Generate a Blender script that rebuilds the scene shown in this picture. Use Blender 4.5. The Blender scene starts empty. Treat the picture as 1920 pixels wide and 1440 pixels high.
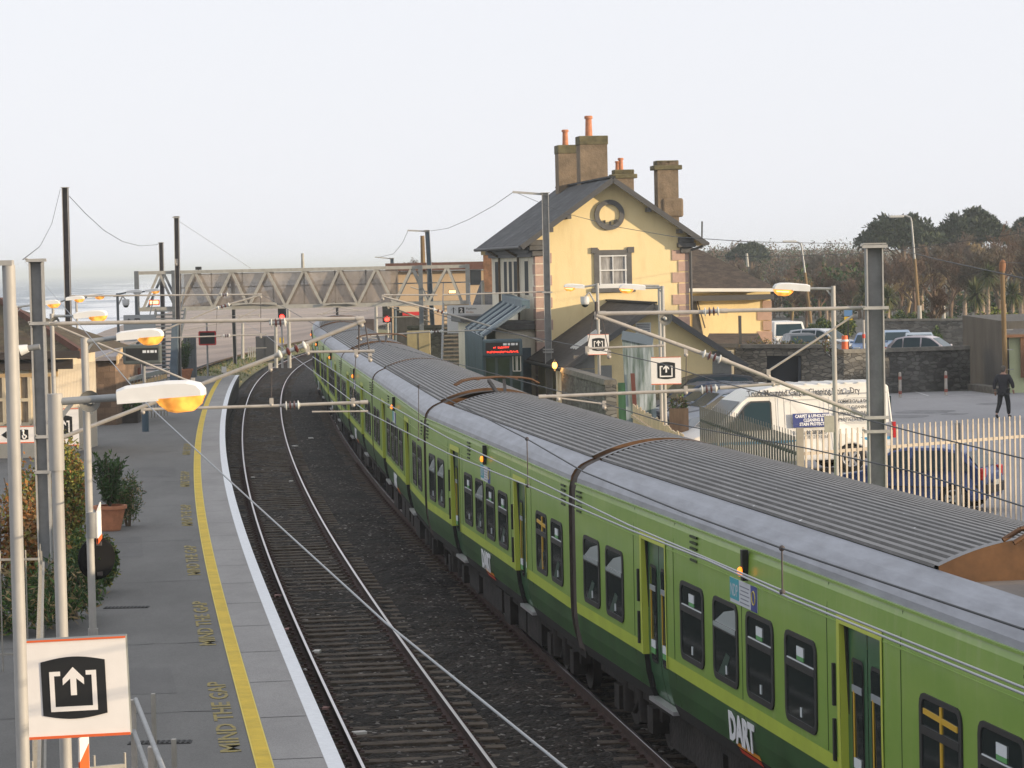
import bpy, math, random
import numpy as np
from mathutils import Vector, Matrix
RNG = random.Random(7)
scene = bpy.context.scene
COL = scene.collection
rad = math.radians
# ------------------------------------------------------------------ camera model
FPX = 5400.0; ROLL = 0.021; HCAM = 6.5
PITCH = math.atan((720-496)/FPX)
_c, _s = math.cos(PITCH), math.sin(PITCH)
_R0 = Vector((1,0,0)); _U0 = Vector((0,_s,_c)); FWD = Vector((0,_c,-_s))
RGT = math.cos(ROLL)*_R0 - math.sin(ROLL)*_U0
UPV = math.sin(ROLL)*_R0 + math.cos(ROLL)*_U0
CAM = Vector((0,0,HCAM))
def ray(u,v): return FWD + RGT*((u-960)/FPX) + UPV*((720-v)/FPX)
def P(u,v,y):                      # point seen at (u,v) of the photo standing y metres away
    d = ray(u,v); return CAM + d*(y/d.y)
def G(u,v,z):                      # point seen at (u,v) on the level z
    d = ray(u,v); return CAM + d*((z-HCAM)/d.z)
def V(*a): return Vector(a)
cam = bpy.data.cameras.new('camera'); camo = bpy.data.objects.new('camera', cam); COL.objects.link(camo)
camo.matrix_world = Matrix(((RGT.x,UPV.x,-FWD.x,0),(RGT.y,UPV.y,-FWD.y,0),(RGT.z,UPV.z,-FWD.z,HCAM),(0,0,0,1)))
cam.sensor_width = 36; cam.lens = 36*FPX/1920; cam.clip_start = .5; cam.clip_end = 60000
scene.camera = camo
# ------------------------------------------------------------------ materials
MATS = {}
def M(name, col, rough=.6, metal=0, var=0, scale=3, bump=0, bscale=30, stretch=None, emit=0, spec=.5, col2=None, coat=0, detail=4):
    if name in MATS: return MATS[name]
    m = bpy.data.materials.new(name); m.use_nodes = True; MATS[name] = m
    nt = m.node_tree; b = nt.nodes['Principled BSDF']
    b.inputs['Base Color'].default_value = (*col,1); b.inputs['Roughness'].default_value = rough
    b.inputs['Metallic'].default_value = metal; b.inputs['Specular IOR Level'].default_value = spec
    if coat: b.inputs['Coat Weight'].default_value = coat; b.inputs['Coat Roughness'].default_value = .08
    if emit:
        b.inputs['Emission Color'].default_value = (*col,1); b.inputs['Emission Strength'].default_value = emit
    tc = None
    if var or bump:
        tc = nt.nodes.new('ShaderNodeTexCoord'); mp = nt.nodes.new('ShaderNodeMapping')
        nt.links.new(tc.outputs['Object'], mp.inputs[0])
        if stretch: mp.inputs['Scale'].default_value = stretch
    if var:
        n = nt.nodes.new('ShaderNodeTexNoise'); n.inputs['Scale'].default_value = scale; n.inputs['Detail'].default_value = detail
        n.inputs['Roughness'].default_value = .65
        nt.links.new(mp.outputs[0], n.inputs['Vector'])
        r = nt.nodes.new('ShaderNodeValToRGB')
        c2 = col2 or tuple(min(1,c*(1+var)) for c in col)
        c1 = tuple(c*(1-var) for c in col) if not col2 else col
        r.color_ramp.elements[0].color = (*c1,1); r.color_ramp.elements[1].color = (*c2,1)
        r.color_ramp.elements[0].position = .32; r.color_ramp.elements[1].position = .68
        nt.links.new(n.outputs['Fac'], r.inputs[0]); nt.links.new(r.outputs[0], b.inputs['Base Color'])
    if bump:
        n2 = nt.nodes.new('ShaderNodeTexNoise'); n2.inputs['Scale'].default_value = bscale; n2.inputs['Detail'].default_value = 3
        nt.links.new(mp.outputs[0], n2.inputs['Vector'])
        bp = nt.nodes.new('ShaderNodeBump'); bp.inputs['Strength'].default_value = bump; bp.inputs['Distance'].default_value = .05
        nt.links.new(n2.outputs['Fac'], bp.inputs['Height']); nt.links.new(bp.outputs[0], b.inputs['Normal'])
    return m
def nodes(m): return m.node_tree.nodes, m.node_tree.links, m.node_tree.nodes['Principled BSDF']
# ------------------------------------------------------------------ objects
WM = {}
def tag(o, label=None, cat=None, group=None, kind=None):
    if label: o['label'] = label
    if cat: o['category'] = cat
    if group: o['group'] = group
    if kind: o['kind'] = kind
    return o
def thing(name, label, cat, loc=(0,0,0), rotz=0, group=None):
    o = bpy.data.objects.new(name, None); COL.objects.link(o)
    o.location = loc; o.rotation_euler = (0,0,rotz); o.empty_display_size = .3
    WM[o] = Matrix.Translation(Vector(loc)) @ Matrix.Rotation(rotz,4,'Z')
    return tag(o, label, cat, group)
class MB:
    def __init__(s): s.v=[]; s.f=[]; s.m=[]; s.sm=[]
    def add(s, vs, fs, mi=0, smooth=False):
        n=len(s.v); s.v += [Vector(x) for x in vs]
        for f in fs: s.f.append([i+n for i in f]); s.m.append(mi); s.sm.append(smooth)
        return s
    def hexa(s, b, t, mi=0):       # bottom loop and top loop of 4
        return s.add(list(b)+list(t), [(3,2,1,0),(4,5,6,7),(0,1,5,4),(1,2,6,5),(2,3,7,6),(3,0,4,7)], mi)
    def box(s, c, d, rz=0, mi=0, M4=None):
        x,y,z=(k/2 for k in d)
        pts=[V(-x,-y,-z),V(x,-y,-z),V(x,y,-z),V(-x,y,-z),V(-x,-y,z),V(x,-y,z),V(x,y,z),V(-x,y,z)]
        R = M4 if M4 is not None else Matrix.Rotation(rz,3,'Z')
        pts=[R@p+Vector(c) for p in pts]
        return s.hexa(pts[:4],pts[4:],mi)
    def bar(s, p, q, w, h=None, up=(0,0,1), mi=0):
        p,q=Vector(p),Vector(q); h=h or w; d=(q-p)
        if d.length<1e-6: return s
        d.normalize(); up=Vector(up)
        if abs(d.dot(up))>.98: up=V(0,1,0)
        a=d.cross(up).normalized(); b=a.cross(d).normalized()
        l=[(-1,-1),(1,-1),(1,1),(-1,1)]
        return s.hexa([p+a*(i*w/2)+b*(j*h/2) for i,j in l],[q+a*(i*w/2)+b*(j*h/2) for i,j in l],mi)
    def tube(s, p, q, r, r2=None, n=8, mi=0, caps=True, smooth=True):
        p,q=Vector(p),Vector(q); r2=r if r2 is None else r2; d=q-p
        if d.length<1e-6: return s
        d.normalize(); up=V(0,0,1) if abs(d.z)<.95 else V(1,0,0)
        a=d.cross(up).normalized(); b=a.cross(d).normalized()
        ring=[(math.cos(2*math.pi*i/n),math.sin(2*math.pi*i/n)) for i in range(n)]
        vs=[p+(a*c+b*k)*r for c,k in ring]+[q+(a*c+b*k)*r2 for c,k in ring]
        s.add(vs,[(i,(i+1)%n,n+(i+1)%n,n+i) for i in range(n)],mi,smooth)
        if caps: s.add(vs,[list(range(n))[::-1],list(range(n,2*n))],mi)
        return s
    def path(s, pts, r, n=6, mi=0):
        for a,b in zip(pts[:-1],pts[1:]): s.tube(a,b,r,n=n,mi=mi,caps=False)
        return s
    def prof(s, p, q, rs, n=10, mi=0):   # lathe along p->q: rs list of (t, radius)
        p,q=Vector(p),Vector(q)
        for (t0,r0),(t1,r1) in zip(rs[:-1],rs[1:]):
            if abs(t1-t0)<1e-5:
                t1=t0+1e-3
            s.tube(p.lerp(q,t0),p.lerp(q,t1),r0,r1,n=n,mi=mi,caps=False)
        return s
    def quad(s, a,b,c,d, mi=0): return s.add([a,b,c,d],[(0,1,2,3)],mi)
    def prism(s, pts, off, mi=0):        # polygon extruded by vector off
        n=len(pts); off=Vector(off); a=[Vector(p) for p in pts]
        return s.add(a+[p+off for p in a],[list(range(n))[::-1],list(range(n,2*n))]+[(i,(i+1)%n,n+(i+1)%n,n+i) for i in range(n)],mi)
    def sphere(s, c, r, n=10, m=6, mi=0, sc=(1,1,1)):
        c=Vector(c); vs=[]
        for j in range(m+1):
            th=math.pi*j/m
            for i in range(n):
                ph=2*math.pi*i/n
                vs.append(c+V(r*sc[0]*math.sin(th)*math.cos(ph),r*sc[1]*math.sin(th)*math.sin(ph),r*sc[2]*math.cos(th)))
        fs=[(j*n+i,(j+1)*n+i,(j+1)*n+(i+1)%n,j*n+(i+1)%n) for j in range(m) for i in range(n)]
        return s.add(vs,fs,mi,True)
    def build(s, name, mats, parent=None, bevel=0, fix=True):
        if not isinstance(mats,(list,tuple)): mats=[mats]
        me=bpy.data.meshes.new(name)
        vs=s.v
        if parent is not None and parent in WM:
            inv=WM[parent].inverted(); vs=[inv@v for v in vs]
        me.from_pydata([tuple(v) for v in vs],[],s.f)
        for m in mats: me.materials.append(m)
        me.polygons.foreach_set('material_index', s.m); me.polygons.foreach_set('use_smooth', s.sm)
        if fix:
            import bmesh
            bm=bmesh.new(); bm.from_mesh(me); bmesh.ops.recalc_face_normals(bm,faces=bm.faces); bm.to_mesh(me); bm.free()
        me.update()
        o=bpy.data.objects.new(name,me); COL.objects.link(o)
        if parent is not None:
            o.parent=parent
            if parent in WM: WM[o]=WM[parent]
        if bevel:
            b=o.modifiers.new('bevel','BEVEL'); b.width=bevel; b.segments=2; b.limit_method='ANGLE'; b.angle_limit=rad(35)
        return o
def text(body, size, mat, parent, origin, ex, ez, name='lettering', align='LEFT', ext=.002, sx=1, bold=0):
    cu=bpy.data.curves.new(name,'FONT'); cu.body=body; cu.size=size; cu.extrude=ext; cu.align_x=align; cu.offset=bold
    cu.resolution_u=2
    t=bpy.data.objects.new(name,cu)
    me=bpy.data.meshes.new_from_object(t); bpy.data.objects.remove(t)
    ex=Vector(ex).normalized(); ez=Vector(ez).normalized(); n=ex.cross(ez)
    me.materials.clear(); me.materials.append(mat)
    inv=WM[parent].inverted() if parent in WM else Matrix.Identity(4)
    o=Vector(origin)
    for v in me.vertices: v.co=inv@(o+ex*(v.co.x*sx)+ez*v.co.y+n*v.co.z)
    ob=bpy.data.objects.new(name,me); COL.objects.link(ob)
    if parent is not None:
        ob.parent=parent
        if parent in WM: WM[ob]=WM[parent]
    return ob
def children(o): return list(KIDS.get(o,())) if o in KIDS else [c for c in bpy.data.objects if c.parent==o]
KIDS={}
def copy_tree(o, loc=None, rotz=None, scale=None, label=None, parent=None):
    c=o.copy(); COL.objects.link(c)
    if parent is not None: c.parent=parent
    if loc is not None: c.location=loc
    if rotz is not None: c.rotation_euler=(0,0,rotz)
    if scale is not None: c.scale=scale if isinstance(scale,(tuple,list)) else (scale,)*3
    if label: c['label']=label
    for k in o.children: copy_tree(k,parent=c)
    return c
# ------------------------------------------------------------------ track geometry
_ny=[0,12,25,37.2,46.3,50,55.2,63.5,72.2,79.6,88.8,94.8,107.7,125.3,142.6,161.5,181.7,200,213,240,300]
_nx=[3.3,2.0,.42,-1.14,-2.35,-2.88,-3.53,-4.62,-5.6,-6.42,-7.4,-8.03,-9.32,-10.91,-12.26,-13.62,-14.72,-15.2,-15.1,-14.2,-10.5]
_pf=np.polynomial.Polynomial.fit(_ny,_nx,7)
def ncx(y): return float(_pf(y)) if 0<=y<=300 else (float(_pf(0))-.1*y if y<0 else float(_pf(300))+.09*(y-300))
def track_pt(y, off=0):
    d=.5; t=Vector((ncx(y+d)-ncx(y-d),2*d,0)).normalized(); n=Vector((t.y,-t.x,0))
    return Vector((ncx(y),y,0))+n*off, t, n
def strip(ys, prof, mi=0, mb=None, close=False):   # prof: list of (offset,z) swept along the track
    mb=mb or MB(); n=len(prof); rows=[]
    for y in ys:
        for (o,z) in prof:
            p,_,_=track_pt(y,o); rows.append(V(p.x,p.y,z))
    fs=[]
    for i in range(len(ys)-1):
        for j in range(n if close else n-1):
            k=(j+1)%n; fs.append((i*n+j,i*n+k,(i+1)*n+k,(i+1)*n+j))
    mb.add(rows,fs,mi); return mb
def frange(a,b,s):
    out=[]; x=a
    while x<b-1e-6: out.append(x); x+=s
    return out+[b]
FAR=3.9          # distance between the two track centres
PZ=.9            # platform level
# ------------------------------------------------------------------ the setting
def structure(o, label, cat): return tag(o, label, cat, kind='structure')
mBallast = M('ballast stone',(.028,.023,.02),.95,var=.1,scale=30,bump=0)
_n,_l,_b = nodes(mBallast)
vo=_n.new('ShaderNodeTexVoronoi'); vo.inputs['Scale'].default_value=17; tc=_n.new('ShaderNodeTexCoord')
_l.new(tc.outputs['Object'],vo.inputs['Vector'])
rp=_n.new('ShaderNodeValToRGB'); rp.color_ramp.elements[0].color=(.0065,.0048,.0038,1); rp.color_ramp.elements[1].color=(.040,.028,.021,1)
e=rp.color_ramp.elements.new(.93); e.color=(.032,.023,.017,1); e=rp.color_ramp.elements.new(.97); e.color=(.26,.24,.22,1)
sx=_n.new('ShaderNodeSeparateColor'); _l.new(vo.outputs['Color'],sx.inputs[0]); _l.new(sx.outputs[0],rp.inputs[0])
big=_n.new('ShaderNodeTexNoise'); big.inputs['Scale'].default_value=.55; big.inputs['Detail'].default_value=5; _l.new(tc.outputs['Object'],big.inputs['Vector'])
rb=_n.new('ShaderNodeMapRange'); rb.inputs[1].default_value=.35; rb.inputs[2].default_value=.65; rb.inputs[3].default_value=.55; rb.inputs[4].default_value=1.35; _l.new(big.outputs['Fac'],rb.inputs[0])
mx=_n.new('ShaderNodeMix'); mx.data_type='RGBA'; mx.blend_type='MULTIPLY'; mx.inputs[0].default_value=1; _l.new(rp.outputs[0],mx.inputs[6]); _l.new(rb.outputs[0],mx.inputs[7]); _l.new(mx.outputs[2],_b.inputs['Base Color'])
bp=_n.new('ShaderNodeBump'); bp.inputs['Strength'].default_value=1; bp.inputs['Distance'].default_value=.06; _l.new(vo.outputs['Distance'],bp.inputs['Height']); bp.invert=True; _l.new(bp.outputs[0],_b.inputs['Normal'])
ys=frange(4,330,2)
bed=MB(); by=frange(28,78,.16)+frange(78.4,130,.4)+frange(131,330,2); bo=[-1.42+.175*i for i in range(41)]; br_=random.Random(12)
brow=[]
for y in by:
    for o in bo:
        p,_,_=track_pt(y,o+br_.uniform(-.04,.04)); d=min(abs(abs(o)-.835),abs(abs(o-3.9)-.835))
        k=math.sin(o*1.7+y*.35)*.012+math.sin(y*.9-o)*.010
        brow.append(V(p.x,p.y+br_.uniform(-.03,.03),-.172+k+br_.uniform(-.026,.032)-(.03 if d<.14 else 0)+(.03 if 1.45<o<2.4 else 0)))
nb_=len(bo); bed.add(brow,[(i*nb_+j,i*nb_+j+1,(i+1)*nb_+j+1,(i+1)*nb_+j) for i in range(len(by)-1) for j in range(nb_-1)])
structure(strip(ys,[(-7,-.26),(-1.4,-.24),(5.6,-.24)],mb=bed).build('track_bed',mBallast),'dark stone ballast bed under both railway tracks','track bed')
def asphalt(name,col,stain,sc=.5):
    m=M(name,col,.85,var=.22,scale=55,bump=.25,bscale=140)
    n,l,b=nodes(m); t=n.new('ShaderNodeTexCoord'); a=n.new('ShaderNodeTexNoise'); a.inputs['Scale'].default_value=sc; a.inputs['Detail'].default_value=6; a.inputs['Roughness'].default_value=.7
    mp=n.new('ShaderNodeMapping'); mp.inputs['Scale'].default_value=(1,.35,1); l.new(t.outputs['Object'],mp.inputs[0]); l.new(mp.outputs[0],a.inputs['Vector'])
    r=n.new('ShaderNodeMapRange'); r.inputs[1].default_value=.35; r.inputs[2].default_value=.7; r.inputs[3].default_value=1-stain; r.inputs[4].default_value=1+stain; l.new(a.outputs['Fac'],r.inputs[0])
    src=b.inputs['Base Color'].links[0].from_socket; x=n.new('ShaderNodeMix'); x.data_type='RGBA'; x.blend_type='MULTIPLY'; x.inputs[0].default_value=1
    l.new(src,x.inputs[6]); l.new(r.outputs[0],x.inputs[7]); l.new(x.outputs[2],b.inputs['Base Color']); return m
mPlat=asphalt('platform asphalt',(.150,.148,.141),.18); mPark=asphalt('car park asphalt',(.30,.297,.305),.16,.25)
mRoad=asphalt('dark road asphalt',(.035,.036,.042),.2); mCope=asphalt('coping concrete',(.30,.29,.28),.14,.8)
mFace=M('platform face',(.05,.045,.04),.95,var=.5,scale=1.6,bump=.8,bscale=6)
pys=frange(6,154,1.0)
structure(strip(pys,[(-1.52,-.25),(-1.5,.72),(-1.44,.74),(-1.44,.9),(-9.6,.9)]).build('platform',[mPlat]),'long curved grey asphalt station platform beside the near track','platform')
structure(strip(pys,[(-1.515,-.3),(-1.435,.70)]).build('platform_face',mFace),'dark stained wall below the platform edge','platform wall')
structure(strip(pys,[(-1.44,.904),(-2.22,.904)]).build('platform_edge_paving',mCope),'pale concrete slabs along the platform edge','paving')
mWhiteL=M('white line paint',(.74,.76,.78),.6,var=.06,scale=9)
mYel=M('yellow line paint',(.62,.43,.02),.7,var=.16,scale=2.2,stretch=(1,1,1),bump=.2,bscale=20)
structure(strip(pys,[(-1.443,.908),(-1.63,.908)]).build('white_edge_line',mWhiteL),'white painted line along the platform edge','painted line')
structure(strip(pys,[(-2.22,.909),(-2.425,.909)]).build('yellow_safety_line',mYel),'yellow tactile safety line on the platform','painted line')
mYelPale=M('yellow line rim',(.72,.58,.12),.7)
structure(strip(pys,[(-2.222,.913),(-2.236,.913)],mb=strip(pys,[(-2.409,.913),(-2.423,.913)])).build('yellow_line_border',mYelPale),'thin pale rims on both sides of the yellow safety line','painted line')
mJoint=M('slab joint',(.07,.07,.07),.9)
jb=MB()
for y in frange(33,110,3.1):
    a,t,n=track_pt(y,-1.64); b,_,_=track_pt(y,-2.21); d=t*.012
    jb.quad(a-d+V(0,0,.908),a+d+V(0,0,.908),b+d+V(0,0,.908),b-d+V(0,0,.908))
structure(jb.build('slab_joints',mJoint),'dark joints across the edge paving','paving joints')
mPatch=asphalt('patched asphalt',(.136,.134,.129),.2); mCrack=M('asphalt crack',(.05,.05,.048),.95)
pb=MB()
for (y0,y1,o0,o1) in ((38.5,41.2,-3.2,-5.0),(57,61.5,-3.6,-6.2),(79,83,-2.9,-4.4)):
    pb.add([V(*track_pt(y,o)[0].xy,.9035) for y,o in ((y0,o0),(y0+.15,o1),(y1,o1+.1),(y1-.2,o0-.05))],[(0,1,2,3)])
structure(pb.build('platform_patches',mPatch),'darker resurfaced patches in the platform asphalt','asphalt patch')
kb=MB(); kr=random.Random(17)
for y0,oa,ob in ((36.8,-2.6,-5.5),(43.6,-2.5,-6.5),(48.2,-4.2,-7.2),(52.4,-2.5,-6.8),(60.2,-2.6,-5.6),(69,-2.5,-8),(77,-2.5,-7.5),(90,-2.5,-6)):
    y=y0; o=oa; last=track_pt(y,o)[0]
    while o>ob:
        o-=kr.uniform(.18,.4); y+=kr.uniform(-.07,.07); q=track_pt(y,o)[0]; w=kr.uniform(.008,.022); kb.quad(V(last.x,last.y-w,.9045),V(last.x,last.y+w,.9045),V(q.x,q.y+w*.8,.9045),V(q.x,q.y-w*.8,.9045)); last=q
structure(kb.build('platform_cracks',mCrack),'thin dark cracks across the platform asphalt','asphalt crack')
# worn yellow wording on the asphalt
mYT=M('worn yellow lettering',(.12,.12,.105),.85,var=.55,scale=13,col2=(.42,.32,.06),stretch=(1,2.5,1))
for i,y0 in enumerate((33.6,43.2,53.2,63.5,75,88)):
    p,t,n=track_pt(y0,-2.55); p2,_,_=track_pt(y0+6,-2.55); e=(p2-p).normalized()
    o=text('MIND THE GAP',.34,mYT,None,V(p.x,p.y,.906),e,V(-e.y,e.x,0),'platform_wording',sx=2.5,bold=.006)
    tag(o,'worn yellow warning wording painted on the platform, '+('nearest patch','second patch from the camera','third patch from the camera','fourth patch from the camera','fifth patch from the camera','farthest patch')[i],'painted wording','worn yellow wording along the platform',kind='structure')
# drains in the platform
for k,(u,v) in enumerate(((237,1139),(300,1392))):
    g=thing('drain_grate',('dark drain grate in the platform near the black round mirror','dark drain grate in the platform beside the nearest sign')[k],'drain',G(u,v,.9))
    c=G(u,v,.905); mb=MB(); mb.box(c,(.75,.22,.012)); 
    mb.build('frame',M('drain frame',(.05,.05,.05),.7,.3),g); mb=MB()
    for i in range(12): mb.box(c+V(-.34+i*.062,0,.009),(.03,.18,.008))
    mb.build('grille',M('drain iron',(.02,.02,.02),.8),g)
# ---- tracks
mRailTop=M('polished rail',(.62,.58,.58),.28,1.0); mRust=M('rusty rail',(.045,.022,.017),.9,var=.4,scale=6)
mSleep=M('weathered sleeper',(.078,.060,.045),.95,var=.55,scale=5,bump=.6,bscale=14,stretch=(1,1,1),detail=6)
def track(off,label):
    tr=thing('railway_track',label,'railway track',(0,0,0))
    yy=frange(10,325,.9)
    for s in (-.835,.835):
        pr=[(.035,-.002),(.035,-.04),(.01,-.052),(.01,-.13),(.07,-.15),(-.07,-.15),(-.01,-.13),(-.01,-.052),(-.035,-.04),(-.035,-.002)]
        mb=strip(yy,[(off+s+a,b) for a,b in pr]); strip(yy,[(off+s-.024,.0),(off+s-.02,.003),(off+s+.02,.003),(off+s+.024,.0)],mi=1,mb=mb)
        mb.build('rail',[mRust,mRailTop],tr)
    # chairs / fastenings are small: part of the sleeper
    mb=MB(); mb.box((0,0,-.215),(2.6,.25,.13))
    for s in (-.835,.835): mb.box((s,0,-.143),(.36,.16,.02),mi=1); mb.box((s-.1,0,-.125),(.06,.1,.05),mi=1); mb.box((s+.1,0,-.125),(.06,.1,.05),mi=1)
    sl=mb.build('sleeper',[mSleep,mRust],tr,bevel=.012); first=True
    rest=MB(); y=30.; k=0; r=random.Random(int(off*10)+3)
    while y<322:
        p,t,n=track_pt(y,off); a=math.atan2(n.y,n.x)+r.uniform(-.012,.012)
        if k<100:
            o=sl if first else sl.copy()
            if not first: COL.objects.link(o); o.parent=tr
            first=False; o.location=(p.x,p.y,r.uniform(-.012,.006)); o.rotation_euler=(0,0,a)
        else: rest.box((p.x,p.y,-.215),(2.6,.25,.13),rz=a)
        k+=1; y+=.68*t.y
    tag(rest.build('distant_sleepers',mSleep,tr),kind='stuff')
    return tr
track(0,'empty curving railway track beside the yellow-lined platform')
track(FAR,'railway track carrying the green train')
# small litter on the ballast
mLit=M('pale litter',(.6,.58,.55),.8); mPinkLit=M('pink litter',(.55,.33,.3),.8)
for i,(u,v,w,pk) in enumerate(((522,1120,.16,1),(540,1183,.14,1),(594,1225,.2,0),(574,1260,.1,0),(612,1332,.12,1),(674,1378,.2,0),(546,904,.14,0),(583,823,.3,0),(553,838,.22,0),(474,897,.12,0))):
    p=G(u,v,-.16); mb=MB(); mb.box((0,0,.03),(w,w*.6,.05),rz=i*.7)
    o=mb.build('litter',mPinkLit if pk else mLit,bevel=.01); o.location=p; 
    tag(o,'pink scrap of litter lying by the near rail' if pk else 'pale scrap of litter lying on the dark ballast','litter','scraps of litter on the ballast')
# ---- ground on the right, left, beach, sea
mb=MB(); rows=[]
yy=frange(-60,330,6)+[420,700,1500,5000]
for y in yy:
    q=track_pt(min(y,330),5.5)[0].x if y<=330 else track_pt(330,5.5)[0].x-(y-330)*.02
    rows.append((V(q,y,.86),V(q+7,y,.86),V(q+60,y,.86),V(4000,y,.86)))
vs=[p for r in rows for p in r]; n=4
mb.add(vs,[(i*n+j,i*n+j+1,(i+1)*n+j+1,(i+1)*n+j) for i in range(len(rows)-1) for j in range(3)])
mGround=M('rough ground',(.09,.085,.07),.95,var=.4,scale=1.2,bump=.4,bscale=12)
structure(mb.build('ground',mGround),'flat land on the inland side of the railway','ground')
rys=frange(-10,200,2)
structure(strip(rys,[(5.38,-.25),(5.4,.9),(11.2,.9)]).build('platform',mPlat),'second platform between the train and the yellow station house','platform')
mb=MB(); mb.add([V(*p) for p in ((4.6,66,.88),(5.6,52,.88),(70,52,.88),(70,119,.88),(8.0,119,.88),(7.6,100,.88),(4.2,83,.88))],[(0,1,2,3,4,5,6)])
structure(mb.build('car_park',mPark),'pale grey asphalt car park behind the palisade fence','car park')
mb=MB(); yy=frange(-60,157,6); rows=[]
for y in yy:
    q=track_pt(y,-8.6)[0].x; rows+= [V(-75,y,.4),V(q,y,.86)]
mb.add(rows,[(2*i,2*i+1,2*i+3,2*i+2) for i in range(len(yy)-1)])
structure(mb.build('road',mRoad),'dark asphalt lane outside the platform fence','road')
# parking lines
mLine=M('white bay paint',(.6,.6,.6),.8,var=.3,scale=8)
mb=MB()
def gline(u0,v0,u1,v1,w=.09,z=.885):
    a,b=G(u0,v0,z),G(u1,v1,z); d=(b-a).normalized(); q=V(-d.y,d.x,0)*w/2; mb.quad(a-q,a+q,b+q,b-q)
gline(1668,720,1741,742); gline(1700,746,1900,735,.06)
structure(mb.build('parking_lines',mLine),'thin white lines painted on the car park','painted line')
mStain=M('dark stain',(.16,.16,.165),.7,var=.4,scale=3)
mb=MB()
for (u,v,a,b) in ((1735,772,1.1,.3),(1700,781,.8,.25),(1790,776,.5,.15),(1860,757,.6,.15)):
    c=G(u,v,.884); mb.add([c+V(a*math.cos(t*.52)*(1+.25*math.sin(t*2.1)),b*4*math.sin(t*.52),0) for t in range(12)],[tuple(range(12))])
structure(mb.build('oil_stains',mStain),'dark damp stains on the car park surface','stain')
# beach and sea
mBeach=M('shingle beach',(.36,.265,.205),.95,var=.28,scale=.06,bump=.3,bscale=.8,detail=8)
sh=[(-32,150),(-38,230),(-50,330),(-64,430),(-80,600),(-92,780),(-118,1150),(-160,2400),(-260,4000),(-420,6000)]
def shx(y):
    for (x0,y0),(x1,y1) in zip(sh[:-1],sh[1:]):
        if y<=y1: return x0+(x1-x0)*(y-y0)/(y1-y0)
    return sh[-1][0]
mb=MB(); yy=frange(156,330,8)+[380,430,520,600,780,1000,1500,2400,4000,6000]; rows=[]
for y in yy:
    xr=track_pt(min(y,330),-5.6)[0].x if y<=330 else track_pt(330,-5.6)[0].x-(y-330)*.02
    x0=shx(y); 
    for t,z in ((0,-5.9),(.06,-4.7),(.35,-3.6),(.7,-2.6),(.9,-.8),(1,.1)):
        rows.append(V(x0-6+(xr-x0+6)*t,y,z))
n=6
mb.add(rows,[(i*n+j,i*n+j+1,(i+1)*n+j+1,(i+1)*n+j) for i in range(len(yy)-1) for j in range(n-1)],smooth=True)
structure(mb.build('beach',mBeach),'tan shingle beach running away beyond the railway','beach')
mb=MB(); yy=frange(-60,180,8); rows=[]
for y in yy: rows+=[V(-100,y,-5.9),V(-72,y,.36)]
mb.add(rows,[(2*i,2*i+1,2*i+3,2*i+2) for i in range(len(yy)-1)]); structure(mb.build('sea_bank',mBeach),'sloping bank down to the sea on the left','bank')
mSea=M('sea water',(.16,.22,.30),.35,spec=.4)
_n,_l,_b=nodes(mSea); tc=_n.new('ShaderNodeTexCoord'); mp=_n.new('ShaderNodeMapping'); mp.inputs['Scale'].default_value=(.035,.012,1); mp.inputs['Rotation'].default_value=(0,0,.12); _l.new(tc.outputs['Object'],mp.inputs[0])
nz=_n.new('ShaderNodeTexNoise'); nz.inputs['Scale'].default_value=1; nz.inputs['Detail'].default_value=8; nz.inputs['Roughness'].default_value=.62; _l.new(mp.outputs[0],nz.inputs['Vector'])
sxyz=_n.new('ShaderNodeSeparateXYZ'); _l.new(tc.outputs['Object'],sxyz.inputs[0])
# surf near the shore: shore runs roughly x = -6 - .135*y, foam strongest within 45 m of it
ma=_n.new('ShaderNodeMath'); ma.operation='MULTIPLY_ADD'; ma.inputs[1].default_value=.115; ma.inputs[2].default_value=13; _l.new(sxyz.outputs[1],ma.inputs[0])
ad=_n.new('ShaderNodeMath'); ad.operation='ADD'; _l.new(ma.outputs[0],ad.inputs[0]); _l.new(sxyz.outputs[0],ad.inputs[1])
mr=_n.new('ShaderNodeMapRange'); mr.inputs[1].default_value=-75; mr.inputs[2].default_value=0; mr.inputs[3].default_value=0; mr.inputs[4].default_value=.26; _l.new(ad.outputs[0],mr.inputs[0])
ad2=_n.new('ShaderNodeMath'); ad2.operation='ADD'; _l.new(mr.outputs[0],ad2.inputs[0]); _l.new(nz.outputs['Fac'],ad2.inputs[1])
rp=_n.new('ShaderNodeValToRGB'); rp.color_ramp.elements[0].position=.55; rp.color_ramp.elements[0].color=(.07,.125,.20,1); rp.color_ramp.elements[1].position=.70; rp.color_ramp.elements[1].color=(.8,.82,.84,1)
_l.new(ad2.outputs[0],rp.inputs[0]); _l.new(rp.outputs[0],_b.inputs['Base Color'])
n3=_n.new('ShaderNodeTexNoise'); n3.inputs['Scale'].default_value=.25; n3.inputs['Detail'].default_value=4; _l.new(tc.outputs['Object'],n3.inputs['Vector']); bp=_n.new('ShaderNodeBump'); bp.inputs['Strength'].default_value=.6; bp.inputs['Distance'].default_value=1.2; _l.new(n3.outputs['Fac'],bp.inputs['Height']); _l.new(bp.outputs[0],_b.inputs['Normal'])
mb=MB(); mb.add([V(-30000,-3000,-5.5),V(3000,-3000,-5.5),V(3000,45000,-5.5),V(-30000,45000,-5.5)],[(0,1,2,3)])
structure(mb.build('sea',mSea),'hazy grey blue sea with white breakers near the shore','sea')
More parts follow.
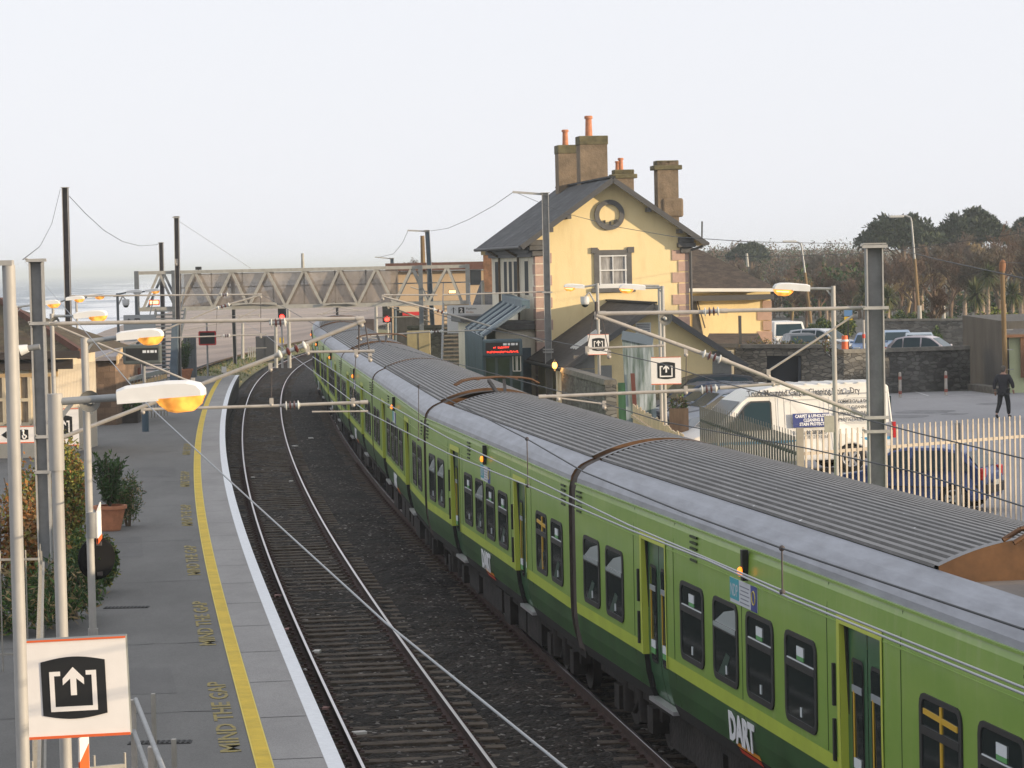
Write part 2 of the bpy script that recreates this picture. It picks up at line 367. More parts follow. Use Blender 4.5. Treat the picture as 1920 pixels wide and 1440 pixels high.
# grassy bank beyond the platform end
mGrassB=M('rough grass',(.10,.115,.035),.95,var=.45,scale=1.5,bump=.8,bscale=9,col2=(.2,.155,.07))
gy=frange(154,300,4)
mb=strip(gy,[(-8.5,-1.2),(-6.5,-.35),(-4.2,.12),(-2.6,.0),(-1.75,-.17)])
r=random.Random(5)
for i in range(5200):
    y=r.uniform(150,262); o=r.uniform(-7.5,-1.9); p,_,_=track_pt(y,o)
    z=np.interp(o,[-8.5,-6.5,-4.2,-2.6,-1.75],[-1.2,-.35,.12,.0,-.17]); h=r.uniform(.04,.18); a=r.uniform(0,6.28); w=r.uniform(.03,.09)
    d=V(math.cos(a)*w,math.sin(a)*w,0); b=V(p.x,p.y,z-.02); mb.add([b-d,b+d,b+V(r.uniform(-.12,.12),r.uniform(-.12,.12),h)],[(0,1,2)],1 if r.random()<.6 else 2)
tag(mb.build('grass',[mGrassB,M('green blades',(.07,.11,.02),.9),M('straw blades',(.25,.2,.09),.9)],fix=False),'strip of rough grass between the track and the beach','grass',kind='stuff')
# added unseen hill that keeps the low sun off the car park
# ------------------------------------------------------------------ the train
mLG=M('light green paint',(.19,.335,.045),.42,var=.16,scale=.9,stretch=(1,1,2.2),coat=.15,col2=(.245,.385,.065))
def streaks(m,amt,col):
    n,l,b=nodes(m); t=n.new('ShaderNodeTexCoord'); mp=n.new('ShaderNodeMapping'); mp.inputs['Scale'].default_value=(2.6,1,.32); l.new(t.outputs['Object'],mp.inputs[0])
    nz=n.new('ShaderNodeTexNoise'); nz.inputs['Scale'].default_value=2.2; nz.inputs['Detail'].default_value=7; nz.inputs['Roughness'].default_value=.7; l.new(mp.outputs[0],nz.inputs['Vector'])
    r=n.new('ShaderNodeMapRange'); r.inputs[1].default_value=.52; r.inputs[2].default_value=.78; r.inputs[3].default_value=0; r.inputs[4].default_value=amt; l.new(nz.outputs['Fac'],r.inputs[0])
    x=n.new('ShaderNodeMix'); x.data_type='RGBA'; src=b.inputs['Base Color'].links[0].from_socket; l.new(r.outputs[0],x.inputs[0]); l.new(src,x.inputs[6]); x.inputs[7].default_value=(*col,1); l.new(x.outputs[2],b.inputs['Base Color'])
    n2=n.new('ShaderNodeTexNoise'); n2.inputs['Scale'].default_value=1.3; l.new(t.outputs['Object'],n2.inputs['Vector']); bp=n.new('ShaderNodeBump'); bp.inputs['Strength'].default_value=.12; bp.inputs['Distance'].default_value=.05; l.new(n2.outputs['Fac'],bp.inputs['Height']); l.new(bp.outputs[0],b.inputs['Normal'])
streaks(mLG,.5,(.36,.42,.20))
mDG=M('dark green paint',(.036,.105,.030),.4,var=.25,scale=1.2,coat=.2)
streaks(mDG,.55,(.06,.085,.055))
mLime=M('lime stripe paint',(.42,.52,.06),.45,var=.08,scale=2)
mSkirt=M('black skirt',(.018,.017,.016),.8,var=.3,scale=4)
mCove=M('grey roof cove',(.235,.25,.285),.42,.15,var=.22,scale=1.6,stretch=(.7,3,3))
mRib=M('ribbed roof',(.185,.18,.175),.5,.1,var=.25,scale=1.4,stretch=(.4,3,3))
_n,_l,_b=nodes(mRib); tc=_n.new('ShaderNodeTexCoord'); vo=_n.new('ShaderNodeTexVoronoi'); vo.inputs['Scale'].default_value=2.6; vo.inputs['Randomness'].default_value=1; _l.new(tc.outputs['Object'],vo.inputs['Vector'])
lt=_n.new('ShaderNodeMath'); lt.operation='LESS_THAN'; lt.inputs[1].default_value=.075; _l.new(vo.outputs['Distance'],lt.inputs[0])
mx=_n.new('ShaderNodeMix'); mx.data_type='RGBA'; src=_b.inputs['Base Color'].links[0].from_socket; _l.new(lt.outputs[0],mx.inputs[0]); _l.new(src,mx.inputs[6]); mx.inputs[7].default_value=(.62,.62,.62,1); _l.new(mx.outputs[2],_b.inputs['Base Color'])
mRustB=M('brake dust brown',(.105,.052,.022),.85,var=.45,scale=2)
mWell=M('roof well floor',(.21,.185,.165),.8,var=.25,scale=1.5)
mBel=M('gangway brown',(.055,.042,.034),.85,var=.3,scale=5)
mGreenEnd=M('green gangway',(.035,.16,.05),.5,var=.2,scale=3)
mRub=M('black window rubber',(.016,.016,.016),.55)
mGlass=M('dark train glass',(.022,.030,.030),.06,spec=.6)
mGlassL=M('hopper sky reflection',(.42,.47,.47),.12,spec=.8)
mSticker=M('white sticker',(.66,.70,.72),.5); mStickG=M('green sticker',(.10,.33,.10),.5)
mSeat=M('interior seat',(.04,.10,.07),.8); mPoleY=M('yellow grab pole',(.62,.38,.03),.4)
mDoor=M('door green',(.040,.125,.052),.35,var=.15,scale=2,coat=.3)
mDoorY=M('door surround lime',(.47,.54,.07),.45)
mUnder=M('underframe grime',(.022,.018,.016),.9,var=.5,scale=4,bump=.4,bscale=12)
mWheel=M('wheel steel',(.05,.045,.042),.6,.4)
mStep=M('door step',(.5,.5,.5),.4,.6)
mAmber=M('lit amber lamp',(1,.22,.015),.4,emit=2.2); mDim=M('unlit amber lamp',(.35,.12,.02),.4)
mBlk=M('black fitting',(.012,.012,.012),.6)
mWhiteP=M('white print',(.75,.76,.78),.5); mOra=M('orange print',(.80,.30,.02),.5); mRedP=M('red print',(.62,.05,.02),.5)
mTeal=M('teal print',(.04,.33,.40),.5); mBlueP=M('blue print',(.035,.05,.24),.5); mPlate=M('pale plate',(.55,.58,.62),.5)
SIDE=[(.80,1.27),(.98,1.345),(1.2,1.395),(1.42,1.418),(1.6,1.425),(2.95,1.425),(3.22,1.41),(3.30,1.39)]
def sy(z):
    for (z0,y0),(z1,y1) in zip(SIDE[:-1],SIDE[1:]):
        if z<=z1: return y0+(y1-y0)*(z-z0)/(z1-z0)
    return SIDE[-1][1]
COVE=[(1.39,3.30),(1.375,3.385),(1.325,3.47),(1.23,3.55),(1.10,3.612),(1.04,3.632)]
def arch(y): return 3.875-.235*(y/1.04)**2
def ribs():
    pts=[]; n=26; w=2.08/n
    for i in range(n):
        a=-1.04+i*w
        for t,h in ((.0,0),(.15,.024),(.58,.024),(.74,0)):
            y=a+t*w; pts.append((y,arch(y)+h))
    pts.append((1.04,arch(1.04))); return pts
def rrect(x0,x1,z0,z1,r,n=3):
    pts=[]
    for cx,cz,a0 in ((x1-r,z1-r,0),(x0+r,z1-r,90),(x0+r,z0+r,180),(x1-r,z0+r,270)):
        for i in range(n+1):
            a=rad(a0+90*i/n); pts.append((cx+r*math.cos(a),cz+r*math.sin(a)))
    return pts
def side_pt(x,z,off=0,s=-1): return V(x, s*(sy(z)+off), z)
WELLN=4.3
def carriage(label, pf, pn, well=None, detail=2, green_far=False, lettering=True, pant=False):
    pf,pn=Vector((*pf,0)),Vector((*pn,0)); d=(pn-pf); L=d.length; d.normalize(); e=V(-d.y,d.x,0)
    o=thing('train_carriage',label,'train carriage',pf+e*1.425,math.atan2(d.y,d.x),'coupled carriages of the green train'); WM[o]=Matrix.Identity(4)
    k=L/21.5; x0,x1=.26,L-.26
    doors=[(5.15*k,6.6*k),(14.9*k,16.35*k)]
    wins=[(.95,2.2),(2.65,3.9),(7.5,8.8),(9.3,10.55),(10.95,12.2),(12.7,14.0),(17.6,18.85),(19.3,20.55)]
    wins=[(a*k,b*k) for a,b in wins]
    # body shell
    mb=MB(); zs=[.80,.98,1.2,1.42,1.585,1.585,2.95,3.22,3.30]; mi=[0,1,1,3,2,2,2,2]
    zz=[.80,.98,1.2,1.42,1.585,2.95,3.22,3.30]; mm=[0,1,1,3,2,2,2]
    cuts=[x0]+[c for dd in doors for c in dd]+[x1]
    for s in (-1,1):
        for a,b in zip(cuts[:-1],cuts[1:]):
            isdoor=any(abs(a-dd[0])<1e-6 for dd in doors)
            for (za,zb,m) in zip(zz[:-1],zz[1:],mm):
                if s==-1 and isdoor and zb<=2.951: continue
                mb.quad(V(a,s*sy(za),za),V(b,s*sy(za),za),V(b,s*sy(zb),zb),V(a,s*sy(zb),zb),m)
    for dd in doors:                       # door pocket cheeks
        for x in dd:
            pts=[V(x,-sy(z),z) for z in zz[:-3]+[2.95]]; ins=[p+V(0,.09,0) for p in pts]
            for i in range(len(pts)-1):
                if pts[i].z<1.41: mb.quad(pts[i],pts[i+1],ins[i+1],ins[i],0)
        mb.quad(V(dd[0],-1.425,2.95),V(dd[1],-1.425,2.95),V(dd[1],-1.335,2.95),V(dd[0],-1.335,2.95),0)
    for x in (x0,x1):
        mb.add([V(x,-sy(z),z) for z in zz]+[V(x,sy(z),z) for z in zz[::-1]],[tuple(range(2*len(zz)))],4)
    mb.quad(V(x0,-1.27,.8),V(x1,-1.27,.8),V(x1,1.27,.8),V(x0,1.27,.8),0)
    body=mb.build('body',[mSkirt,mDG,mLG,mLime,mBel],o)
    # gutter line and panel seam
    mb=MB()
    mb.bar(V(x0,-1.402,3.305),V(x1,-1.402,3.305),.03,.025); mb.bar(V(x0,-1.428,2.93),V(x1,-1.428,2.93),.006,.012)
    mb.build('gutter',mLG,o)
    mb=MB()
    for xv in (4.6,7.1,10.72,14.4,17.0):
        for za,zb in ((1.0,1.42),(1.6,2.93),(2.95,3.28)): mb.bar(side_pt(xv*k,za,.002),side_pt(xv*k,zb,.002),.012,.006,up=(0,1,0))
    mb.build('panel_seams',M('panel seam shade',(.05,.085,.018),.7),o)
    # roof
    mb=MB(); w0,w1=x0,x1
    if well=='far': w0=2.25*k
    if well=='near': w1=L-WELLN
    for s in (-1,1):
        for (ya,za),(yb,zb) in zip(COVE[:-1],COVE[1:]): mb.add([V(x0,s*ya,za),V(x1,s*ya,za),V(x1,s*yb,zb),V(x0,s*yb,zb)],[(0,1,2,3)],0,True)
    rp=ribs(); bev=.14
    for (ya,za),(yb,zb) in zip(rp[:-1],rp[1:]):
        mb.quad(V(w0+bev,ya,za),V(w1-bev,ya,za),V(w1-bev,yb,zb),V(w0+bev,yb,zb),5 if zb+za<arch(ya)+arch(yb)+.03 else 1)  # groove faces painted darker for the shade between ribs
    ar=[(-1.04+2.08*i/24) for i in range(25)]
    for xa,xb in ((w0,w0+bev),(w1-bev,w1)):
        for ya,yb in zip(ar[:-1],ar[1:]): mb.quad(V(xa,ya,arch(ya)+.028),V(xb,ya,arch(ya)+.028),V(xb,yb,arch(yb)+.028),V(xa,yb,arch(yb)+.028),2)
    for x in (w0,w1):
        mb.add([V(x,y,arch(y)+.027) for y in ar]+[V(x,1.04,3.5),V(x,-1.04,3.5)],[tuple(range(27))],3)
    for x in (x0,x1):
        c=[V(x,-y,z) for y,z in COVE]+[V(x,y,z) for y,z in COVE[::-1]]
        mb.add(c,[tuple(range(len(c)))],3)
    if well:
        a,b=(x0,w0) if well=='far' else (w1,x1)
        mb.box(((a+b)/2,0,3.50),(b-a,2.08,.02),mi=4)
        for s in (-1,1): mb.quad(V(a,s*1.04,3.632),V(b,s*1.04,3.632),V(b,s*1.03,3.5),V(a,s*1.03,3.5),4)
    mb.build('roof',[mCove,mRib,M('roof end rim',(.17,.17,.17),.5,var=.2,scale=3),mRustB,mWell,M('roof groove shade',(.11,.108,.104),.7,var=.3,scale=2)],o)
    # gangway at the far end
    mb=MB(); g=[V(0,-1.30,.85),V(0,-1.375,1.3),V(0,-1.375,3.25)]+[V(0,-y*.975,z-.02) for y,z in COVE[1:]]+[V(0,y,arch(y)-.03) for y in ar[1:-1]]+[V(0,y*.975,z-.02) for y,z in COVE[:0:-1]]+[V(0,1.375,3.25),V(0,1.375,1.3),V(0,1.30,.85)]
    n=len(g); A=[p+V(-.25,0,0) for p in g]; B=[p+V(.25,0,0) for p in g]
    mb.add(A+B,[(i,(i+1)%n,n+(i+1)%n,n+i) for i in range(n)]); mb.build('gangway',mGreenEnd if green_far else mBel,o)
    if detail==0: return o
    # windows
    for i,(a,b) in enumerate(wins):
        open_=(i in (0,1,3)); near=detail>1
        z0,z1=1.67,2.63
        outer=rrect(a,b,z0,z1,.13); inner=rrect(a+.075,b-.075,z0+.07,z1-.05,.08)
        mb=MB(); n=len(outer)
        O=[V(x,-1.428-.014,z) for x,z in outer]; I=[V(x,-1.428-.014,z) for x,z in inner]; Ob=[V(x,-1.42,z) for x,z in outer]; Ib=[V(x,-1.40,z) for x,z in inner]
        mb.add(O+I,[(j,(j+1)%n,n+(j+1)%n,n+j) for j in range(n)]); mb.add(O+Ob,[(j,(j+1)%n,n+(j+1)%n,n+j) for j in range(n)]); mb.add(I+Ib,[(j,(j+1)%n,n+(j+1)%n,n+j) for j in range(n)])
        zt=z1-.33
        mb.box(((a+b)/2,-1.436,zt),(b-a-.12,.02,.075))
        w=mb.build('window',mRub,o)
        mb=MB(); mb.add([V(x,-1.431,z) for x,z in inner],[tuple(range(n))])
        mb.build('pane',mGlass,w)
        if near:
            mb=MB()
            if open_:
                mb.quad(V(a+.09,-1.437,zt+.035),V(b-.09,-1.437,zt+.035),V(b-.09,-1.437,z1-.06),V(a+.55,-1.437,zt+.19),0)  # flat pale shape painting the sky reflected in an open hopper
                mb.box(((a+b)/2,-1.445,zt+.01),(b-a-.16,.02,.05),mi=0)
                mb.build('hopper_sky_reflection',[mGlassL],w)
            elif i!=6:
                mb.box(((a+b)/2,-1.437,zt+.155),(.26,.006,.10)); mb.box(((a+b)/2,-1.437,zt+.085),(.26,.006,.045),mi=1)
                mb.box(((a+b)/2,-1.437,zt+.045),(b-a-.2,.008,.012),mi=0)
                mb.build('notice_sticker',[mSticker,mStickG],w)
            mb=MB(); r=random.Random(i*7+int(L*10))
            mb.box((a+.62,-1.437,z0+.16),(.05,.006,.1)); mb.build('small_sticker',mSticker,w)
            if r.random()<.75:
                mb=MB(); q=[(a+.22,z0+.08),(a+.52,z0+.08),(a+.80,z0+.33),(a+.62,z0+.36)]
                mb.add([V(x,-1.435,z) for x,z in q],[(0,1,2,3)]); mb.build('seat_back',M('seat seen through glass',(.018,.05,.035),.5),w)
    if detail>1:
        a,b=wins[6]; mb=MB(); mb.bar(V(a+.62,-1.437,1.75),V(a+.62,-1.437,2.57),.05,.012); mb.bar(V(a+.12,-1.436,2.47),V(b-.12,-1.436,2.44),.01,.05); mb.build('grab_pole',mPoleY,o)
    # doors
    for i,(a,b) in enumerate(doors):
        mb=MB()                                # lime surround, follows the side
        for x0_,x1_ in ((a-.10,a),(b,b+.06)):
            for za,zb in ((1.42,2.0),(2.0,2.95)): mb.quad(*[side_pt(x,z,.012) for x,z in ((x0_,za),(x1_,za),(x1_,zb),(x0_,zb))])
            for za,zb in ((1.42,2.95),):
                mb.quad(side_pt(a if x0_<a else b,za,.012),side_pt(a if x0_<a else b,zb,.012),side_pt(a if x0_<a else b,zb,-.09),side_pt(a if x0_<a else b,za,-.09))
        mb.quad(*[side_pt(x,z,.012) for x,z in ((a-.10,2.93),(b+.06,2.93),(b+.06,3.03),(a-.10,3.03))])
        mb.build('door_frame',mDoorY,o)
        mb=MB(); zd=[.80,.98,1.2,1.42,1.6,2.95]
        m_=(a+b)/2
        for xa,xb in ((a,m_-.012),(m_+.012,b)):
            for za,zb in zip(zd[:-1],zd[1:]): mb.quad(*[side_pt(x,z,-.07) for x,z in ((xa,za),(xb,za),(xb,zb),(xa,zb))])
        mb.bar(side_pt(m_,.85,-.085),side_pt(m_,2.95,-.085),.03,.02,mi=1)
        mb.bar(side_pt(a+.03,1.0,-.05),side_pt(a+.03,2.93,-.05),.05,.03,mi=1)
        dr=mb.build('door',[mDoor,mRub],o)
        for xa,xb in ((a+.16,m_-.12),(m_+.12,b-.12)):
            mb=MB(); out=rrect(xa,xb,1.35,2.62,.07); mb.add([V(x,-(sy(z)-.062),z) for x,z in out],[tuple(range(len(out)))],0)
            inn=rrect(xa+.03,xb-.03,1.39,2.58,.05); mb.add([V(x,-(sy(z)-.056),z) for x,z in inn],[tuple(range(len(inn)))],1)
            mb.build('door_window',[mRub,mGlass],dr)
            if detail>1:
                mb=MB(); mb.box(((xa+xb)/2,-1.372,1.60),(.24,.008,.10)); mb.box(((xa+xb)/2,-1.372,1.51),(.24,.008,.07),mi=1); mb.build('door_sticker',[mSticker,mStickG],dr)
                mb=MB(); mb.box(((xa+xb)/2,-1.3715,2.32),(xb-xa-.08,.006,.07)); mb.bar(V(xa+.1,-1.3715,1.62),V(xa+.1,-1.3715,2.3),.03,.008,mi=1); mb.build('interior_rail',[M('pale interior strip',(.3,.33,.36),.3),mPoleY],dr)  # pale strip and yellow pole set on the door window
        mb=MB(); mb.box(((a+b)/2,-1.30,.845),(b-a+.05,.12,.05)); mb.build('door_step',mStep,o)
        if detail>1:
            mb=MB(); 
            for z in (1.75,2.3): mb.box((a-.2,-1.44,z),(.05,.03,.42))
            mb.build('door_buttons',mBlk,o)
    # louvre vents
    for xv in (.55*k,8.2*k,20.6*k):
        mb=MB()
        for i in range(5): mb.box((xv+.1,-1.432,2.93+i*.07),(.34,.02,.028))
        mb.build('louvre_vent',M('vent slit',(.03,.05,.012),.7),o)
    # amber lamp
    xl=11.0*k; mb=MB(); mb.box((xl,-1.45,3.13),(.09,.07,.34)); mb.build('lamp_holder',mBlk,o)
    mb=MB(); mb.sphere((xl,-1.50,3.06),.05,10,6,sc=(1,.7,1.1)); lamp=mb.build('amber_lamp',mAmber,o)
    # plate
    mb=MB(); xp=10.2*k; zt=2.93; mb.box((xp+.62,-1.431,zt-.14),(1.22,.008,.28)); mb.box((xp+.22,-1.437,zt-.12),(.40,.006,.235),mi=1); mb.box((xp+1.1,-1.437,zt-.14),(.26,.006,.28),mi=2)
    pl=mb.build('plate',[mPlate,mTeal,mBlueP],o)
    if detail>1:
        text('NDP',.2,mPlate,pl,V(xp+.05,-1.4415,zt-.20),V(1,0,0),V(0,0,1),ext=.0005,sx=.85)
        mb=MB()
        mb.path([V(xp+1.1+.075*math.cos(j*.5236),-1.442,zt-.13+.075*math.sin(j*.5236)) for j in range(13)],.008,4)
        mb.build('star_ring',M('star yellow',(.6,.5,.1),.5),pl)
        mb=MB()
        for j in range(5): mb.box((xp+.68,-1.4365,zt-.06-j*.045),(.42-.07*(j%2),.003,.012))
        mb.build('small_print',M('grey print',(.2,.22,.26),.6),pl)
    if lettering:
        xd=9.95*k
        def sp(x,z,off=.012): return side_pt(x,z,off)
        base=sp(xd,1.06,.045); ez=(sp(xd,1.38,.012)-base).normalized()
        text('DART',.44,mWhiteP,o,base,V(1,0,0),ez,'lettering',ext=.004,sx=1.02,bold=.018)
        for z0,z1,xo,m in ((.985,1.035,.18,mOra),(.915,.97,.26,mRedP)):
            mb=MB(); mb.quad(sp(xd+xo,z0),sp(xd+1.25,z0),sp(xd+1.2,z1),sp(xd+xo-.05,z1)); mb.build('lettering_stripe',m,o)
    # underframe
    mb=MB(); r=random.Random(int(L*100))
    mb.box((L/2,0,.72),(L-1.2,2.3,.18))
    x=4.9
    while x<L-5.2:
        w=r.uniform(.7,1.7); h=r.uniform(.35,.52); mb.box((x+w/2,-.95+r.uniform(-.05,.08),.70-h/2),(w,.45,h)); mb.box((x+w/2,.9,.70-h/2),(w,.45,h)); x+=w+r.uniform(.15,.5)
    mb.build('underframe',mUnder,o)
    for xb in (2.9,L-2.9):
        mb=MB(); mb.box((xb,-1.0,.52),(2.9,.16,.2)); mb.box((xb,1.0,.52),(2.9,.16,.2)); mb.box((xb,0,.5),(.5,2.0,.22))
        for s in (-1,1):
            for dx in (-1.1,1.1): mb.box((xb+dx,s*1.06,.42),(.34,.22,.34)); mb.tube(V(xb+dx*.45,s*1.08,.3),V(xb+dx*.45,s*1.08,.75),.12,n=8)
            mb.tube(V(xb-.1,s*1.12,.35),V(xb+.5,s*1.12,.72),.04,n=6)
        bg=mb.build('bogie',mUnder,o)
        for dx in (-1.1,1.1):
            mb=MB()
            for s in (-1,1): mb.tube(V(xb+dx,s*.77,.42),V(xb+dx,s*.90,.42),.42,n=20)
            mb.tube(V(xb+dx,-.8,.42),V(xb+dx,.8,.42),.08,n=8); mb.build('wheel',mWheel,bg)
    if well:
        xa,xb=(x0,w0) if well=='far' else (w1,x1); r=random.Random(3)
        mb=MB(); mb.box((xb-.75 if well=='near' else xb-.9,-.33,3.62),(.5,.34,.26)); mb.build('roof_equipment',M('roof equipment',(.06,.05,.042),.8,var=.4,scale=5),o); mb=MB(); mb.box((xb-.7,.45,3.60),(.5,.5,.22))
        for j in range(7): (mb:=MB()) if j==0 and False else None; mb.tube(V(xb-.35,-.1+j*.13,3.51),V(xb-.35,-.1+j*.13,3.72),.045,n=8)
        mb.bar(V(xb-.35,-.15,3.515),V(xb-.35,.75,3.515),.05,.02); mb.bar(V(xb-.35,.3,3.515),V(xb-.7,.4,3.515),.1,.02); mb.build('roof_equipment',M('roof equipment',(.06,.05,.042),.8,var=.4,scale=5),o)
    if pant:
        xc=(.9 if well=='far' else L-2.9) if well else 2.2
        mb=MB(); mb.box((xc,0,3.60),(1.2,.9,.08)); pg=mb.build('pantograph',M('pantograph steel',(.05,.045,.042),.6,.4,var=.3,scale=8),o)
        mb=MB(); mb.bar(V(xc-.5,0,3.66),V(xc+.75,0,3.86),.09,.07); mb.bar(V(xc+.75,-.08,3.86),V(xc+.05,-.16,4.10),.06); mb.bar(V(xc+.75,.08,3.86),V(xc+.05,.16,4.10),.06); mb.build('pantograph_arm',MATS['pantograph steel'],pg)
        mb=MB()
        for dx in (-.14,.14):
            pts=[V(xc+.05+dx,y,z) for y,z in ((-.88,4.02),(-.72,4.11),(-.5,4.15),(0,4.17),(.5,4.15),(.72,4.11),(.88,4.02))]; mb.path(pts,.024,6)
        for y in (-.4,.4): mb.bar(V(xc-.12,y,4.13),V(xc+.22,y,4.13),.05,.03)
        mb.build('pantograph_head',M('pantograph copper',(.16,.085,.045),.5,.5),pg)
    return o
b1=(.83,41.96); dA=Vector((.165,-.986)).normalized(); b0=(b1[0]+dA.x*20.35,b1[1]+dA.y*20.35)
b2=(-1.87,60.6); b3=(-3.98,81.6); b4=(-6.05,101.9); b5=(-7.9,121.0); b6=(-9.72,141.0); b7=(-11.05,160.2)
carriage('nearest green train carriage, cut off by the right edge of the photo',b1,b0,'near',2,pant=True)
carriage('second green train carriage, with the brown pantograph well at its far end',b2,b1,'far',2,pant=True)
carriage('third green train carriage, behind the pantograph well and before the green gangway',b3,b2,None,1,green_far=True)
carriage('fourth green train carriage, just beyond the green gangway arch',b4,b3,'far',1,pant=True)
carriage('fifth green train carriage, far along the curve',b5,b4,None,1)
carriage('sixth green train carriage, second from the far end of the train',b6,b5,'far',1,pant=True)
carriage('last green train carriage, passing under the footbridge',b7,b6,None,1)
# two raised horns of the nearest pantograph by the right edge
# ------------------------------------------------------------------ overhead line, lamps, signs
mGalv=M('galvanised steel',(.33,.34,.34),.5,.35,var=.14,scale=5,bump=.05,bscale=60)
mPost=M('weathered lamp post',(.40,.385,.36),.6,.1,var=.16,scale=7,stretch=(1,1,.25))
mMast=M('grey mast steel',(.24,.242,.242),.65,.05,var=.2,scale=2.5)
mMastEdge=M('pale mast edge',(.42,.41,.39),.6,.1,var=.15,scale=4)
mMastB=M('brown mast steel',(.085,.072,.07),.7,.1,var=.25,scale=3)
mTube=M('cantilever tube',(.46,.42,.37),.55,.15,var=.12,scale=6)
mInsB=M('brown insulator',(.09,.02,.014),.25); mInsW=M('white insulator',(.66,.66,.62),.4)
mWire=M('dark wire',(.05,.055,.06),.6,.3); mWireL=M('pale wire',(.34,.36,.38),.5,.4)
mLampW=M('white lantern',(.80,.79,.76),.45,var=.05,scale=4)
mLampO=M('lit sodium bowl',(1,.40,.07),.3,emit=.75); mLampO2=M('bright lamp tube',(1,.62,.25),.3,emit=2.2)
_n,_l,_b=nodes(mLampO); tc=_n.new('ShaderNodeTexCoord'); nz=_n.new('ShaderNodeTexNoise'); nz.inputs['Scale'].default_value=9; _l.new(tc.outputs['Object'],nz.inputs['Vector'])
mr=_n.new('ShaderNodeMapRange'); mr.inputs[1].default_value=.35; mr.inputs[2].default_value=.65; mr.inputs[3].default_value=.35; mr.inputs[4].default_value=1.3; _l.new(nz.outputs['Fac'],mr.inputs[0]); _l.new(mr.outputs[0],_b.inputs['Emission Strength'])
def hbeam(mb, base, top, w=.2, d=.2, t=.02, mi=(0,1)):
    base,top=Vector(base),Vector(top); ax=(top-base)
    mb.bar(base,top,w-2*t,t,up=(0,1,0),mi=mi[0])
    for s in (-1,1):
        o=V(s*(w/2-t/2),0,0); mb.bar(base+o,top+o,t,d,up=(0,1,0),mi=mi[0])
        mb.bar(base+o-V(0,d/2+.004,0),top+o-V(0,d/2+.004,0),t*1.1,.006,up=(0,1,0),mi=mi[1])  # paler strip paints sunlight along the flange edge
def insul(mb, p, q, r=.06, n=4):
    p,q=Vector(p),Vector(q); d=q-p
    mb.tube(p,q,r*.45,n=8,mi=1)
    for i in range(n):
        a=p+d*((i+.3)/n); b=p+d*((i+.75)/n); m=0 if 0<i<n-1 else 1
        mb.prof(a,b,[(0,r*.5),(.35,r),(.65,r),(1,r*.5)],n=10,mi=m)
def mast(label, base, top, w, cant, mat=None, wide=.2, armtip=None, group='overhead line masts'):
    base=Vector(base); t=thing('overhead_line_mast',label,'mast',base,0,group)
    mb=MB(); hbeam(mb,base,top,w,wide); mb.box(Vector(top)+V(0,0,.01),(w*1.35,wide*1.3,.02),mi=1)
    mb.build('mast',[mat or mMast,mMastEdge],t)
    tubes=cant.get('tubes',()); 
    for (a,b,r) in tubes:
        mb=MB(); mb.tube(a,b,r,n=10); mb.tube(Vector(b)-(Vector(b)-Vector(a)).normalized()*.12,b,r*1.25,n=10); 
        mb.build('cantilever_tube',mTube,t)
    for (a,b) in cant.get('ins',()):
        mb=MB(); insul(mb,a,b,cant.get('ir',.075)); mb.build('insulator',[mInsB,mInsW],t)
    for (a,b,r) in cant.get('rods',()):
        mb=MB(); mb.tube(a,b,r,n=6); mb.build('hanger_rod',mMastB,t)
    cl=cant.get('clamps',())
    if cl:
        for c in cl:
            mb=MB(); c=Vector(c); s=cant.get('cs',.06); mb.box(c,(s,s*.8,s*1.6)); mb.sphere(c+V(0,0,-s),s*.6,8,5); mb.build('clamp',mTube,t)
    if armtip is not None:
        mb=MB(); tp=Vector(top)-V(0,0,.06); mb.bar(tp+V(w/2,0,0),armtip,.1,.08); mb.build('top_arm',mMastEdge,t)
    for br in cant.get('brackets',()):
        mb=MB(); br=Vector(br); mb.bar(br-V(w*.75,wide/2+.03,0),br+V(w*.75,-wide/2-.03,0),.04,.05); mb.bar(br+V(-w*.75,0,.02),br+V(-w*.75,-wide/2-.05,.02),.03); mb.build('bracket',mMastEdge,t)
    return t
def q(u,v,y): return P(u,v,y)
# nearest left mast
y=46.; A=lambda u,v:P(u,v,y)
mast('grey mast at the left edge, nearest of the left-hand masts',(A(88,1100).x,y,.9),A(68,490),.215,dict(
  tubes=[(A(84,607),A(682,597),.033),(A(112,822),A(530,662),.034),(A(560,650),A(684,600),.034),(A(268,768),A(545,760),.026),(A(560,759),A(690,754),.028),(A(585,772),A(690,771),.014),(A(108,612),A(362,718),.018),(A(576,660),A(702,658),.022)],
  ins=[(A(505,606),A(538,604)),(A(517,667),A(578,645)),(A(533,761),A(563,759))],
  rods=[(A(673,592),A(673,664),.014),(A(509,684),A(509,755),.008),(A(668,660),A(661,752),.007),(A(685,610),A(694,668),.012)],
  clamps=[A(268,766),A(509,752),A(507,686),A(662,752),A(694,668),A(577,655),A(668,660),A(678,603),A(362,714)],
  brackets=[A(76,606),A(88,818),A(70,488),A(86,884)]))
y=46.
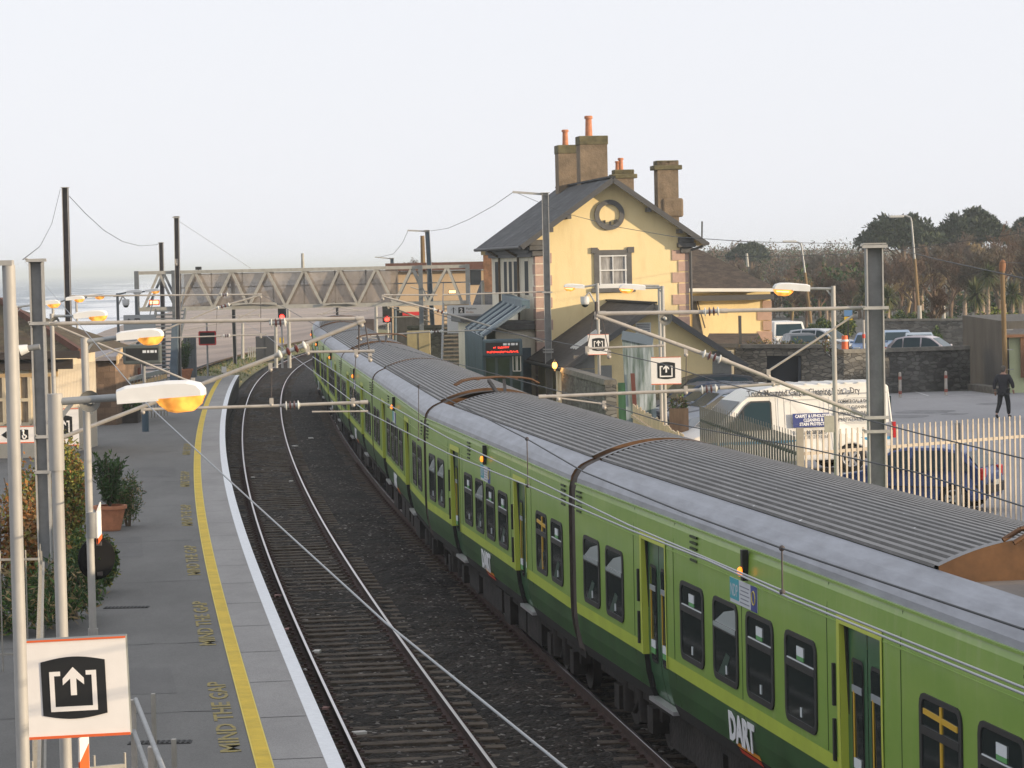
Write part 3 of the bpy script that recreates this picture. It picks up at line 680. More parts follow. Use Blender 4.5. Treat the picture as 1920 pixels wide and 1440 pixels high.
mast('thick grey mast in front of the white van, nearest on the right',(A(1646,1000).x,y,.9),A(1638,458),.27,dict(
  tubes=[(A(1630,577),A(1350,583),.032),(A(1318,585),A(1122,588),.034),(A(1628,782),A(1352,673),.034),(A(1318,663),A(1118,591),.034),(A(1462,719),A(1350,727),.025),(A(1318,731),A(1010,744),.028),(A(1030,744),A(1136,758),.015),(A(1440,696),A(1600,592),.018),(A(1040+65,653),A(1245,648),.018)],
  ins=[(A(1318,585),A(1350,583)),(A(1315,662),A(1354,675)),(A(1312,731),A(1346,728))],
  rods=[(A(1287,660),A(1286,728),.008),(A(1113,592),A(1101,650),.008),(A(1128,596),A(1142,660),.008),(A(1118,566),A(1118,600),.03)],
  clamps=[A(1286,658),A(1286,729),A(1441,698),A(1118,590),A(1047,741),A(1133,757),A(1101,655),A(1142,662),A(1450,714)],
  brackets=[A(1640,577),A(1641,782),A(1642,808),A(1638,462)]),wide=.26)
y=105.; B=lambda u,v:P(u,v,105.)
mast('tall dark brown mast rising above the sea at the left',(B(134,816).x,y,.9),B(122,352),.22,dict(
  tubes=[(B(130,555),B(490,552),.03),(B(138,690),B(405,578),.032),(B(420,573),B(490,553),.034),(B(262,635),B(415,630),.025),(B(430,629),B(500,627),.025)],
  ins=[(B(406,578),B(432,570)),(B(413,553),B(428,552)),(B(418,630),B(432,629))],
  rods=[(B(489,548),B(489,634),.014),(B(407,580),B(405,630),.008)],clamps=[B(489,553),B(489,628),B(263,634)],cs=.08),mat=mMastB,wide=.22)
mast('slim grey mast in front of the yellow house corner, with an arm at its top',(B(1031,783).x,y,.9),B(1022,362),.25,dict(
  tubes=[(B(1024,547),B(830,553),.028),(B(820,553),B(720,553),.028),(B(1018,640),B(838,588),.034),(B(812,580),B(718,556),.034),(B(922,618),B(830,622),.026),(B(806,622),B(670,632),.028),(B(690,633),B(724,637),.016)],
  ins=[(B(810,579),B(840,589)),(B(806,623),B(830,621))],clamps=[B(718,556),B(920,617),B(676,632),B(724,637)],brackets=[B(1026,548),B(1028,655),B(1028,660)],cs=.09),armtip=B(961,360),wide=.24)
y=150.; D=lambda u,v:P(u,v,150.)
mast('slim grey mast standing at the right end of the footbridge',(D(816,700).x,y,.9),D(801,432),.25,dict(
  tubes=[(D(806,604),D(728,574),.04),(D(804,592),D(705,596),.03),(D(804,548),D(770,538),.03)],clamps=[D(728,574)],brackets=[D(805,552)],cs=.1),mat=M('blue grey steel',(.10,.135,.17),.6,.2,var=.2,scale=2),armtip=D(764,432),wide=.24)
mast('thin mast with a bare arm showing over the footbridge rail',(P(736,640,205).x,205,.9),P(735,484,205),.26,dict(),mat=MATS['blue grey steel'],armtip=P(703,482,205),wide=.25)
mast('dark mast behind the left end of the footbridge, third along the wire',(P(308,700,156).x,156,.9),P(302,455,156),.23,dict(),mat=mMastB,wide=.22)
y=143.; E=lambda u,v:P(u,v,143.)
mast('brown and pale mast against the footbridge tower, with a small light on it',(E(336,715).x,y,.9),E(331,406),.24,dict(
  tubes=[(E(333,552),E(212,556),.02),(E(344,620),E(470,594),.02)],brackets=[E(331,408),E(333,600)],clamps=[E(331,490)],cs=.16),mat=mMastB,wide=.23)
F_=lambda u,v:P(u,v,197.)
mast('black mast on the grass bank seen beneath the footbridge',(F_(441,677).x,197,-.1),F_(436,520),.26,dict(
  tubes=[(F_(437,592),F_(486,590),.03),(F_(440,600),F_(486,577),.04),(F_(400,594),F_(437,592),.02)],cs=.1,clamps=[F_(486,590)]),mat=M('black mast paint',(.02,.019,.02),.7),wide=.25)
mast('far mast with crossed cantilevers beyond the end of the train',(P(633,640,235).x,235,-.1),P(632,566,235),.25,dict(
  tubes=[(P(632,586,235),P(594,589,235),.04),(P(632,584,235),P(690,582,235),.04),(P(632,576,235),P(600,590,235),.04),(P(632,576,235),P(680,583,235),.04)]),mat=mMastB,wide=.22)
# -------- wires
def wire(name,label,pts,r=.009,mat=None,sag=0,n=10,cat='wire',group=None,drop=None):
    mb=MB(); full=[]
    for a,b in zip(pts[:-1],pts[1:]):
        a,b=Vector(a),Vector(b); m=n if sag else 1
        for i in range(m): full.append(a.lerp(b,i/m)-V(0,0,sag*4*(i/m)*(1-i/m)))
    full.append(Vector(pts[-1])); mb.path(full,r,6)
    if drop is None:
        o=mb.build(name,mat or mWire); tag(o,label,cat,group); return o
    t=thing(name,label,cat,(0,0,0),0,group); mb.build('wire',mat or mWire,t)
    for a,b in drop:
        mb=MB(); mb.tube(a,b,r*.9,n=6); mb.sphere(b,r*3,8,5); mb.sphere(a,r*3,8,5); mb.build('dropper',mMastB,t)
    return t
g='overhead electric wires'
cA=A(690,775) if False else P(688,773,46); mA=P(694,668,46); cB=P(499,629,105); mB_=P(490,552,105)
def along(u,v,y): return P(u,v,y)
cN=[P(441,595,197),cB,cA,P(840,850,36.5),P(990,911,29.5),P(1180,993,24.2),P(1330,1052,21.2),P(1480,1121,18.8),P(1920,1302,14.9),P(2300,1470,12)]
wire('contact_wire','grey contact wire over the empty track, lower of the close pair crossing the train side',cN,.0075,mWireL,group=g)
dr=[(P(785,724,40),P(785,824,40)),(P(988,823,29.5),P(990,911,29.5)),(P(1466,1028,19),P(1467,1110,19)),(P(876,768,35),P(878,790,35))]
wire('messenger_wire','sagging dark wire from the left mast clamp over the train roof with thin droppers',[P(436,555,197),mB_,mA,P(785,724,40),P(880,768,35),P(988,823,29.5),P(1095,885,26),P(1280,960,22),P(1466,1028,19),P(1920,1180,15)],.007,mWire,group=g,drop=[(a,b) for a,b in dr[:3]])
wire('feeder_wire','pale wire along the train side, upper of the close pair crossing the carriages',[P(586,669,47),P(700,743,41),P(840,821,35),P(1180,985,24.4),P(1300,1036,22),P(1480,1113,19.2),P(1920,1290,15.1),P(2300,1440,12.5)],.0075,mWireL,group=g)
cR=P(1135,757,46); mR=P(1142,660,46)
wire('contact_wire','dark contact wire over the train track running past the palisade fence, lower right',[P(600,590,235),P(700,620,150),P(676,633,105),cR,P(1240,790,41),P(1515,841,33),P(1720,886,28.5),P(1920,950,24),P(2300,1090,19)],.0075,mWire,group=g)
wire('messenger_wire','thin dark wire sloping across the white van to the right edge',[P(718,556,105),P(900,615,70),P(1040,640,54),mR,P(1240,682,42),P(1352,717,38),P(1540,765,33),P(1720,812,28.5),P(1920,860,25),P(2300,990,20)],.007,mWire,group=g)
wire('earth_wire','pale wire hanging from the left mast top to the tall brown mast',[A(42,487),P(44,486,46.5),P(75,462,70),P(97,420,90),P(113,355,105)],.008,mWire)
wire('earth_wire','sagging wire between the tall brown mast and the next mast behind the footbridge',[P(130,368,105),P(160,400,112),P(195,432,122),P(230,453,133),P(262,461,144),P(292,459,155),P(300,456,156)],.012,mWire)
wire('earth_wire','long pale wire dropping from the left mast top across the near track',[A(46,490),P(200,668,32),P(280,762,27),P(440,910,20),P(720,1165,13.5),P(1060,1440,9.8),P(1250,1590,8)],.0055,mWireL)
wire('stay_wire','double stay wire slanting down from the mast with the small light',[E(336,415),P(470,503,150)],.01,mWireL)
wire('earth_wire','wire looping from the house-side mast arm to the next mast arm',[B(961,361),P(925,386,115),P(880,411,128),P(840,428,140),P(808,433,150)],.011,mWire)
wire('earth_wire','wire drooping between the two farthest mast arms on the right',[D(765,433),P(755,455,165),P(738,476,190),P(708,483,205)],.013,mWire)
wire('earth_wire','dark wire strung across the yellow gable to the thick mast top',[B(972,363),P(1060,400,95),P(1160,426,80),P(1265,444,68),P(1400,453,57),A(1635,458)],.008,mWire)
wire('earth_wire','dark wire falling from the thick mast top to the right edge',[A(1645,457),P(1760,487,38),P(1920,522,30),P(2100,560,25)],.007,mWire)
wire('telephone_wire','thin telephone wire rising to the right in front of the woods',[P(1345,481,150),P(1500,480,140),P(1640,474,130),P(1780,456,122),P(1920,436,116),P(2100,405,108)],.014,mWire)
wire('telephone_wire','faint wire reaching the right-hand wooden pole',[P(1800,520,118),P(1850,505,117),P(1879,490,116)],.012,mWire)
wire('telephone_wire','short wire from the wooden pole to the right edge',[P(1881,492,116),P(1930,494,110)],.012,mWire)
# -------- lamps on posts
def lantern(t, p, e, s=1.0, tilt=.06, lit=True):
    e=Vector(e).normalized(); z=(V(0,0,1)+e*-tilt).normalized(); e=(e+V(0,0,tilt)).normalized(); n=e.cross(z).normalized()
    def W(a,b,c): return Vector(p)+(e*a+n*b+z*c)*s
    prof=[(0,-.035),(0,.055),(.06,.075),(.36,.088),(.52,.08),(.60,.055),(.635,.01),(.635,-.035)]
    mb=MB(); n0=len(prof); rows=[]
    for b,k in ((-.105,.82),(-.07,1),(.07,1),(.105,.82)):
        for a,c in prof: rows.append(W(a if a<.3 else .3+(a-.3)*(1 if abs(b)<.08 else .93),b,-.035+(c+.035)*k))
    fs=[(i*n0+j,i*n0+j+1,(i+1)*n0+j+1,(i+1)*n0+j) for i in range(3) for j in range(n0-1)]
    fs+=[tuple(range(n0)),tuple(range(3*n0,4*n0))[::-1],(0,n0,2*n0,3*n0)]
    mb.add(rows,fs); 
    lo=[(0,-.05),(.63,-.05)]; mb.hexa([W(0,-.108,-.05),W(.3,-.108,-.05),W(.3,.108,-.05),W(0,.108,-.05)],[W(0,-.108,-.03),W(.3,-.108,-.03),W(.3,.108,-.03),W(0,.108,-.03)])
    mb.build('lantern',mLampW,t)
    b=[(.27,-.036),(.30,-.085),(.36,-.135),(.42,-.15),(.54,-.145),(.60,-.10),(.63,-.036)]
    mb=MB(); m=len(b); rows=[W(a,bb,c if abs(bb)<.08 else -.036+(c+.036)*.8) for bb in (-.095,-.06,.06,.095) for a,c in b]
    mb.add(rows,[(i*m+j,i*m+j+1,(i+1)*m+j+1,(i+1)*m+j) for i in range(3) for j in range(m-1)]+[tuple(range(m)),tuple(range(3*m,4*m))[::-1]],0,True)
    mb.add([W(.36,-.0975,-.06),W(.59,-.0975,-.06),W(.57,-.0955,-.082),W(.37,-.0955,-.082)],[(0,1,2,3)],1)
    mb.build('lamp_bowl',[mLampO if lit else mLampW,mLampO2 if lit else mLampW],t)
def lamp(label, up, vp, y, hu, hv, r=.055, s=1.0, base=None, sleeve=0, lit=True, zbase=PZ, cat='lamp post', back=None, mat=None):
    top=P(up,vp,y); t=thing('lamp_post',label,cat,(top.x+.005,y,zbase),0,'orange sodium lamps on posts')
    mb=MB(); mb.tube((top.x+.012,y,zbase),top,r,r*.95,n=12)
    if sleeve: mb.tube(top-V(0,0,sleeve),top+V(0,0,.01),r*1.22,n=12)
    mb.tube((top.x+.012,y,zbase),(top.x+.012,y,zbase+.9),r*1.3,n=12)
    mb.build('post',mat or mPost,t)
    h=P(hu,hv,y if back is None else back); e=h-top; e=Vector((e.x,e.y,0)).normalized()
    st=top-V(0,0,.05); mb=MB(); mb.tube(st,h+e*.05,r*.62,n=10); mb.bar(st-V(0,0,.16),st+(h-st)*.3-V(0,0,.0),.02,.03); mb.build('arm',mat or mGalv,t)
    lantern(t,h,e,s,lit=lit); return t
lamp('nearest lamp post, its large orange lantern over the platform',103,741,21,222,744,r=.046,s=1.0,sleeve=.55)
lamp('second lamp post along the platform, orange lantern above the station name display',158,634,38,220,632,r=.052,s=.96,sleeve=.0)
lamp('third lamp post, double lantern level with the brown hut roof',97,588,62,139,593,r=.05,s=1.12)
lamp('lamp post hidden behind the far left pole, its lantern beside the left mast',30,573,84,70,570,r=.05,s=1.05)
lamp('lamp post with a lantern just right of the left mast, in front of the sea',99,569,100,124,561,r=.05,s=1.0)
lamp('lamp post with a lantern just right of the tall brown mast',143,561,112,164,556,r=.05,s=1.05)
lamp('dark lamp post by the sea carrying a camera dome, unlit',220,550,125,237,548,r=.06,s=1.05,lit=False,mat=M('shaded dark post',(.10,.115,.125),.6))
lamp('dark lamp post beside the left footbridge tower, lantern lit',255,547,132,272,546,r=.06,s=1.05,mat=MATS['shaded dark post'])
lamp('lamp post between the palisade fence and the stone gateway, lantern pointing left',1562,536,49,1518,541,r=.042,s=.98)
lamp('lamp post beside the exit sign and loudspeaker, lantern glowing against the yellow gable',1242,536,80,1210,540,r=.055,s=1.15)
lamp('lamp post with a small lantern in front of the sash window',1120,531,97,1096,538,r=.055,s=1.1)
# twin post next to the loudspeaker post
t=thing('lamp_post','bare second pole standing close beside the loudspeaker lamp post','lamp post',(P(1236,536,84).x,84,PZ)); mb=MB(); p=P(1236,536,84); mb.tube((p.x,84,PZ),p,.05,n=10); mb.tube(p,p-V(.5,0,-.02),.03,n=8); mb.build('post',mPost,t)
t=thing('lamp_post','tall pale pole at the far left edge with a bracket at its top','lamp post',(P(40,1200,19.5).x,19.5,PZ)); mb=MB(); p=P(16,497,19.5); b=P(44,1440,19.5); b=p+(b-p)*1.5; mb.tube(b,p,.046,.044,n=14); mb.build('post',mPost,t)
mb=MB(); mb.bar(p+V(.03,0,.015),p+V(-.3,0,.015),.09,.035); mb.build('arm',mPost,t)
# -------- exit signs
mSignW=M('sign white',(.84,.80,.76),.55,var=.04,scale=3); mSignK=M('sign black',(.012,.012,.012),.5); mSignO=M('sign orange rim',(.75,.13,.03),.5); mSignG=M('sign case grey',(.22,.23,.22),.7)
def board(label, c, w, h, y, kind='exit', yaw=0, tilt=0, depth=.07, name='exit_sign', cat='sign', group=None, post=None):
    c=Vector(c); t=thing(name,label,cat,c,0,group)
    ex=V(math.cos(yaw),math.sin(yaw),0); ez=V(0,0,1); ez2=(ez+ex*-tilt).normalized(); ex2=(ex+ez*tilt).normalized(); n=ex2.cross(ez2)   # n points towards the camera (-y)
    def S(s_,t_,o=0): return c+ex2*((s_-.5)*w)+ez2*((t_-.5)*h)+n*o
    mb=MB(); mb.hexa([S(0,0,0),S(1,0,0),S(1,0,-depth),S(0,0,-depth)],[S(0,1,0),S(1,1,0),S(1,1,-depth),S(0,1,-depth)]); 
    mb.add([S(0,0,.001),S(1,0,.001),S(1,1,.001),S(0,1,.001)],[(0,1,2,3)],1); mb.build('board',[mSignG,mSignW],t)
    r=.026 if kind!='access' else .06
    for a,b in ((0,r),(1-r*.7,1)):
        mb=MB(); mb.hexa([S(0,a,0),S(1,a,0),S(1,a,.012),S(0,a,.012)],[S(0,b,0),S(1,b,0),S(1,b,.012),S(0,b,.012)]); mb.build('orange_rim',mSignO,t)
    def poly(ps,mat,nm,o):
        mb=MB(); mb.prism([S(a,b,o) for a,b in ps],n*.003); mb.build(nm,mat,t)
    def blk(x0,x1,z0,z1,bul):
        k=10; return [(x0+(x1-x0)*i/k, z0-bul*math.sin(math.pi*i/k)) for i in range(k+1)]+[(x1-(x1-x0)*i/k, z1+bul*math.sin(math.pi*i/k)) for i in range(k+1)]
    if kind=='exit':
        poly(blk(.21,.80,.235,.775,.045),mSignK,'black_field',.004)
        for nm,ps in (('bracket_mark',[(.285,.27),(.715,.27),(.715,.675),(.62,.675),(.62,.63),(.672,.63),(.672,.318),(.328,.318),(.328,.63),(.385,.63),(.385,.675),(.285,.675)]),
                      ('arrow_mark',[(.475,.43),(.53,.43),(.53,.60),(.60,.535),(.60,.60),(.5025,.715),(.405,.60),(.405,.535),(.475,.60)])):
            poly(ps,mSignW,nm,.009)
    if kind=='access':
        poly([(.05,.5),(.2,.72),(.2,.28)],mSignK,'arrow_mark',.004)
        poly(blk(.56,.80,.22,.78,.02),mSignK,'black_field',.004)
        mb=MB(); R=[S(.68+.045*math.cos(a)*1.0,.40+.15*math.sin(a),.009) for a in [rad(x) for x in range(150,400,25)]]; mb.path(R,.018,5)
        mb.path([S(.66,.68,.009),S(.665,.47,.009),S(.72,.46,.009),S(.745,.32,.009)],.018,5); mb.sphere(S(.655,.71,.009),.03,8,5); mb.build('wheelchair_mark',mSignW,t)
    return t
gx='orange-rimmed exit signs on posts'
board('large exit sign nearest the camera, bottom left',P(138,1290,20.2),.765,.70,20.2,yaw=.03,tilt=.028,depth=.11,group=gx)
board('exit sign on the loudspeaker lamp post by the mural',P(1249,695,79.6),.83,.76,80,tilt=.0,group=gx)
board('exit sign in front of the small annexe roof, held on the window lamp post',P(1122,646,96.6),.71,.69,97,group=gx)
board('exit sign half hidden behind the nearest lamp post',P(118,801,60),.66,.78,60,group=gx)
board('long low sign with a wheelchair symbol, left edge',P(33,815,59),.74,.35,59,kind='access',name='wheelchair_sign',group=None)
# -------- small things fixed to the posts
def speaker(label,u,v,y,s=1):
    c=P(u,v,y); t=thing('loudspeaker',label,'loudspeaker',c,0,'grey horn loudspeakers'); mb=MB()
    mb.prof(c+V(0,.22,0)*s,c+V(0,-.12,0)*s,[(0,.05*s),(.4,.08*s),(.8,.14*s),(1,.17*s)],n=14); mb.prof(c+V(0,-.12,0)*s,c+V(0,-.06,0)*s,[(0,.165*s),(.9,.08*s)],n=14,mi=1); mb.sphere(c+V(0,-.10,0)*s,.045*s,8,6)
    mb.build('horn',[M('speaker grey',(.5,.5,.47),.5),M('speaker mouth',(.16,.155,.14),.7)],t); mb=MB(); mb.bar(c+V(-.02,.2,-.2)*s,c+V(-.02,.2,0)*s,.05*s); mb.build('bracket',mGalv,t)
speaker('grey horn loudspeaker under the nearest lamp arm',170,752,37.6,.85); speaker('grey horn loudspeaker beside the lantern on the yellow annexe',1247,597,79.6,1.1); speaker('small loudspeaker behind the third lamp post',104,603,61.6,.6)
def dome(label,u,v,y,au,av):
    c=P(u,v,y); t=thing('security_camera',label,'security camera',c,0,'dome security cameras'); mb=MB(); mb.sphere(c,.15,12,8); mb.tube(c,c+V(0,0,.18),.155,n=12); mb.build('housing',M('camera white',(.6,.6,.6),.4),t)
    mb=MB(); mb.sphere(c-V(0,0,.06),.125,12,8); mb.build('dome',mGlass,t); mb=MB(); a=P(au,av,y); mb.path([c+V(0,0,.16),c+V((a.x-c.x)*.4,0,.32),a],.03,8); mb.build('arm',mPost,t)
dome('white dome camera hanging left of the window lamp post',1097,566,97,1118,572); dome('dome camera on the dark post by the sea',236,569,125,221,574)
mMirB=M('mirror back black',(.012,.012,.013),.95,spec=.05); t=thing('safety_mirror','round black mirror seen from behind, low on the second post','mirror',P(183,1047,38.2)); c=P(183,1047,38.2)
mb=MB(); mb.prof(c+V(-.03,.03,0),c+V(.03,-.04,0),[(0,.28),(.35,.285),(.8,.25),(1,.02)],n=28); mb.build('dish',mMirB,t); mb=MB(); 
for dz in (.2,-.2): mb.box(c+V(.03,-.04,dz),(.07,.05,.05))
mb.build('clip',mMastB,t)
t=thing('platform_number_sign','narrow white and orange plate seen edge on, clipped to the second post','sign',P(185,988,37.6)); a=P(181,988,37.5)
mb=MB(); d=V(.10,.30,0); mb.prism([a+V(0,0,-.22),a+V(0,0,.2),a+d*.35+V(0,0,.32),a+d*.35+V(0,0,-.16)],(.015,0,0)); mb.build('plate',mSignW,t); mb=MB(); mb.prism([a+V(-.004,0,-.225),a+V(-.004,0,-.15),a+d*.35+V(-.004,0,-.1),a+d*.35+V(-.004,0,-.16)],(.024,0,0)); mb.build('orange_rim',mSignO,t)
mb=MB(); s0=P(171,985,37.9); mb.tube(s0-V(0,0,.17),s0+V(0,0,.17),.066,n=12); mb.build('clamp_band',mMast,t)
t=thing('notice_board','small dull notice plate on the right-hand lamp post','sign',P(1555,795,48.9)); mb=MB(); c=P(1555,795,48.9); mb.box(c,(.17,.02,.28)); mb.build('plate',M('dull notice',(.45,.43,.36),.7,var=.1,scale=9),t)
# floodlight on the left
t=thing('floodlight','pale floodlight fixed beside the left pole','floodlight',P(40,657,44)); c=P(38,657,44); mb=MB(); mb.tube(c,c+V(.12,0,.03),.085,.06,n=12); mb.build('hood',mLampW,t); mb=MB(); mb.tube(c+V(.12,0,.03),c+V(.3,0,.05),.045,n=8); mb.build('body',mMast,t)
# -------- signals
def signal(label,u,v,y,ub,vb):
    c=P(u,v,y); b=P(ub,vb,y); t=thing('railway_signal',label,'railway signal',b,0,'red railway signals'); mb=MB(); mb.tube(b,V(b.x,y,c.z),.06,n=8); mb.build('post',mPost,t)
    mb=MB(); mb.box(c+V(0,0,.22),(.5,.25,1.0)); mb.build('head',mBlk,t); mb=MB(); mb.tube(c+V(0,-.13,-.1),c+V(0,-.2,-.1),.14,n=12); mb.build('red_light',M('lit red signal',(1,.03,.02),.4,emit=9),t); 
    mb=MB(); mb.tube(c+V(0,-.13,-.1),c+V(0,-.34,-.06),.17,n=12,caps=False); mb.build('hood',mBlk,t)
    return t
signal('red signal below the footbridge, left of the train',529,591,180,530,690); signal('red signal just right of the train, at the foot of the bridge stairs',726,595,158,728,655)
# ------------------------------------------------------------------ station house and other buildings
mYW=M('yellow render',(.85,.675,.355),.85,var=.07,scale=.8,bump=.12,bscale=25,col2=(.88,.71,.39))
mYW2=M('cream render',(.80,.73,.58),.85,var=.1,scale=.8,bump=.12,bscale=25)
def wallstain(m,amt,col):
    n,l,b=nodes(m); t=n.new('ShaderNodeTexCoord'); mp=n.new('ShaderNodeMapping'); mp.inputs['Scale'].default_value=(1.8,1.8,.35); l.new(t.outputs['Object'],mp.inputs[0])
    nz=n.new('ShaderNodeTexNoise'); nz.inputs['Scale'].default_value=1.5; nz.inputs['Detail'].default_value=8; nz.inputs['Roughness'].default_value=.72; l.new(mp.outputs[0],nz.inputs['Vector'])
    r=n.new('ShaderNodeMapRange'); r.inputs[1].default_value=.5; r.inputs[2].default_value=.75; r.inputs[3].default_value=0; r.inputs[4].default_value=amt; l.new(nz.outputs['Fac'],r.inputs[0])
    x=n.new('ShaderNodeMix'); x.data_type='RGBA'; src=b.inputs['Base Color'].links[0].from_socket; l.new(r.outputs[0],x.inputs[0]); l.new(src,x.inputs[6]); x.inputs[7].default_value=(*col,1); l.new(x.outputs[2],b.inputs['Base Color'])
wallstain(mYW,.42,(.60,.43,.19)); wallstain(mYW2,.5,(.50,.43,.31))
mSlate=M('slate roof',(.06,.064,.068),.75,var=.6,scale=1.1,bump=.3,bscale=10)
def slate(m,course=.24,w=.3,amt=.55):
    n,l,b=nodes(m); t=n.new('ShaderNodeTexCoord'); br=n.new('ShaderNodeTexBrick'); br.inputs['Scale'].default_value=1; br.inputs['Brick Width'].default_value=w; br.inputs['Bias'].default_value=0; br.inputs['Row Height'].default_value=course; br.inputs['Mortar Size'].default_value=.012
    br.inputs['Color1'].default_value=(1,1,1,1); br.inputs['Color2'].default_value=(.55,.55,.55,1); br.inputs['Mortar'].default_value=(1-amt,)*3+(1,)
    l.new(t.outputs['UV'],br.inputs[0]); src=b.inputs['Base Color'].links[0].from_socket; x=n.new('ShaderNodeMix'); x.data_type='RGBA'; x.blend_type='MULTIPLY'; x.inputs[0].default_value=1
    l.new(src,x.inputs[6]); l.new(br.outputs[0],x.inputs[7]); l.new(x.outputs[2],b.inputs['Base Color']); return m
def uvplane(o,ex,ey,org):            # planar UVs in metres
    me=o.data; uv=me.uv_layers.new(name='UVMap'); ex,ey,org=Vector(ex),Vector(ey),Vector(org); off=WM[o].translation if o in WM else V(0,0,0)
    R=WM[o].to_3x3() if o in WM else Matrix.Identity(3)
    for lp in me.loops:
        p=R@me.vertices[lp.vertex_index].co+off-org; uv.data[lp.index].uv=(p.dot(ex),p.dot(ey))
slate(mSlate)
mSlateB=slate(M('brown slate roof',(.085,.062,.045),.85,var=.4,scale=3,bump=.35,bscale=9),.22,.28,.35)
mTrim=M('dark stone trim',(.115,.112,.108),.75,var=.2,scale=4); mQuoin=M('pink quoin stone',(.50,.34,.27),.85,var=.1,scale=5); mFascia=M('dark fascia',(.07,.07,.072),.6)
mChim=M('rendered chimney',(.20,.15,.10),.95,var=.25,scale=2.2,bump=.4,bscale=14); mChimT=M('mossy chimney top',(.12,.105,.055),.95,var=.4,scale=3); mPot=M('terracotta pot',(.50,.20,.10),.8,var=.18,scale=6)
mWinW=M('white window paint',(.72,.72,.70),.5); mPane=M('house window glass',(.025,.03,.035),.08,spec=.7); mCurt=M('net curtain',(.30,.29,.28),.8,var=.45,scale=9,stretch=(1,1,.15))
BETA=rad(7.5); HX=V(math.cos(BETA),math.sin(BETA),0); HY=V(-math.sin(BETA),math.cos(BETA),0); HO=V(1.0,110,0)
def HW(a,b,z): return HO+HX*a+HY*b+V(0,0,z)
def hbox(mb,a0,a1,b0,b1,z0,z1,mi=0): return mb.hexa([HW(a0,b0,z0),HW(a1,b0,z0),HW(a1,b1,z0),HW(a0,b1,z0)],[HW(a0,b0,z1),HW(a1,b0,z1),HW(a1,b1,z1),HW(a0,b1,z1)],mi)
def gable_roof(name,parent,a0,a1,b0,b1,ze,zr,oa,ob0,ob1,th=.12,mat=None,frame=HW,fas=None,slope=None):
    am=(a0+a1)/2; k=(zr-ze)/((a1-a0)/2); out=None
    for s in (-1,1):
        ae=am+s*((a1-a0)/2+oa); zE=zr-k*abs(ae-am)
        mb=MB(); F=frame
        mb.hexa([F(am,b0-ob0,zr),F(ae,b0-ob0,zE),F(ae,b1+ob1,zE),F(am,b1+ob1,zr)],[F(am,b0-ob0,zr+th),F(ae,b0-ob0,zE+th),F(ae,b1+ob1,zE+th),F(am,b1+ob1,zr+th)])
        o=mb.build('roof_slope',mat or mSlate,parent); e1=(F(0,1,0)-F(0,0,0)).normalized(); e2=(F(am,0,zr)-F(ae,0,zE)).normalized(); uvplane(o,e1,e2,F(ae,b0,zE))
        mb=MB(); d=F(ae,0,zE)-F(am,0,zr)
        p0,p1=F(am,b0-ob0-.03,zr+.02),F(ae,b0-ob0-.03,zE+.02); mb.bar(p0,p1,.05,.2,up=(0,0,1)); mb.build('bargeboard',fas or mFascia,parent)
        mb=MB(); mb.tube(F(ae+s*.06,b0-ob0,zE+.03),F(ae+s*.06,b1+ob1,zE+.03),.07,n=8); mb.build('gutter',mFascia,parent)
    mb=MB(); mb.bar(frame(am,b0-ob0,zr+th+.02),frame(am,b1+ob1,zr+th+.02),.22,.07); mb.build('ridge_tiles',mat or mSlate,parent)
HWid,HDep,ZE,ZR=5.9,13.4,7.55,9.62
house=thing('station_house','two-storey yellow station house with slate gable roof, ring window and tall chimneys','house',HW(0,0,.9))
mb=MB(); L=[HW(0,0,.8),HW(HWid,0,.8),HW(HWid,0,ZE),HW(HWid/2,0,ZR),HW(0,0,ZE)]; mb.prism(L,HY*HDep); w=mb.build('wall',mYW,house)
mb=MB(); mb.quad(HW(-.012,.01,.8),HW(-.012,HDep,.8),HW(-.012,HDep,7.2),HW(-.012,.01,7.2)); mb.build('side_wall_face',mYW2,house)
gable_roof('roof',house,0,HWid,0,HDep,ZE,ZR,.62,.6,.3)
mb=MB(); mb.add([HW(-.62,-.6,7.12),HW(-.62,HDep+.3,7.12),HW(0,HDep+.3,7.12),HW(0,-.02,7.12)],[(0,1,2,3)]); hbox(mb,-.28,0,0,HDep,6.93,7.1); hbox(mb,-.16,0,0,HDep,6.78,6.93); mb.build('eaves_cornice',mFascia,house)
for a0,a1 in ((-.28,.42),(HWid-.42,HWid+.28)):
    mb=MB(); hbox(mb,a0,a1,-.28,.25,7.02,7.2); hbox(mb,a0+.05,a1-.05,-.23,.25,7.2,7.42); hbox(mb,a0+.12,a1-.12,-.14,.2,6.8,7.02); mb.build('corner_console',mTrim,house,bevel=.03)
for a in (1.25,4.35,5.55,.55):
    mb=MB(); z=ZR-.70*abs(a-HWid/2)-.14; hbox(mb,a-.08,a+.08,-.55,0,z-.1,z+.06); mb.build('purlin_end',mTrim,house)
mb=MB(); i=0; z=1.0; hbox(mb,HWid-.37,HWid+.022,-.022,.02,1,6.75,1)
while z<6.75:
    long=i%2; w=.62 if long else .38; w2=.38 if long else .62
    hbox(mb,HWid-w,HWid+.035,-.035,.02,z,z+.39); z+=.425; i+=1
mb.build('quoins',[mQuoin,mYW],house,bevel=.008); mb=MB(); i=0; z=1.0; hbox(mb,-.022,.37,-.022,.02,1,6.75,1); hbox(mb,-.022,0,.02,.37,1,6.75,1)
while z<6.75:
    long=i%2; w=.62 if long else .38; w2=.38 if long else .62
    hbox(mb,-.035,w,-.035,.02,z,z+.39); hbox(mb,-.04,0,.02,w2,z,z+.39); z+=.425; i+=1
mb.build('quoins',[mQuoin,mYW2],house,bevel=.008)
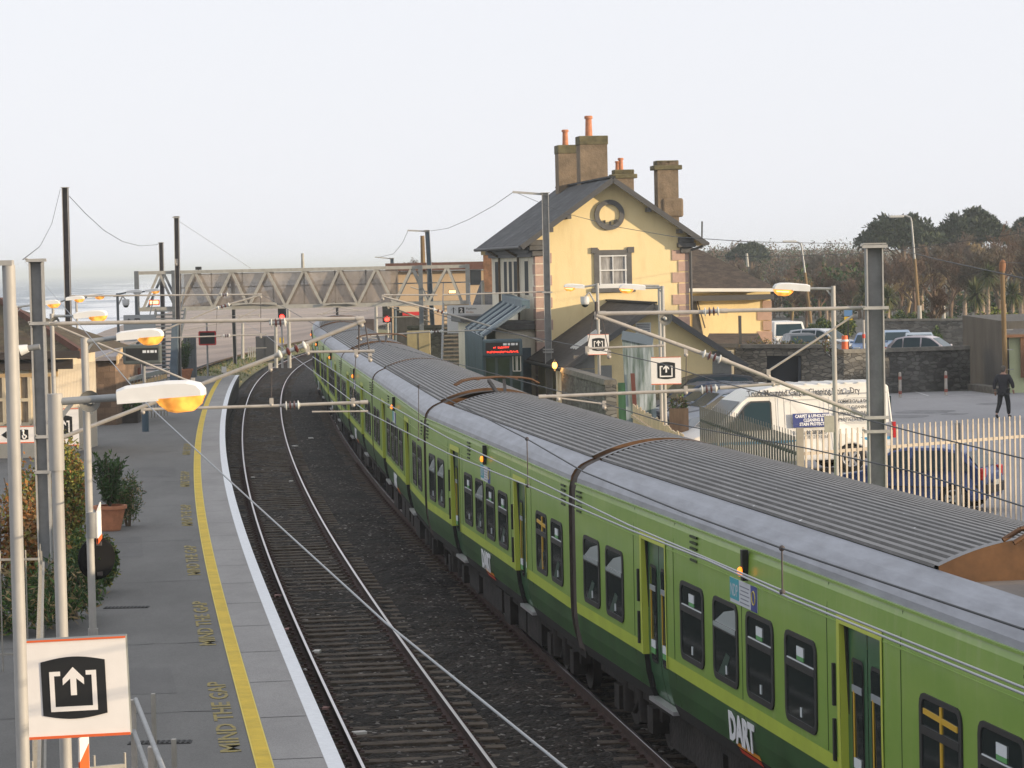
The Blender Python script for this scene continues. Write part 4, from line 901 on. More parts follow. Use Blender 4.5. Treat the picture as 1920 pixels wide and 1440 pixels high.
# ring window
mb=MB(); c=HW(2.88,0,8.32); n=36
for i in range(n):
    t0,t1=2*math.pi*i/n,2*math.pi*(i+1)/n
    f=lambda r,t,o: c+HX*(r*math.cos(t))+V(0,0,r*math.sin(t))-HY*o
    mb.quad(f(.40,t0,.1),f(.58,t0,.1),f(.58,t1,.1),f(.40,t1,.1)); mb.quad(f(.58,t0,.1),f(.58,t0,0),f(.58,t1,0),f(.58,t1,.1)); mb.quad(f(.40,t0,.1),f(.40,t0,-.0),f(.40,t1,-.0),f(.40,t1,.1))
mb.build('ring_window',mTrim,house)
mb=MB()
for dx in (-.2,.02,.2,.27): mb.box(c+HX*dx+V(0,0,-.33+abs(dx)*.3)-HY*.06,(.08,.06,.14))
mb.build('perched_pigeons',M('pigeon grey',(.06,.055,.05),.8),house)
# sash window
def sash(parent,a,z,w,h,face=HW,trim=True,curt=True):
    mb=MB()
    if trim:
        for x0,x1,z0,z1 in ((a-w/2-.2,a-w/2,z-h/2-.1,z+h/2+.25),(a+w/2,a+w/2+.2,z-h/2-.1,z+h/2+.25),(a-w/2,a+w/2,z+h/2,z+h/2+.2)): mb.hexa([face(x0,-.06,z0),face(x1,-.06,z0),face(x1,.0,z0),face(x0,.0,z0)],[face(x0,-.06,z1),face(x1,-.06,z1),face(x1,0,z1),face(x0,0,z1)])
        x0,x1,z0,z1=a-w/2-.32,a+w/2+.32,z-h/2-.26,z-h/2-.1; mb.hexa([face(x0,-.12,z0),face(x1,-.12,z0),face(x1,.0,z0),face(x0,.0,z0)],[face(x0,-.12,z1),face(x1,-.12,z1),face(x1,0,z1),face(x0,0,z1)])
        for xx in (a-w/2-.3,a+w/2+.05): mb.hexa([face(xx,-.08,z+h/2+.08),face(xx+.25,-.08,z+h/2+.08),face(xx+.25,0,z+h/2+.08),face(xx,0,z+h/2+.08)],[face(xx,-.08,z+h/2+.3),face(xx+.25,-.08,z+h/2+.3),face(xx+.25,0,z+h/2+.3),face(xx,0,z+h/2+.3)])
    wd=mb.build('window',mTrim,parent)
    mb=MB()
    for x in (a-w/2+.035,a,a+w/2-.035): mb.bar(face(x,-.03,z-h/2),face(x,-.03,z+h/2),.06 if x!=a else .045,.05)
    for zz in (z-h/2+.04,z,z+h/2-.03): mb.bar(face(a-w/2,-.032,zz),face(a+w/2,-.032,zz),.07,.05)
    mb.bar(face(a-w/2-.03,-.07,z-h/2-.05),face(a+w/2+.03,-.07,z-h/2-.05),.06,.14)
    mb.build('frame',mWinW,wd); mb=MB(); mb.quad(face(a-w/2,-.008,z-h/2),face(a+w/2,-.008,z-h/2),face(a+w/2,-.008,z+h/2),face(a-w/2,-.008,z+h/2)); mb.build('pane',mCurt if curt else mPane,wd)
sash(house,2.98,6.20,1.06,1.16)
for b0,b1 in ((1.9,3.0),(5.2,6.2),(6.75,7.75),(8.3,9.3),(11.1,12.2)):
    mb=MB()
    for c0,c1 in ((b0-.16,b0),(b1,b1+.16)): hbox(mb,-.03,.0,c0,c1,5.2,6.75)
    hbox(mb,-.03,0,b0,b1,6.62,6.75); wd=mb.build('side_window',mYW2,house); mb=MB(); mb.quad(HW(-.024,b0,5.3),HW(-.024,b1,5.3),HW(-.024,b1,6.62),HW(-.024,b0,6.62)); mb.build('pane',M('dull side glass',(.03,.035,.038),.6,spec=.1),wd)
for b in (4.3,10.2):
    mb=MB(); mb.tube(HW(-.1,b,.9),HW(-.1,b,6.8),.05,n=8); mb.tube(HW(-.1,b,6.8),HW(-.6,b,7.1),.05,n=8); mb.build('downpipe',M('rusty pipe',(.12,.085,.05),.8,var=.3,scale=3),house)
mb=MB(); mb.tube(HW(HWid+.1,-.1,4.6),HW(HWid+.1,-.1,6.9),.05,n=8); mb.tube(HW(HWid+.1,-.1,6.9),HW(HWid+.55,-.3,7.05),.05,n=8); mb.build('downpipe',mFascia,house)
mb=MB(); mb.bar(HW(HWid+.5,-.35,7.3),HW(HWid+.52,-.35,8.0),.06); mb.build('vent_pipe',mFascia,house)
def chimney(label_part,u0,u1,vt,vb,y,dy,pots,cap=0,capv=None):
    mb=MB(); a=P(u0,vb,y); b=P(u1,vb,y); zt=P(u0,vt,y).z; x0,x1=a.x,b.x; zb=a.z-.7
    w=x1-x0; ch=thing if False else None
    mb.box(((x0+x1)/2,y+dy/2,(zb+zt)/2),(w*.94,dy,zt-zb),rz=BETA); o=mb.build('chimney',mChim,house)
    mb=MB(); h=.36
    if cap: 
        mb.box(((x0+x1)/2,y+dy/2,zt-.24),(w*1.28,dy*1.2,.18),rz=BETA); mb.box(((x0+x1)/2,y+dy/2,zt-.07),(w*1.0,dy,.22),rz=BETA)
    else: mb.box(((x0+x1)/2,y+dy/2,zt-h/2),(w*1.0,dy*1.06,h),rz=BETA)
    mb.build('chimney_cap',mChimT,o,bevel=.03)
    for (u,v,r) in pots:
        p=P(u,vt,y+dy/2); t=P(u,v,y+dy/2); base=V(p.x,y+dy/2,zt-.05); top=V(p.x,y+dy/2,t.z)
        mb=MB(); mb.prof(base,top,[(0,r*1.15),(.06,r*1.1),(.08,r),(.85,r*.85),(.86,r*1.15),(.97,r*1.15),(1,r*.8)],n=14); mb.build('chimney_pot',mPot,o)
chimney('',1084,1139,255,345,117,1.0,[(1104,217,.15)]); chimney('',1044,1085,272,355,120.5,1.0,[(1060,243,.13)])
chimney('',1150,1188,320,348,121.5,.7,[(1164,296,.11),(1158,302,.1)],1); chimney('',1230,1272,303,385,114.5,.8,[],1)
mb=MB(); a=P(1259,380,114.5); mb.box((a.x,114.9,a.z-.2),(.85,.9,.75),rz=BETA); mb.build('chimney_base',mChim,house,bevel=.08)
# side entrance with flat cornices below the side windows
mb=MB(); hbox(mb,-1.55,-.02,.4,3.3,.8,4.0); mb.build('porch',mYW2,house); mb=MB(); hbox(mb,-1.8,-.02,.2,3.5,4.0,4.2); hbox(mb,-1.65,-.02,.3,3.4,4.2,4.32); mb.build('porch_cornice',mTrim,house,bevel=.02)
mb=MB(); hbox(mb,-1.62,-.02,9.4,12.4,.8,4.15); mb.build('porch',mYW2,house); mb=MB(); hbox(mb,-1.9,-.02,9.2,12.6,4.15,4.42); mb.build('porch_cornice',mTrim,house,bevel=.02)
mb=MB(); hbox(mb,-1.25,-.2,.36,.4,.9,3.3); mb.build('porch_panel',M('blue painted panel',(.04,.075,.10),.5),house)
# --- right wing
wing=thing('station_wing','lower yellow wing with a brown slate roof right of the station house','house',HW(HWid,2,.9))
y=122.; xr=P(1447,600,y).x; xl=P(1296,600,y).x; z1=P(1400,548,y).z
mb=MB(); mb.hexa([V(xl,y,.8),V(xr,y+.4,.8),V(xr,y+8,.8),V(xl,y+8,.8)],[V(xl,y,z1),V(xr,y+.4,z1),V(xr,y+8,z1),V(xl,y+8,z1)]); mb.build('wall',mYW,wing)
e0=P(1290,541,y-.7); e1=P(1458,541,y-.3); r0=P(1292,462,y+4.0); r1=P(1312,468,y+4.0); bk0=V(e0.x,y+8.5,e0.z); bk1=V(e1.x,y+8.5,e1.z)
mb=MB(); mb.add([e0,e1,r1,r0,bk0,bk1],[(0,1,2,3),(1,5,2),(5,4,3,2)]); o=mb.build('roof',mSlateB,wing); uvplane(o,(1,0,0),(0,.8,.6),e0)
mb=MB(); mb.bar(e0+V(0,.02,-.06),e1+V(0,.02,-.06),.1,.14); mb.build('gutter',mWinW,wing); mb=MB(); mb.hexa([V(xl,y-.6,z1-.32),V(xr+.1,y-.2,z1-.32),V(xr+.1,y+.3,z1-.32),V(xl,y,z1-.32)],[V(xl,y-.6,z1-.1),V(xr+.1,y-.2,z1-.1),V(xr+.1,y+.3,z1-.1),V(xl,y,z1-.1)]); mb.build('soffit',mFascia,wing)
mb=MB(); z=.9; i=0
while z<z1-.5: w=.62 if i%2 else .38; mb.box((xr-w/2+.03,y+.36,z+.2),(w,.12,.4)); z+=.43; i+=1
mb.build('quoins',mQuoin,wing,bevel=.01)
mb=MB(); mb.bar(P(1305,556,y-.1),P(1322,615,y-.1),.09,.05); mb.build('door_frame',mMastB,wing); mb=MB(); mb.quad(P(1298,556,y-.06),P(1304,556,y-.06),P(1321,640,y-.06),P(1298,640,y-.06)); mb.build('dark_opening',mFascia,wing)
# low dark lean-to in front of the wing
t=thing('lean_to','low lean-to with a dark brown roof below the yellow wing','lean-to',P(1380,690,117)); mb=MB(); a,b=P(1318,648,116),P(1434,648,116); c,d=P(1422,625,119),P(1330,625,119)
mb.add([a,b,c,d],[(0,1,2,3)]); o=mb.build('roof',mSlateB,t); uvplane(o,(1,0,0),(0,.9,.4),a); mb=MB(); mb.hexa([V(a.x+.2,116.2,.8),V(b.x-.2,116.2,.8),V(b.x-.2,119,.8),V(a.x+.2,119,.8)],[V(a.x+.2,116.2,a.z-.05),V(b.x-.2,116.2,a.z-.05),V(b.x-.2,119,a.z-.05),V(a.x+.2,119,a.z-.05)]); mb.build('wall',mYW2,t); mb=MB(); mb.bar(a,b,.1,.16); mb.build('gutter',mFascia,t)
mb=MB(); p=P(1387,592,115); mb.bar(V(p.x,115,3.0),p,.12); o=mb.build('flue_pipe',mFascia); tag(o,'thin dark flue pipe standing up before the yellow wing','pipe')
# --- annexe
ann=thing('station_annexe','single-storey yellow annexe with a dark gable roof in front of the station house','house',HW(0,-9,.9))
B0,B1=-9.3,-.02
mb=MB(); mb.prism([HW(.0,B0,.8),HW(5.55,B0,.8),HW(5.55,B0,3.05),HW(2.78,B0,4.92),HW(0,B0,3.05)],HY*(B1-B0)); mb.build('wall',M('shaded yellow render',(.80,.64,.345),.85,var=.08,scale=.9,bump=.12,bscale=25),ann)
gable_roof('roof',ann,0,5.55,B0,B1,3.05,4.92,.42,.5,0,mat=slate(M('dark annexe slate',(.05,.045,.042),.8,var=.3,scale=3,bump=.3,bscale=9)))
for i in range(3):
    mb=MB(); k=.2+i*.16; am=2.78; zz=lambda a:4.92-(am-a)*(1.87/2.78)+.15; b=-7.2+i*.55; mb.bar(HW(.35,b,zz(.35)),HW(1.3,b,zz(1.3)),.09,.05); mb.build('roof_light_bar',mWinW,ann)
mb=MB(); c=HW(2.45,B0-.03,4.12); mb.box(c,(.54,.05,.50),rz=BETA); lv=mb.build('vent',mWinW,ann); mb=MB()
for i in range(7): mb.box(c+V(0,-.035,-.19+i*.063),(.46,.02,.03),rz=BETA)
mb.build('vent_slat_shadows',M('slat shadow grey',(.16,.17,.19),.7),lv)  # grey bars put the shadow between slats into the colour
mb=MB()
for z in (1.2,1.75,2.3,2.8): hbox(mb,5.1 if int(z*20)%2 else 4.9,5.58,B0-.03,B0+.05,z,z+.5); hbox(mb,-.03,.5 if int(z*20)%2 else .7,B0-.03,B0+.05,z,z+.48)
mb.build('quoins',M('grey quoin stone',(.25,.25,.235),.85,var=.1,scale=4),ann,bevel=.01)
mb=MB(); hbox(mb,.9,1.3,B0-.05,B0,2.3,2.9); mb.build('meter_box',MATS['grey quoin stone'],ann)
for b in (-8.9,-8.1,-7.3):
    mb=MB(); mb.tube(HW(-.3,b,.9),HW(-.3,b,2.85),.09,n=10); mb.build('porch_column',mYW2,ann)
c=P(1040,685,100.4); mb=MB(); mb.box(c+V(0,.1,.0),(.05,.3,.4)); wl=thing('wall_lamp','glowing orange wall lamp under the annexe eaves','lamp',c); mb.build('bracket',mFascia,wl); mb=MB(); mb.sphere(c,.09,12,8,sc=(1,.9,1.4)); mb.build('globe',M('lit orange globe',(1,.47,.10),.4,emit=4),wl)
pl=bpy.data.lights.new('wall_lamp_light','POINT'); pl.energy=25; pl.color=(1,.5,.15); pl.shadow_soft_size=.15; lo=bpy.data.objects.new('wall_lamp_light',pl); lo.location=c+V(0,-.35,-.1); COL.objects.link(lo)
# mural board, stone wall, bins
mMur=M('painted waterfall',(.012,.05,.018),.7,var=.5,scale=2.0,stretch=(5,5,.3),col2=(.42,.47,.52),detail=8)
mur=thing('painted_board','tall board painted with streaky green and pale blue, beside the wooden fence','mural',V(P(1192,830,89).x,89,.9)); mb=MB(); a,b=P(1166,622,89),P(1224,628,89); mb.hexa([V(a.x+.12,89,.9),V(b.x+.1,89.2,.9),V(b.x+.1,89.4,.9),V(a.x+.12,89.2,.9)],[a,b,b+V(0,.2,0),a+V(0,.2,0)]); mb.build('panel',mMur,mur)
mb=MB(); mb.bar(a+V(0,-.04,-.1),b+V(0,-.04,-.2),.06,.28); mb.build('header',M('slate blue paint',(.13,.17,.22),.7),mur); mb=MB(); mb.quad(P(1182,700,88.9),P(1190,700,88.9),P(1194,760,88.9),P(1186,760,88.9)); mb.build('red_patch',M('mural red',(.13,.04,.03),.7),mur)
t=thing('green_post','dark green painted post left of the painted board','post',V(P(1164,800,88).x,88,.9)); mb=MB(); p0=P(1160,718,88); mb.hexa([V(p0.x,88,.9),V(p0.x+.22,88,.9),V(p0.x+.22,88.2,.9),V(p0.x,88.2,.9)],[V(p0.x-.02,88,p0.z),V(p0.x+.2,88,p0.z),V(p0.x+.2,88.2,p0.z),V(p0.x-.02,88.2,p0.z)]); mb.build('post',M('dark green paint old',(.03,.10,.045),.7,var=.5,scale=2,stretch=(3,3,.4)),t)
def stone(name,c1,c2,sc=5,mort=(.10,.095,.085)):
    m=M(name,c1,.95,bump=.01); n,l,b=nodes(m); t=n.new('ShaderNodeTexCoord'); mp=n.new('ShaderNodeMapping'); mp.inputs['Scale'].default_value=(1,1,2.6); l.new(t.outputs['Object'],mp.inputs[0])
    nz=n.new('ShaderNodeTexNoise'); nz.inputs['Scale'].default_value=sc*.5; l.new(mp.outputs[0],nz.inputs['Vector']); ad=n.new('ShaderNodeMix'); ad.data_type='RGBA'; ad.inputs[0].default_value=.18; l.new(mp.outputs[0],ad.inputs[6]); l.new(nz.outputs['Color'],ad.inputs[7])
    v=n.new('ShaderNodeTexVoronoi'); v.inputs['Scale'].default_value=sc; l.new(ad.outputs[2],v.inputs['Vector']); s=n.new('ShaderNodeSeparateColor'); l.new(v.outputs['Color'],s.inputs[0])
    r=n.new('ShaderNodeValToRGB'); r.color_ramp.elements[0].color=(*c1,1); r.color_ramp.elements[1].color=(*c2,1); l.new(s.outputs[0],r.inputs[0])
    v2=n.new('ShaderNodeTexVoronoi'); v2.feature='DISTANCE_TO_EDGE'; v2.inputs['Scale'].default_value=sc; l.new(ad.outputs[2],v2.inputs['Vector']); g=n.new('ShaderNodeMapRange'); g.inputs[1].default_value=.02; g.inputs[2].default_value=.08; l.new(v2.outputs['Distance'],g.inputs[0])
    x=n.new('ShaderNodeMix'); x.data_type='RGBA'; l.new(g.outputs[0],x.inputs[0]); x.inputs[6].default_value=(*mort,1); l.new(r.outputs[0],x.inputs[7])
    st=n.new('ShaderNodeTexNoise'); st.inputs['Scale'].default_value=.6; st.inputs['Detail'].default_value=6; l.new(t.outputs['Object'],st.inputs['Vector']); sr=n.new('ShaderNodeMapRange'); sr.inputs[1].default_value=.3; sr.inputs[2].default_value=.7; sr.inputs[3].default_value=.55; sr.inputs[4].default_value=1.3; l.new(st.outputs['Fac'],sr.inputs[0])
    y2=n.new('ShaderNodeMix'); y2.data_type='RGBA'; y2.blend_type='MULTIPLY'; y2.inputs[0].default_value=1; l.new(x.outputs[2],y2.inputs[6]); l.new(sr.outputs[0],y2.inputs[7]); l.new(y2.outputs[2],b.inputs['Base Color'])
    bp=n.new('ShaderNodeBump'); bp.inputs['Strength'].default_value=.8; bp.inputs['Distance'].default_value=.05; l.new(g.outputs[0],bp.inputs['Height']); l.new(bp.outputs[0],b.inputs['Normal']); return m
mStone=stone('rubble stone',(.13,.12,.10),(.27,.245,.20),3.8); mStoneD=stone('dark rubble stone',(.085,.082,.078),(.19,.185,.17),3.4); mCop=M('stone coping',(.15,.14,.12),.95,var=.3,scale=3,bump=.5,bscale=9)
def wallrun(label,p,qq,zt0,zt1,th=.4,mat=None,cop=.14,name='stone_wall',zb=.7):
    p,qq=Vector(p),Vector(qq); d=(qq-p); d.z=0; n=V(d.y,-d.x,0).normalized()*th/2; t=thing(name,label,'wall',V(p.x,p.y,PZ))
    z=lambda a,h: V(a.x,a.y,h)
    mb=MB(); mb.hexa([z(p-n,zb),z(p+n,zb),z(qq+n,zb),z(qq-n,zb)],[z(p-n,zt0),z(p+n,zt0),z(qq+n,zt1),z(qq-n,zt1)]); mb.build('masonry',mat or mStone,t)
    if cop:
        m=n*1.25; mb=MB(); mb.hexa([z(p-m,zt0+.003),z(p+m,zt0+.003),z(qq+m,zt1+.003),z(qq-m,zt1+.003)],[z(p-m*.8,zt0+cop),z(p+m*.8,zt0+cop),z(qq+m*.8,zt1+cop),z(qq-m*.8,zt1+cop)]); mb.build('coping',mCop,t)
    return t
wallrun('dark stone wall with a grey coping running forward from the annexe corner',(1.9,100.4,0),(3.05,89,0),2.72,2.72,.35,mStoneD,.16)
a=P(1392,650,113.5); b=P(1438,650,113); c=P(1503,650,112); d_=P(1582,652,111.5)
gt=thing('stone_gateway','tall rubble stone wall with a dark doorway behind the white van','wall',V(a.x,113,PZ))
mb=MB()
def gw(u0,u1,v0,v1,y=112.5,th=.5,mb=None):
    p0,p1=P(u0,v1,y),P(u1,v1,y); t0,t1=P(u0,v0,y),P(u1,v0,y); mb.hexa([V(p0.x,y,p0.z),V(p1.x,y,p1.z),V(p1.x,y+th,p1.z),V(p0.x,y+th,p0.z)],[V(t0.x,y,t0.z),V(t1.x,y,t1.z),V(t1.x,y+th,t1.z),V(t0.x,y+th,t0.z)])
gw(1378,1438,652,770,mb=mb); gw(1503,1545,652,770,mb=mb); gw(1438,1503,652,667,mb=mb); gw(1545,1582,668,770,mb=mb)
mb.build('masonry',mStone,gt); mb=MB(); gw(1388,1540,646,653,112.4,.7,mb); mb.build('coping',mCop,gt); mb=MB(); gw(1438,1503,667,770,112.85,.06,mb); mb.build('doorway',M('dark door',(.012,.014,.02),.7),gt); mb=MB(); gw(1497,1502,669,770,112.6,.08,mb); mb.build('door_jamb',M('blue grey jamb',(.05,.06,.075),.7),gt)
# scrolled ramp of the wall
mb=MB(); y=112.6; pts=[]
for i in range(9):
    t=i/8; uu=1540+45*t; vv=652+30*math.sin(t*math.pi/2); pts.append(P(uu,vv,y))
mb.prism(pts+[P(1585,690,y),P(1540,690,y)],(0,.45,0)); mb.build('scroll',mStone,gt)
wallrun('long dark stone boundary wall at the back of the car park',P(1575,700,117),P(1812,700,121),P(1575,657,117).z-.12,P(1812,650,121).z-.12,.45,mStoneD,.16)
# right hand hut
hut=thing('roadside_hut','flat-roofed hut with a grey windowless side and a pale yellow-green front, right edge','hut',V(20,117,PZ))
zc=P(1880,602,117).z; zb2=P(1806,592,125).z
A0=V(P(1806,700,126).x,126,.7); A1=V(P(1884,740,116.5).x,116.5,.7); A2=A1+V(6,.8,0); A3=A0+V(6,.8,0)
mb=MB(); mb.hexa([A0,A1,A2,A3],[V(A0.x,A0.y,zb2),V(A1.x,A1.y,zc),V(A2.x,A2.y,zc),V(A3.x,A3.y,zb2)]); mb.build('side_wall',M('grey roughcast',(.105,.10,.09),.95,var=.22,scale=1.2,bump=.5,bscale=30,stretch=(1,1,.4)),hut)
mb=MB(); f0,f1=A1+V(.03,-.02,0),A2+V(0,-.02,0); zt=P(1890,628,116.4).z; mb.hexa([f0,f1,f1+V(0,.3,0),f0+V(0,.3,0)],[V(f0.x,f0.y,zt),V(f1.x,f1.y,zt),V(f1.x,f1.y+.3,zt),V(f0.x,f0.y+.3,zt)]); mb.build('front_wall',M('pale green yellow render',(.52,.56,.34),.85,var=.06,scale=1),hut)
mb=MB(); mb.hexa([V(f0.x-.1,f0.y-.35,zt),V(f1.x,f1.y-.35,zt),V(f1.x,f1.y+.3,zt+.28),V(f0.x-.1,f0.y+.3,zt+.28)],[V(f0.x-.1,f0.y-.35,zt+.08),V(f1.x,f1.y-.35,zt+.08),V(f1.x,f1.y+.3,zt+.36),V(f0.x-.1,f0.y+.3,zt+.36)]); mb.build('roof',M('grey felt roof',(.12,.12,.125),.8,var=.2,scale=3),hut); mb=MB(); mb.bar(V(f0.x-.1,f0.y-.37,zt-.04),V(f1.x,f1.y-.37,zt-.04),.06,.12); mb.build('eaves_board',M('brown board',(.17,.085,.045),.8),hut)
mb=MB(); p=P(1919,700,116); mb.hexa([V(p.x-.05,116.3,1.5),V(p.x+1.2,116.4,1.5),V(p.x+1.2,116.45,1.5),V(p.x-.05,116.35,1.5)],[V(p.x-.05,116.3,3.35),V(p.x+1.2,116.4,3.35),V(p.x+1.2,116.45,3.35),V(p.x-.05,116.35,3.35)]); mb.build('door',MATS['brown board'],hut)
mb=MB(); mb.tube(V(f0.x+.12,f0.y-.06,.9),V(f0.x+.12,f0.y-.06,zt),.04,n=8); mb.build('drainpipe',mBlk,hut)
wallrun('low kerb wall with weeds at the foot of the grey hut side',P(1825,735,119.5),P(1882,742,115.5),1.15,1.15,.5,mCop,0,'kerb_wall')
# wooden pole
def pole(label,ub,vb,ut,vt,y,r=.12,mat=None,name='utility_pole',zb=None,**k):
    a,b=P(ub,vb,y),P(ut,vt,y); t=thing(name,label,'pole',a); mb=MB(); mb.tube(a,b,r,r*.8,n=10); mb.build('pole',mat or M('old pole wood',(.19,.13,.065),.9,var=.3,scale=3,stretch=(3,3,.3)),t); return t,b
t,b=pole('short mossy wooden pole with an insulator cap at the corner of the hut',1886,742,1879,497,115.8,.11); mb=MB(); mb.prof(b-V(0,0,.25),b+V(.03,0,.22),[(0,.12),(.5,.14),(.8,.12),(1,.04)],n=10); mb.build('cap',M('rusty cap',(.24,.11,.05),.8),t)
for z in (2.6,3.4,4.2): 
    mb=MB(); mb.bar(b-V(-.1,0,z),b-V(-.4,0,z),.03); mb.build('step_iron',mGalv,t)
# --- platform shelter with the led display
sh_=thing('platform_shelter','blue-grey corrugated platform shelter with a sloping ribbed glass roof','shelter',V(-.5,106,PZ))
mSh=M('blue grey corrugated sheet',(.10,.15,.18),.5,.15,var=.2,scale=2,stretch=(1,1,.4)); mShL=M('pale shelter rib',(.42,.48,.50),.5); mShG=M('shelter glazing',(.10,.14,.16),.15)
nb=P(906,632,103); fb=P(873,617,115); nt=P(986,576,103.4); ft=P(948,563,115)
mb=MB(); N=34
for i in range(N):
    a=nb.lerp(fb,i/N); b=nb.lerp(fb,(i+1)/N); o=V(-.04 if i%2 else .04,0,0)
    mb.quad(V(a.x,a.y,.9)+o,V(b.x,b.y,.9)+o,b+o,a+o); mb.quad(V(b.x,b.y,.9)+o,V(b.x,b.y,.9)-o,b-o,b+o)
mb.build('side_wall',mSh,sh_)
mb=MB(); mb.quad(nb,nt,ft,fb); mb.build('roof_glazing',mShG,sh_)
for i in range(9):
    mb=MB(); t=i/8; mb.bar(nb.lerp(fb,t)+V(0,0,.05),nt.lerp(ft,t)+V(0,0,.05),.13,.09); mb.build('roof_rib',mShL if i%2 else MATS['blue grey steel'],sh_)
mb=MB(); mb.bar(nt+V(0,0,.1),ft+V(0,0,.1),.3,.3); mb.build('roof_head',mSh,sh_)
mSF=M('shelter frame blue',(.05,.085,.105),.5); mb=MB()
for u in (908,930,957,977): p=P(u,640,103.1); mb.bar(V(p.x,103.1,.9),V(p.x,103.1,3.6),.09)
mb.bar(P(906,668,103.1),P(978,668,103.1),.12); mb.build('front_frame',mSF,sh_)
mb=MB(); p0,p1=P(908,668,103.3),P(978,668,103.3); mb.quad(V(p0.x,103.3,.9),V(p1.x,103.3,.9),p1,p0); mb.build('front_glass',M('green tinted glass',(.03,.055,.05),.1,var=.5,scale=1.2),sh_)
for u in (966,972): 
    mb=MB(); p=P(u,680,103); mb.bar(p+V(-.08,0,-.3),p+V(-.08,0,.25),.03); mb.bar(p+V(.08,0,-.3),p+V(.08,0,.25),.03); mb.bar(p+V(-.08,0,-.3),p+V(.08,0,-.3),.03); mb.build('notice_frame',mWinW,sh_)
def display(label,uc,vc,y,w,h,post=None,lit=True):
    c=P(uc,vc,y); t=thing('information_display',label,'display',c); mb=MB(); mb.box(c,(w,.25,h)); mb.build('case',M('display case grey',(.10,.115,.11),.5) if not lit else mSF,t,bevel=.06)
    mb=MB(); mb.box(c+V(0,-.13,.0),(w*.84,.02,h*.62)); mb.build('screen',mBlk,t)
    mb=MB(); r=random.Random(4); x=.02*w
    for i,wd in enumerate((.09,.06,.09,.05)):
        mb.box(c+V(x+wd*w*.5,-.145,h*.20 if lit else h*.13),(wd*w,.01,h*.13)); x+=(wd+.025)*w
    mb.build('white_symbols',mWhiteP,t)
    if lit:
        mb=MB()
        for row,(x0,x1) in enumerate(((-.22,.22),(-.38,.40))):
            x=x0
            while x<x1:
                hh=r.uniform(.06,.12)*h; mb.box(c+V(x*w,-.145,(.02-.25*row)*h+r.uniform(-.012,.012)*h),(.018*w,.01,hh)); mb.box(c+V((x+.012)*w,-.146,(.02-.25*row)*h+r.choice((-.04,0,.04))*h),(.026*w,.01,.03*h)); x+=.036 if r.random()<.85 else .08
        mb.build('red_led_text',M('lit red led',(1,.05,.03),.5,emit=1.6),t)
    return t
display('red-lit platform information display on the shelter front',942,652,102.6,1.42,.62)
t=display('dark unlit information display on a blue post over the left platform',267,664,101,1.35,.70,lit=False)
mb=MB(); p=P(270,700,101.2); mb.tube(V(p.x,101.2,PZ),V(p.x,101.2,3.3),.06,n=10); mb.tube(V(p.x,101.2,PZ),V(p.x,101.2,1.75),.12,n=12,mi=1); mb.build('post',[mMast,M('blue post base',(.055,.095,.13),.5)],t)
# white platform 2 board
t=thing('platform_sign','white board with a black arrow and the number 2 beside the steps','sign',P(882,598,124)); c=P(882,598,124); w,h=2.0,1.2; mb=MB(); mb.box(c,(w,.08,h)); mb.build('board',M('sign grey white',(.66,.66,.67),.6),t); z=h*.32
mb=MB(); mb.box(c+V(-.38,-.045,z),(.26,.01,.26)); mb.build('black_field',mSignK,t,bevel=.02); text('2',.26,mSignW,t,c+V(-.45,-.055,z-.09),V(1,0,0),V(0,0,1),bold=.008)
mb=MB(); mb.bar(c+V(-.72,-.045,z-.13),c+V(-.72,-.045,z+.12),.04,.01); mb.bar(c+V(-.72,-.045,z+.13),c+V(-.83,-.045,z+.0),.04,.01); mb.bar(c+V(-.72,-.045,z+.13),c+V(-.61,-.045,z+.0),.04,.01); mb.build('arrow_mark',mSignK,t)
text('Platform',.13,mSignK,t,c+V(-.18,-.045,z+.02),V(1,0,0),V(0,0,1)); text('Ardán',.13,M('sign brown print',(.35,.16,.1),.6),t,c+V(-.18,-.045,z-.13),V(1,0,0),V(0,0,1))
t=thing('platform_sign','grey board with a black arrow and exit symbol under the left footbridge end','sign',P(263,612,131)); c=P(262,615,131); w,h=1.45,1.2; mb=MB(); mb.box(c,(w,.08,h)); mb.build('board',M('sign grey shade',(.36,.37,.37),.6),t); z=h*.26
mb=MB(); mb.box(c+V(-.10,-.045,z),(.24,.01,.26)); mb.build('black_field',mSignK,t); mb=MB(); d=c+V(-.10,-.055,z); mb.path([d+V(-.07,0,.07),d+V(-.07,0,-.08),d+V(.07,0,-.08),d+V(.07,0,.07)],.014,4); mb.bar(d+V(0,0,-.04),d+V(0,0,.08),.02,.01); mb.build('exit_mark',mSignW,t)
mb=MB(); mb.bar(c+V(-.48,-.045,z-.13),c+V(-.48,-.045,z+.12),.035,.01); mb.bar(c+V(-.48,-.045,z+.13),c+V(-.58,-.045,z+.02),.035,.01); mb.bar(c+V(-.48,-.045,z+.13),c+V(-.38,-.045,z+.02),.035,.01); mb.build('arrow_mark',mSignK,t)
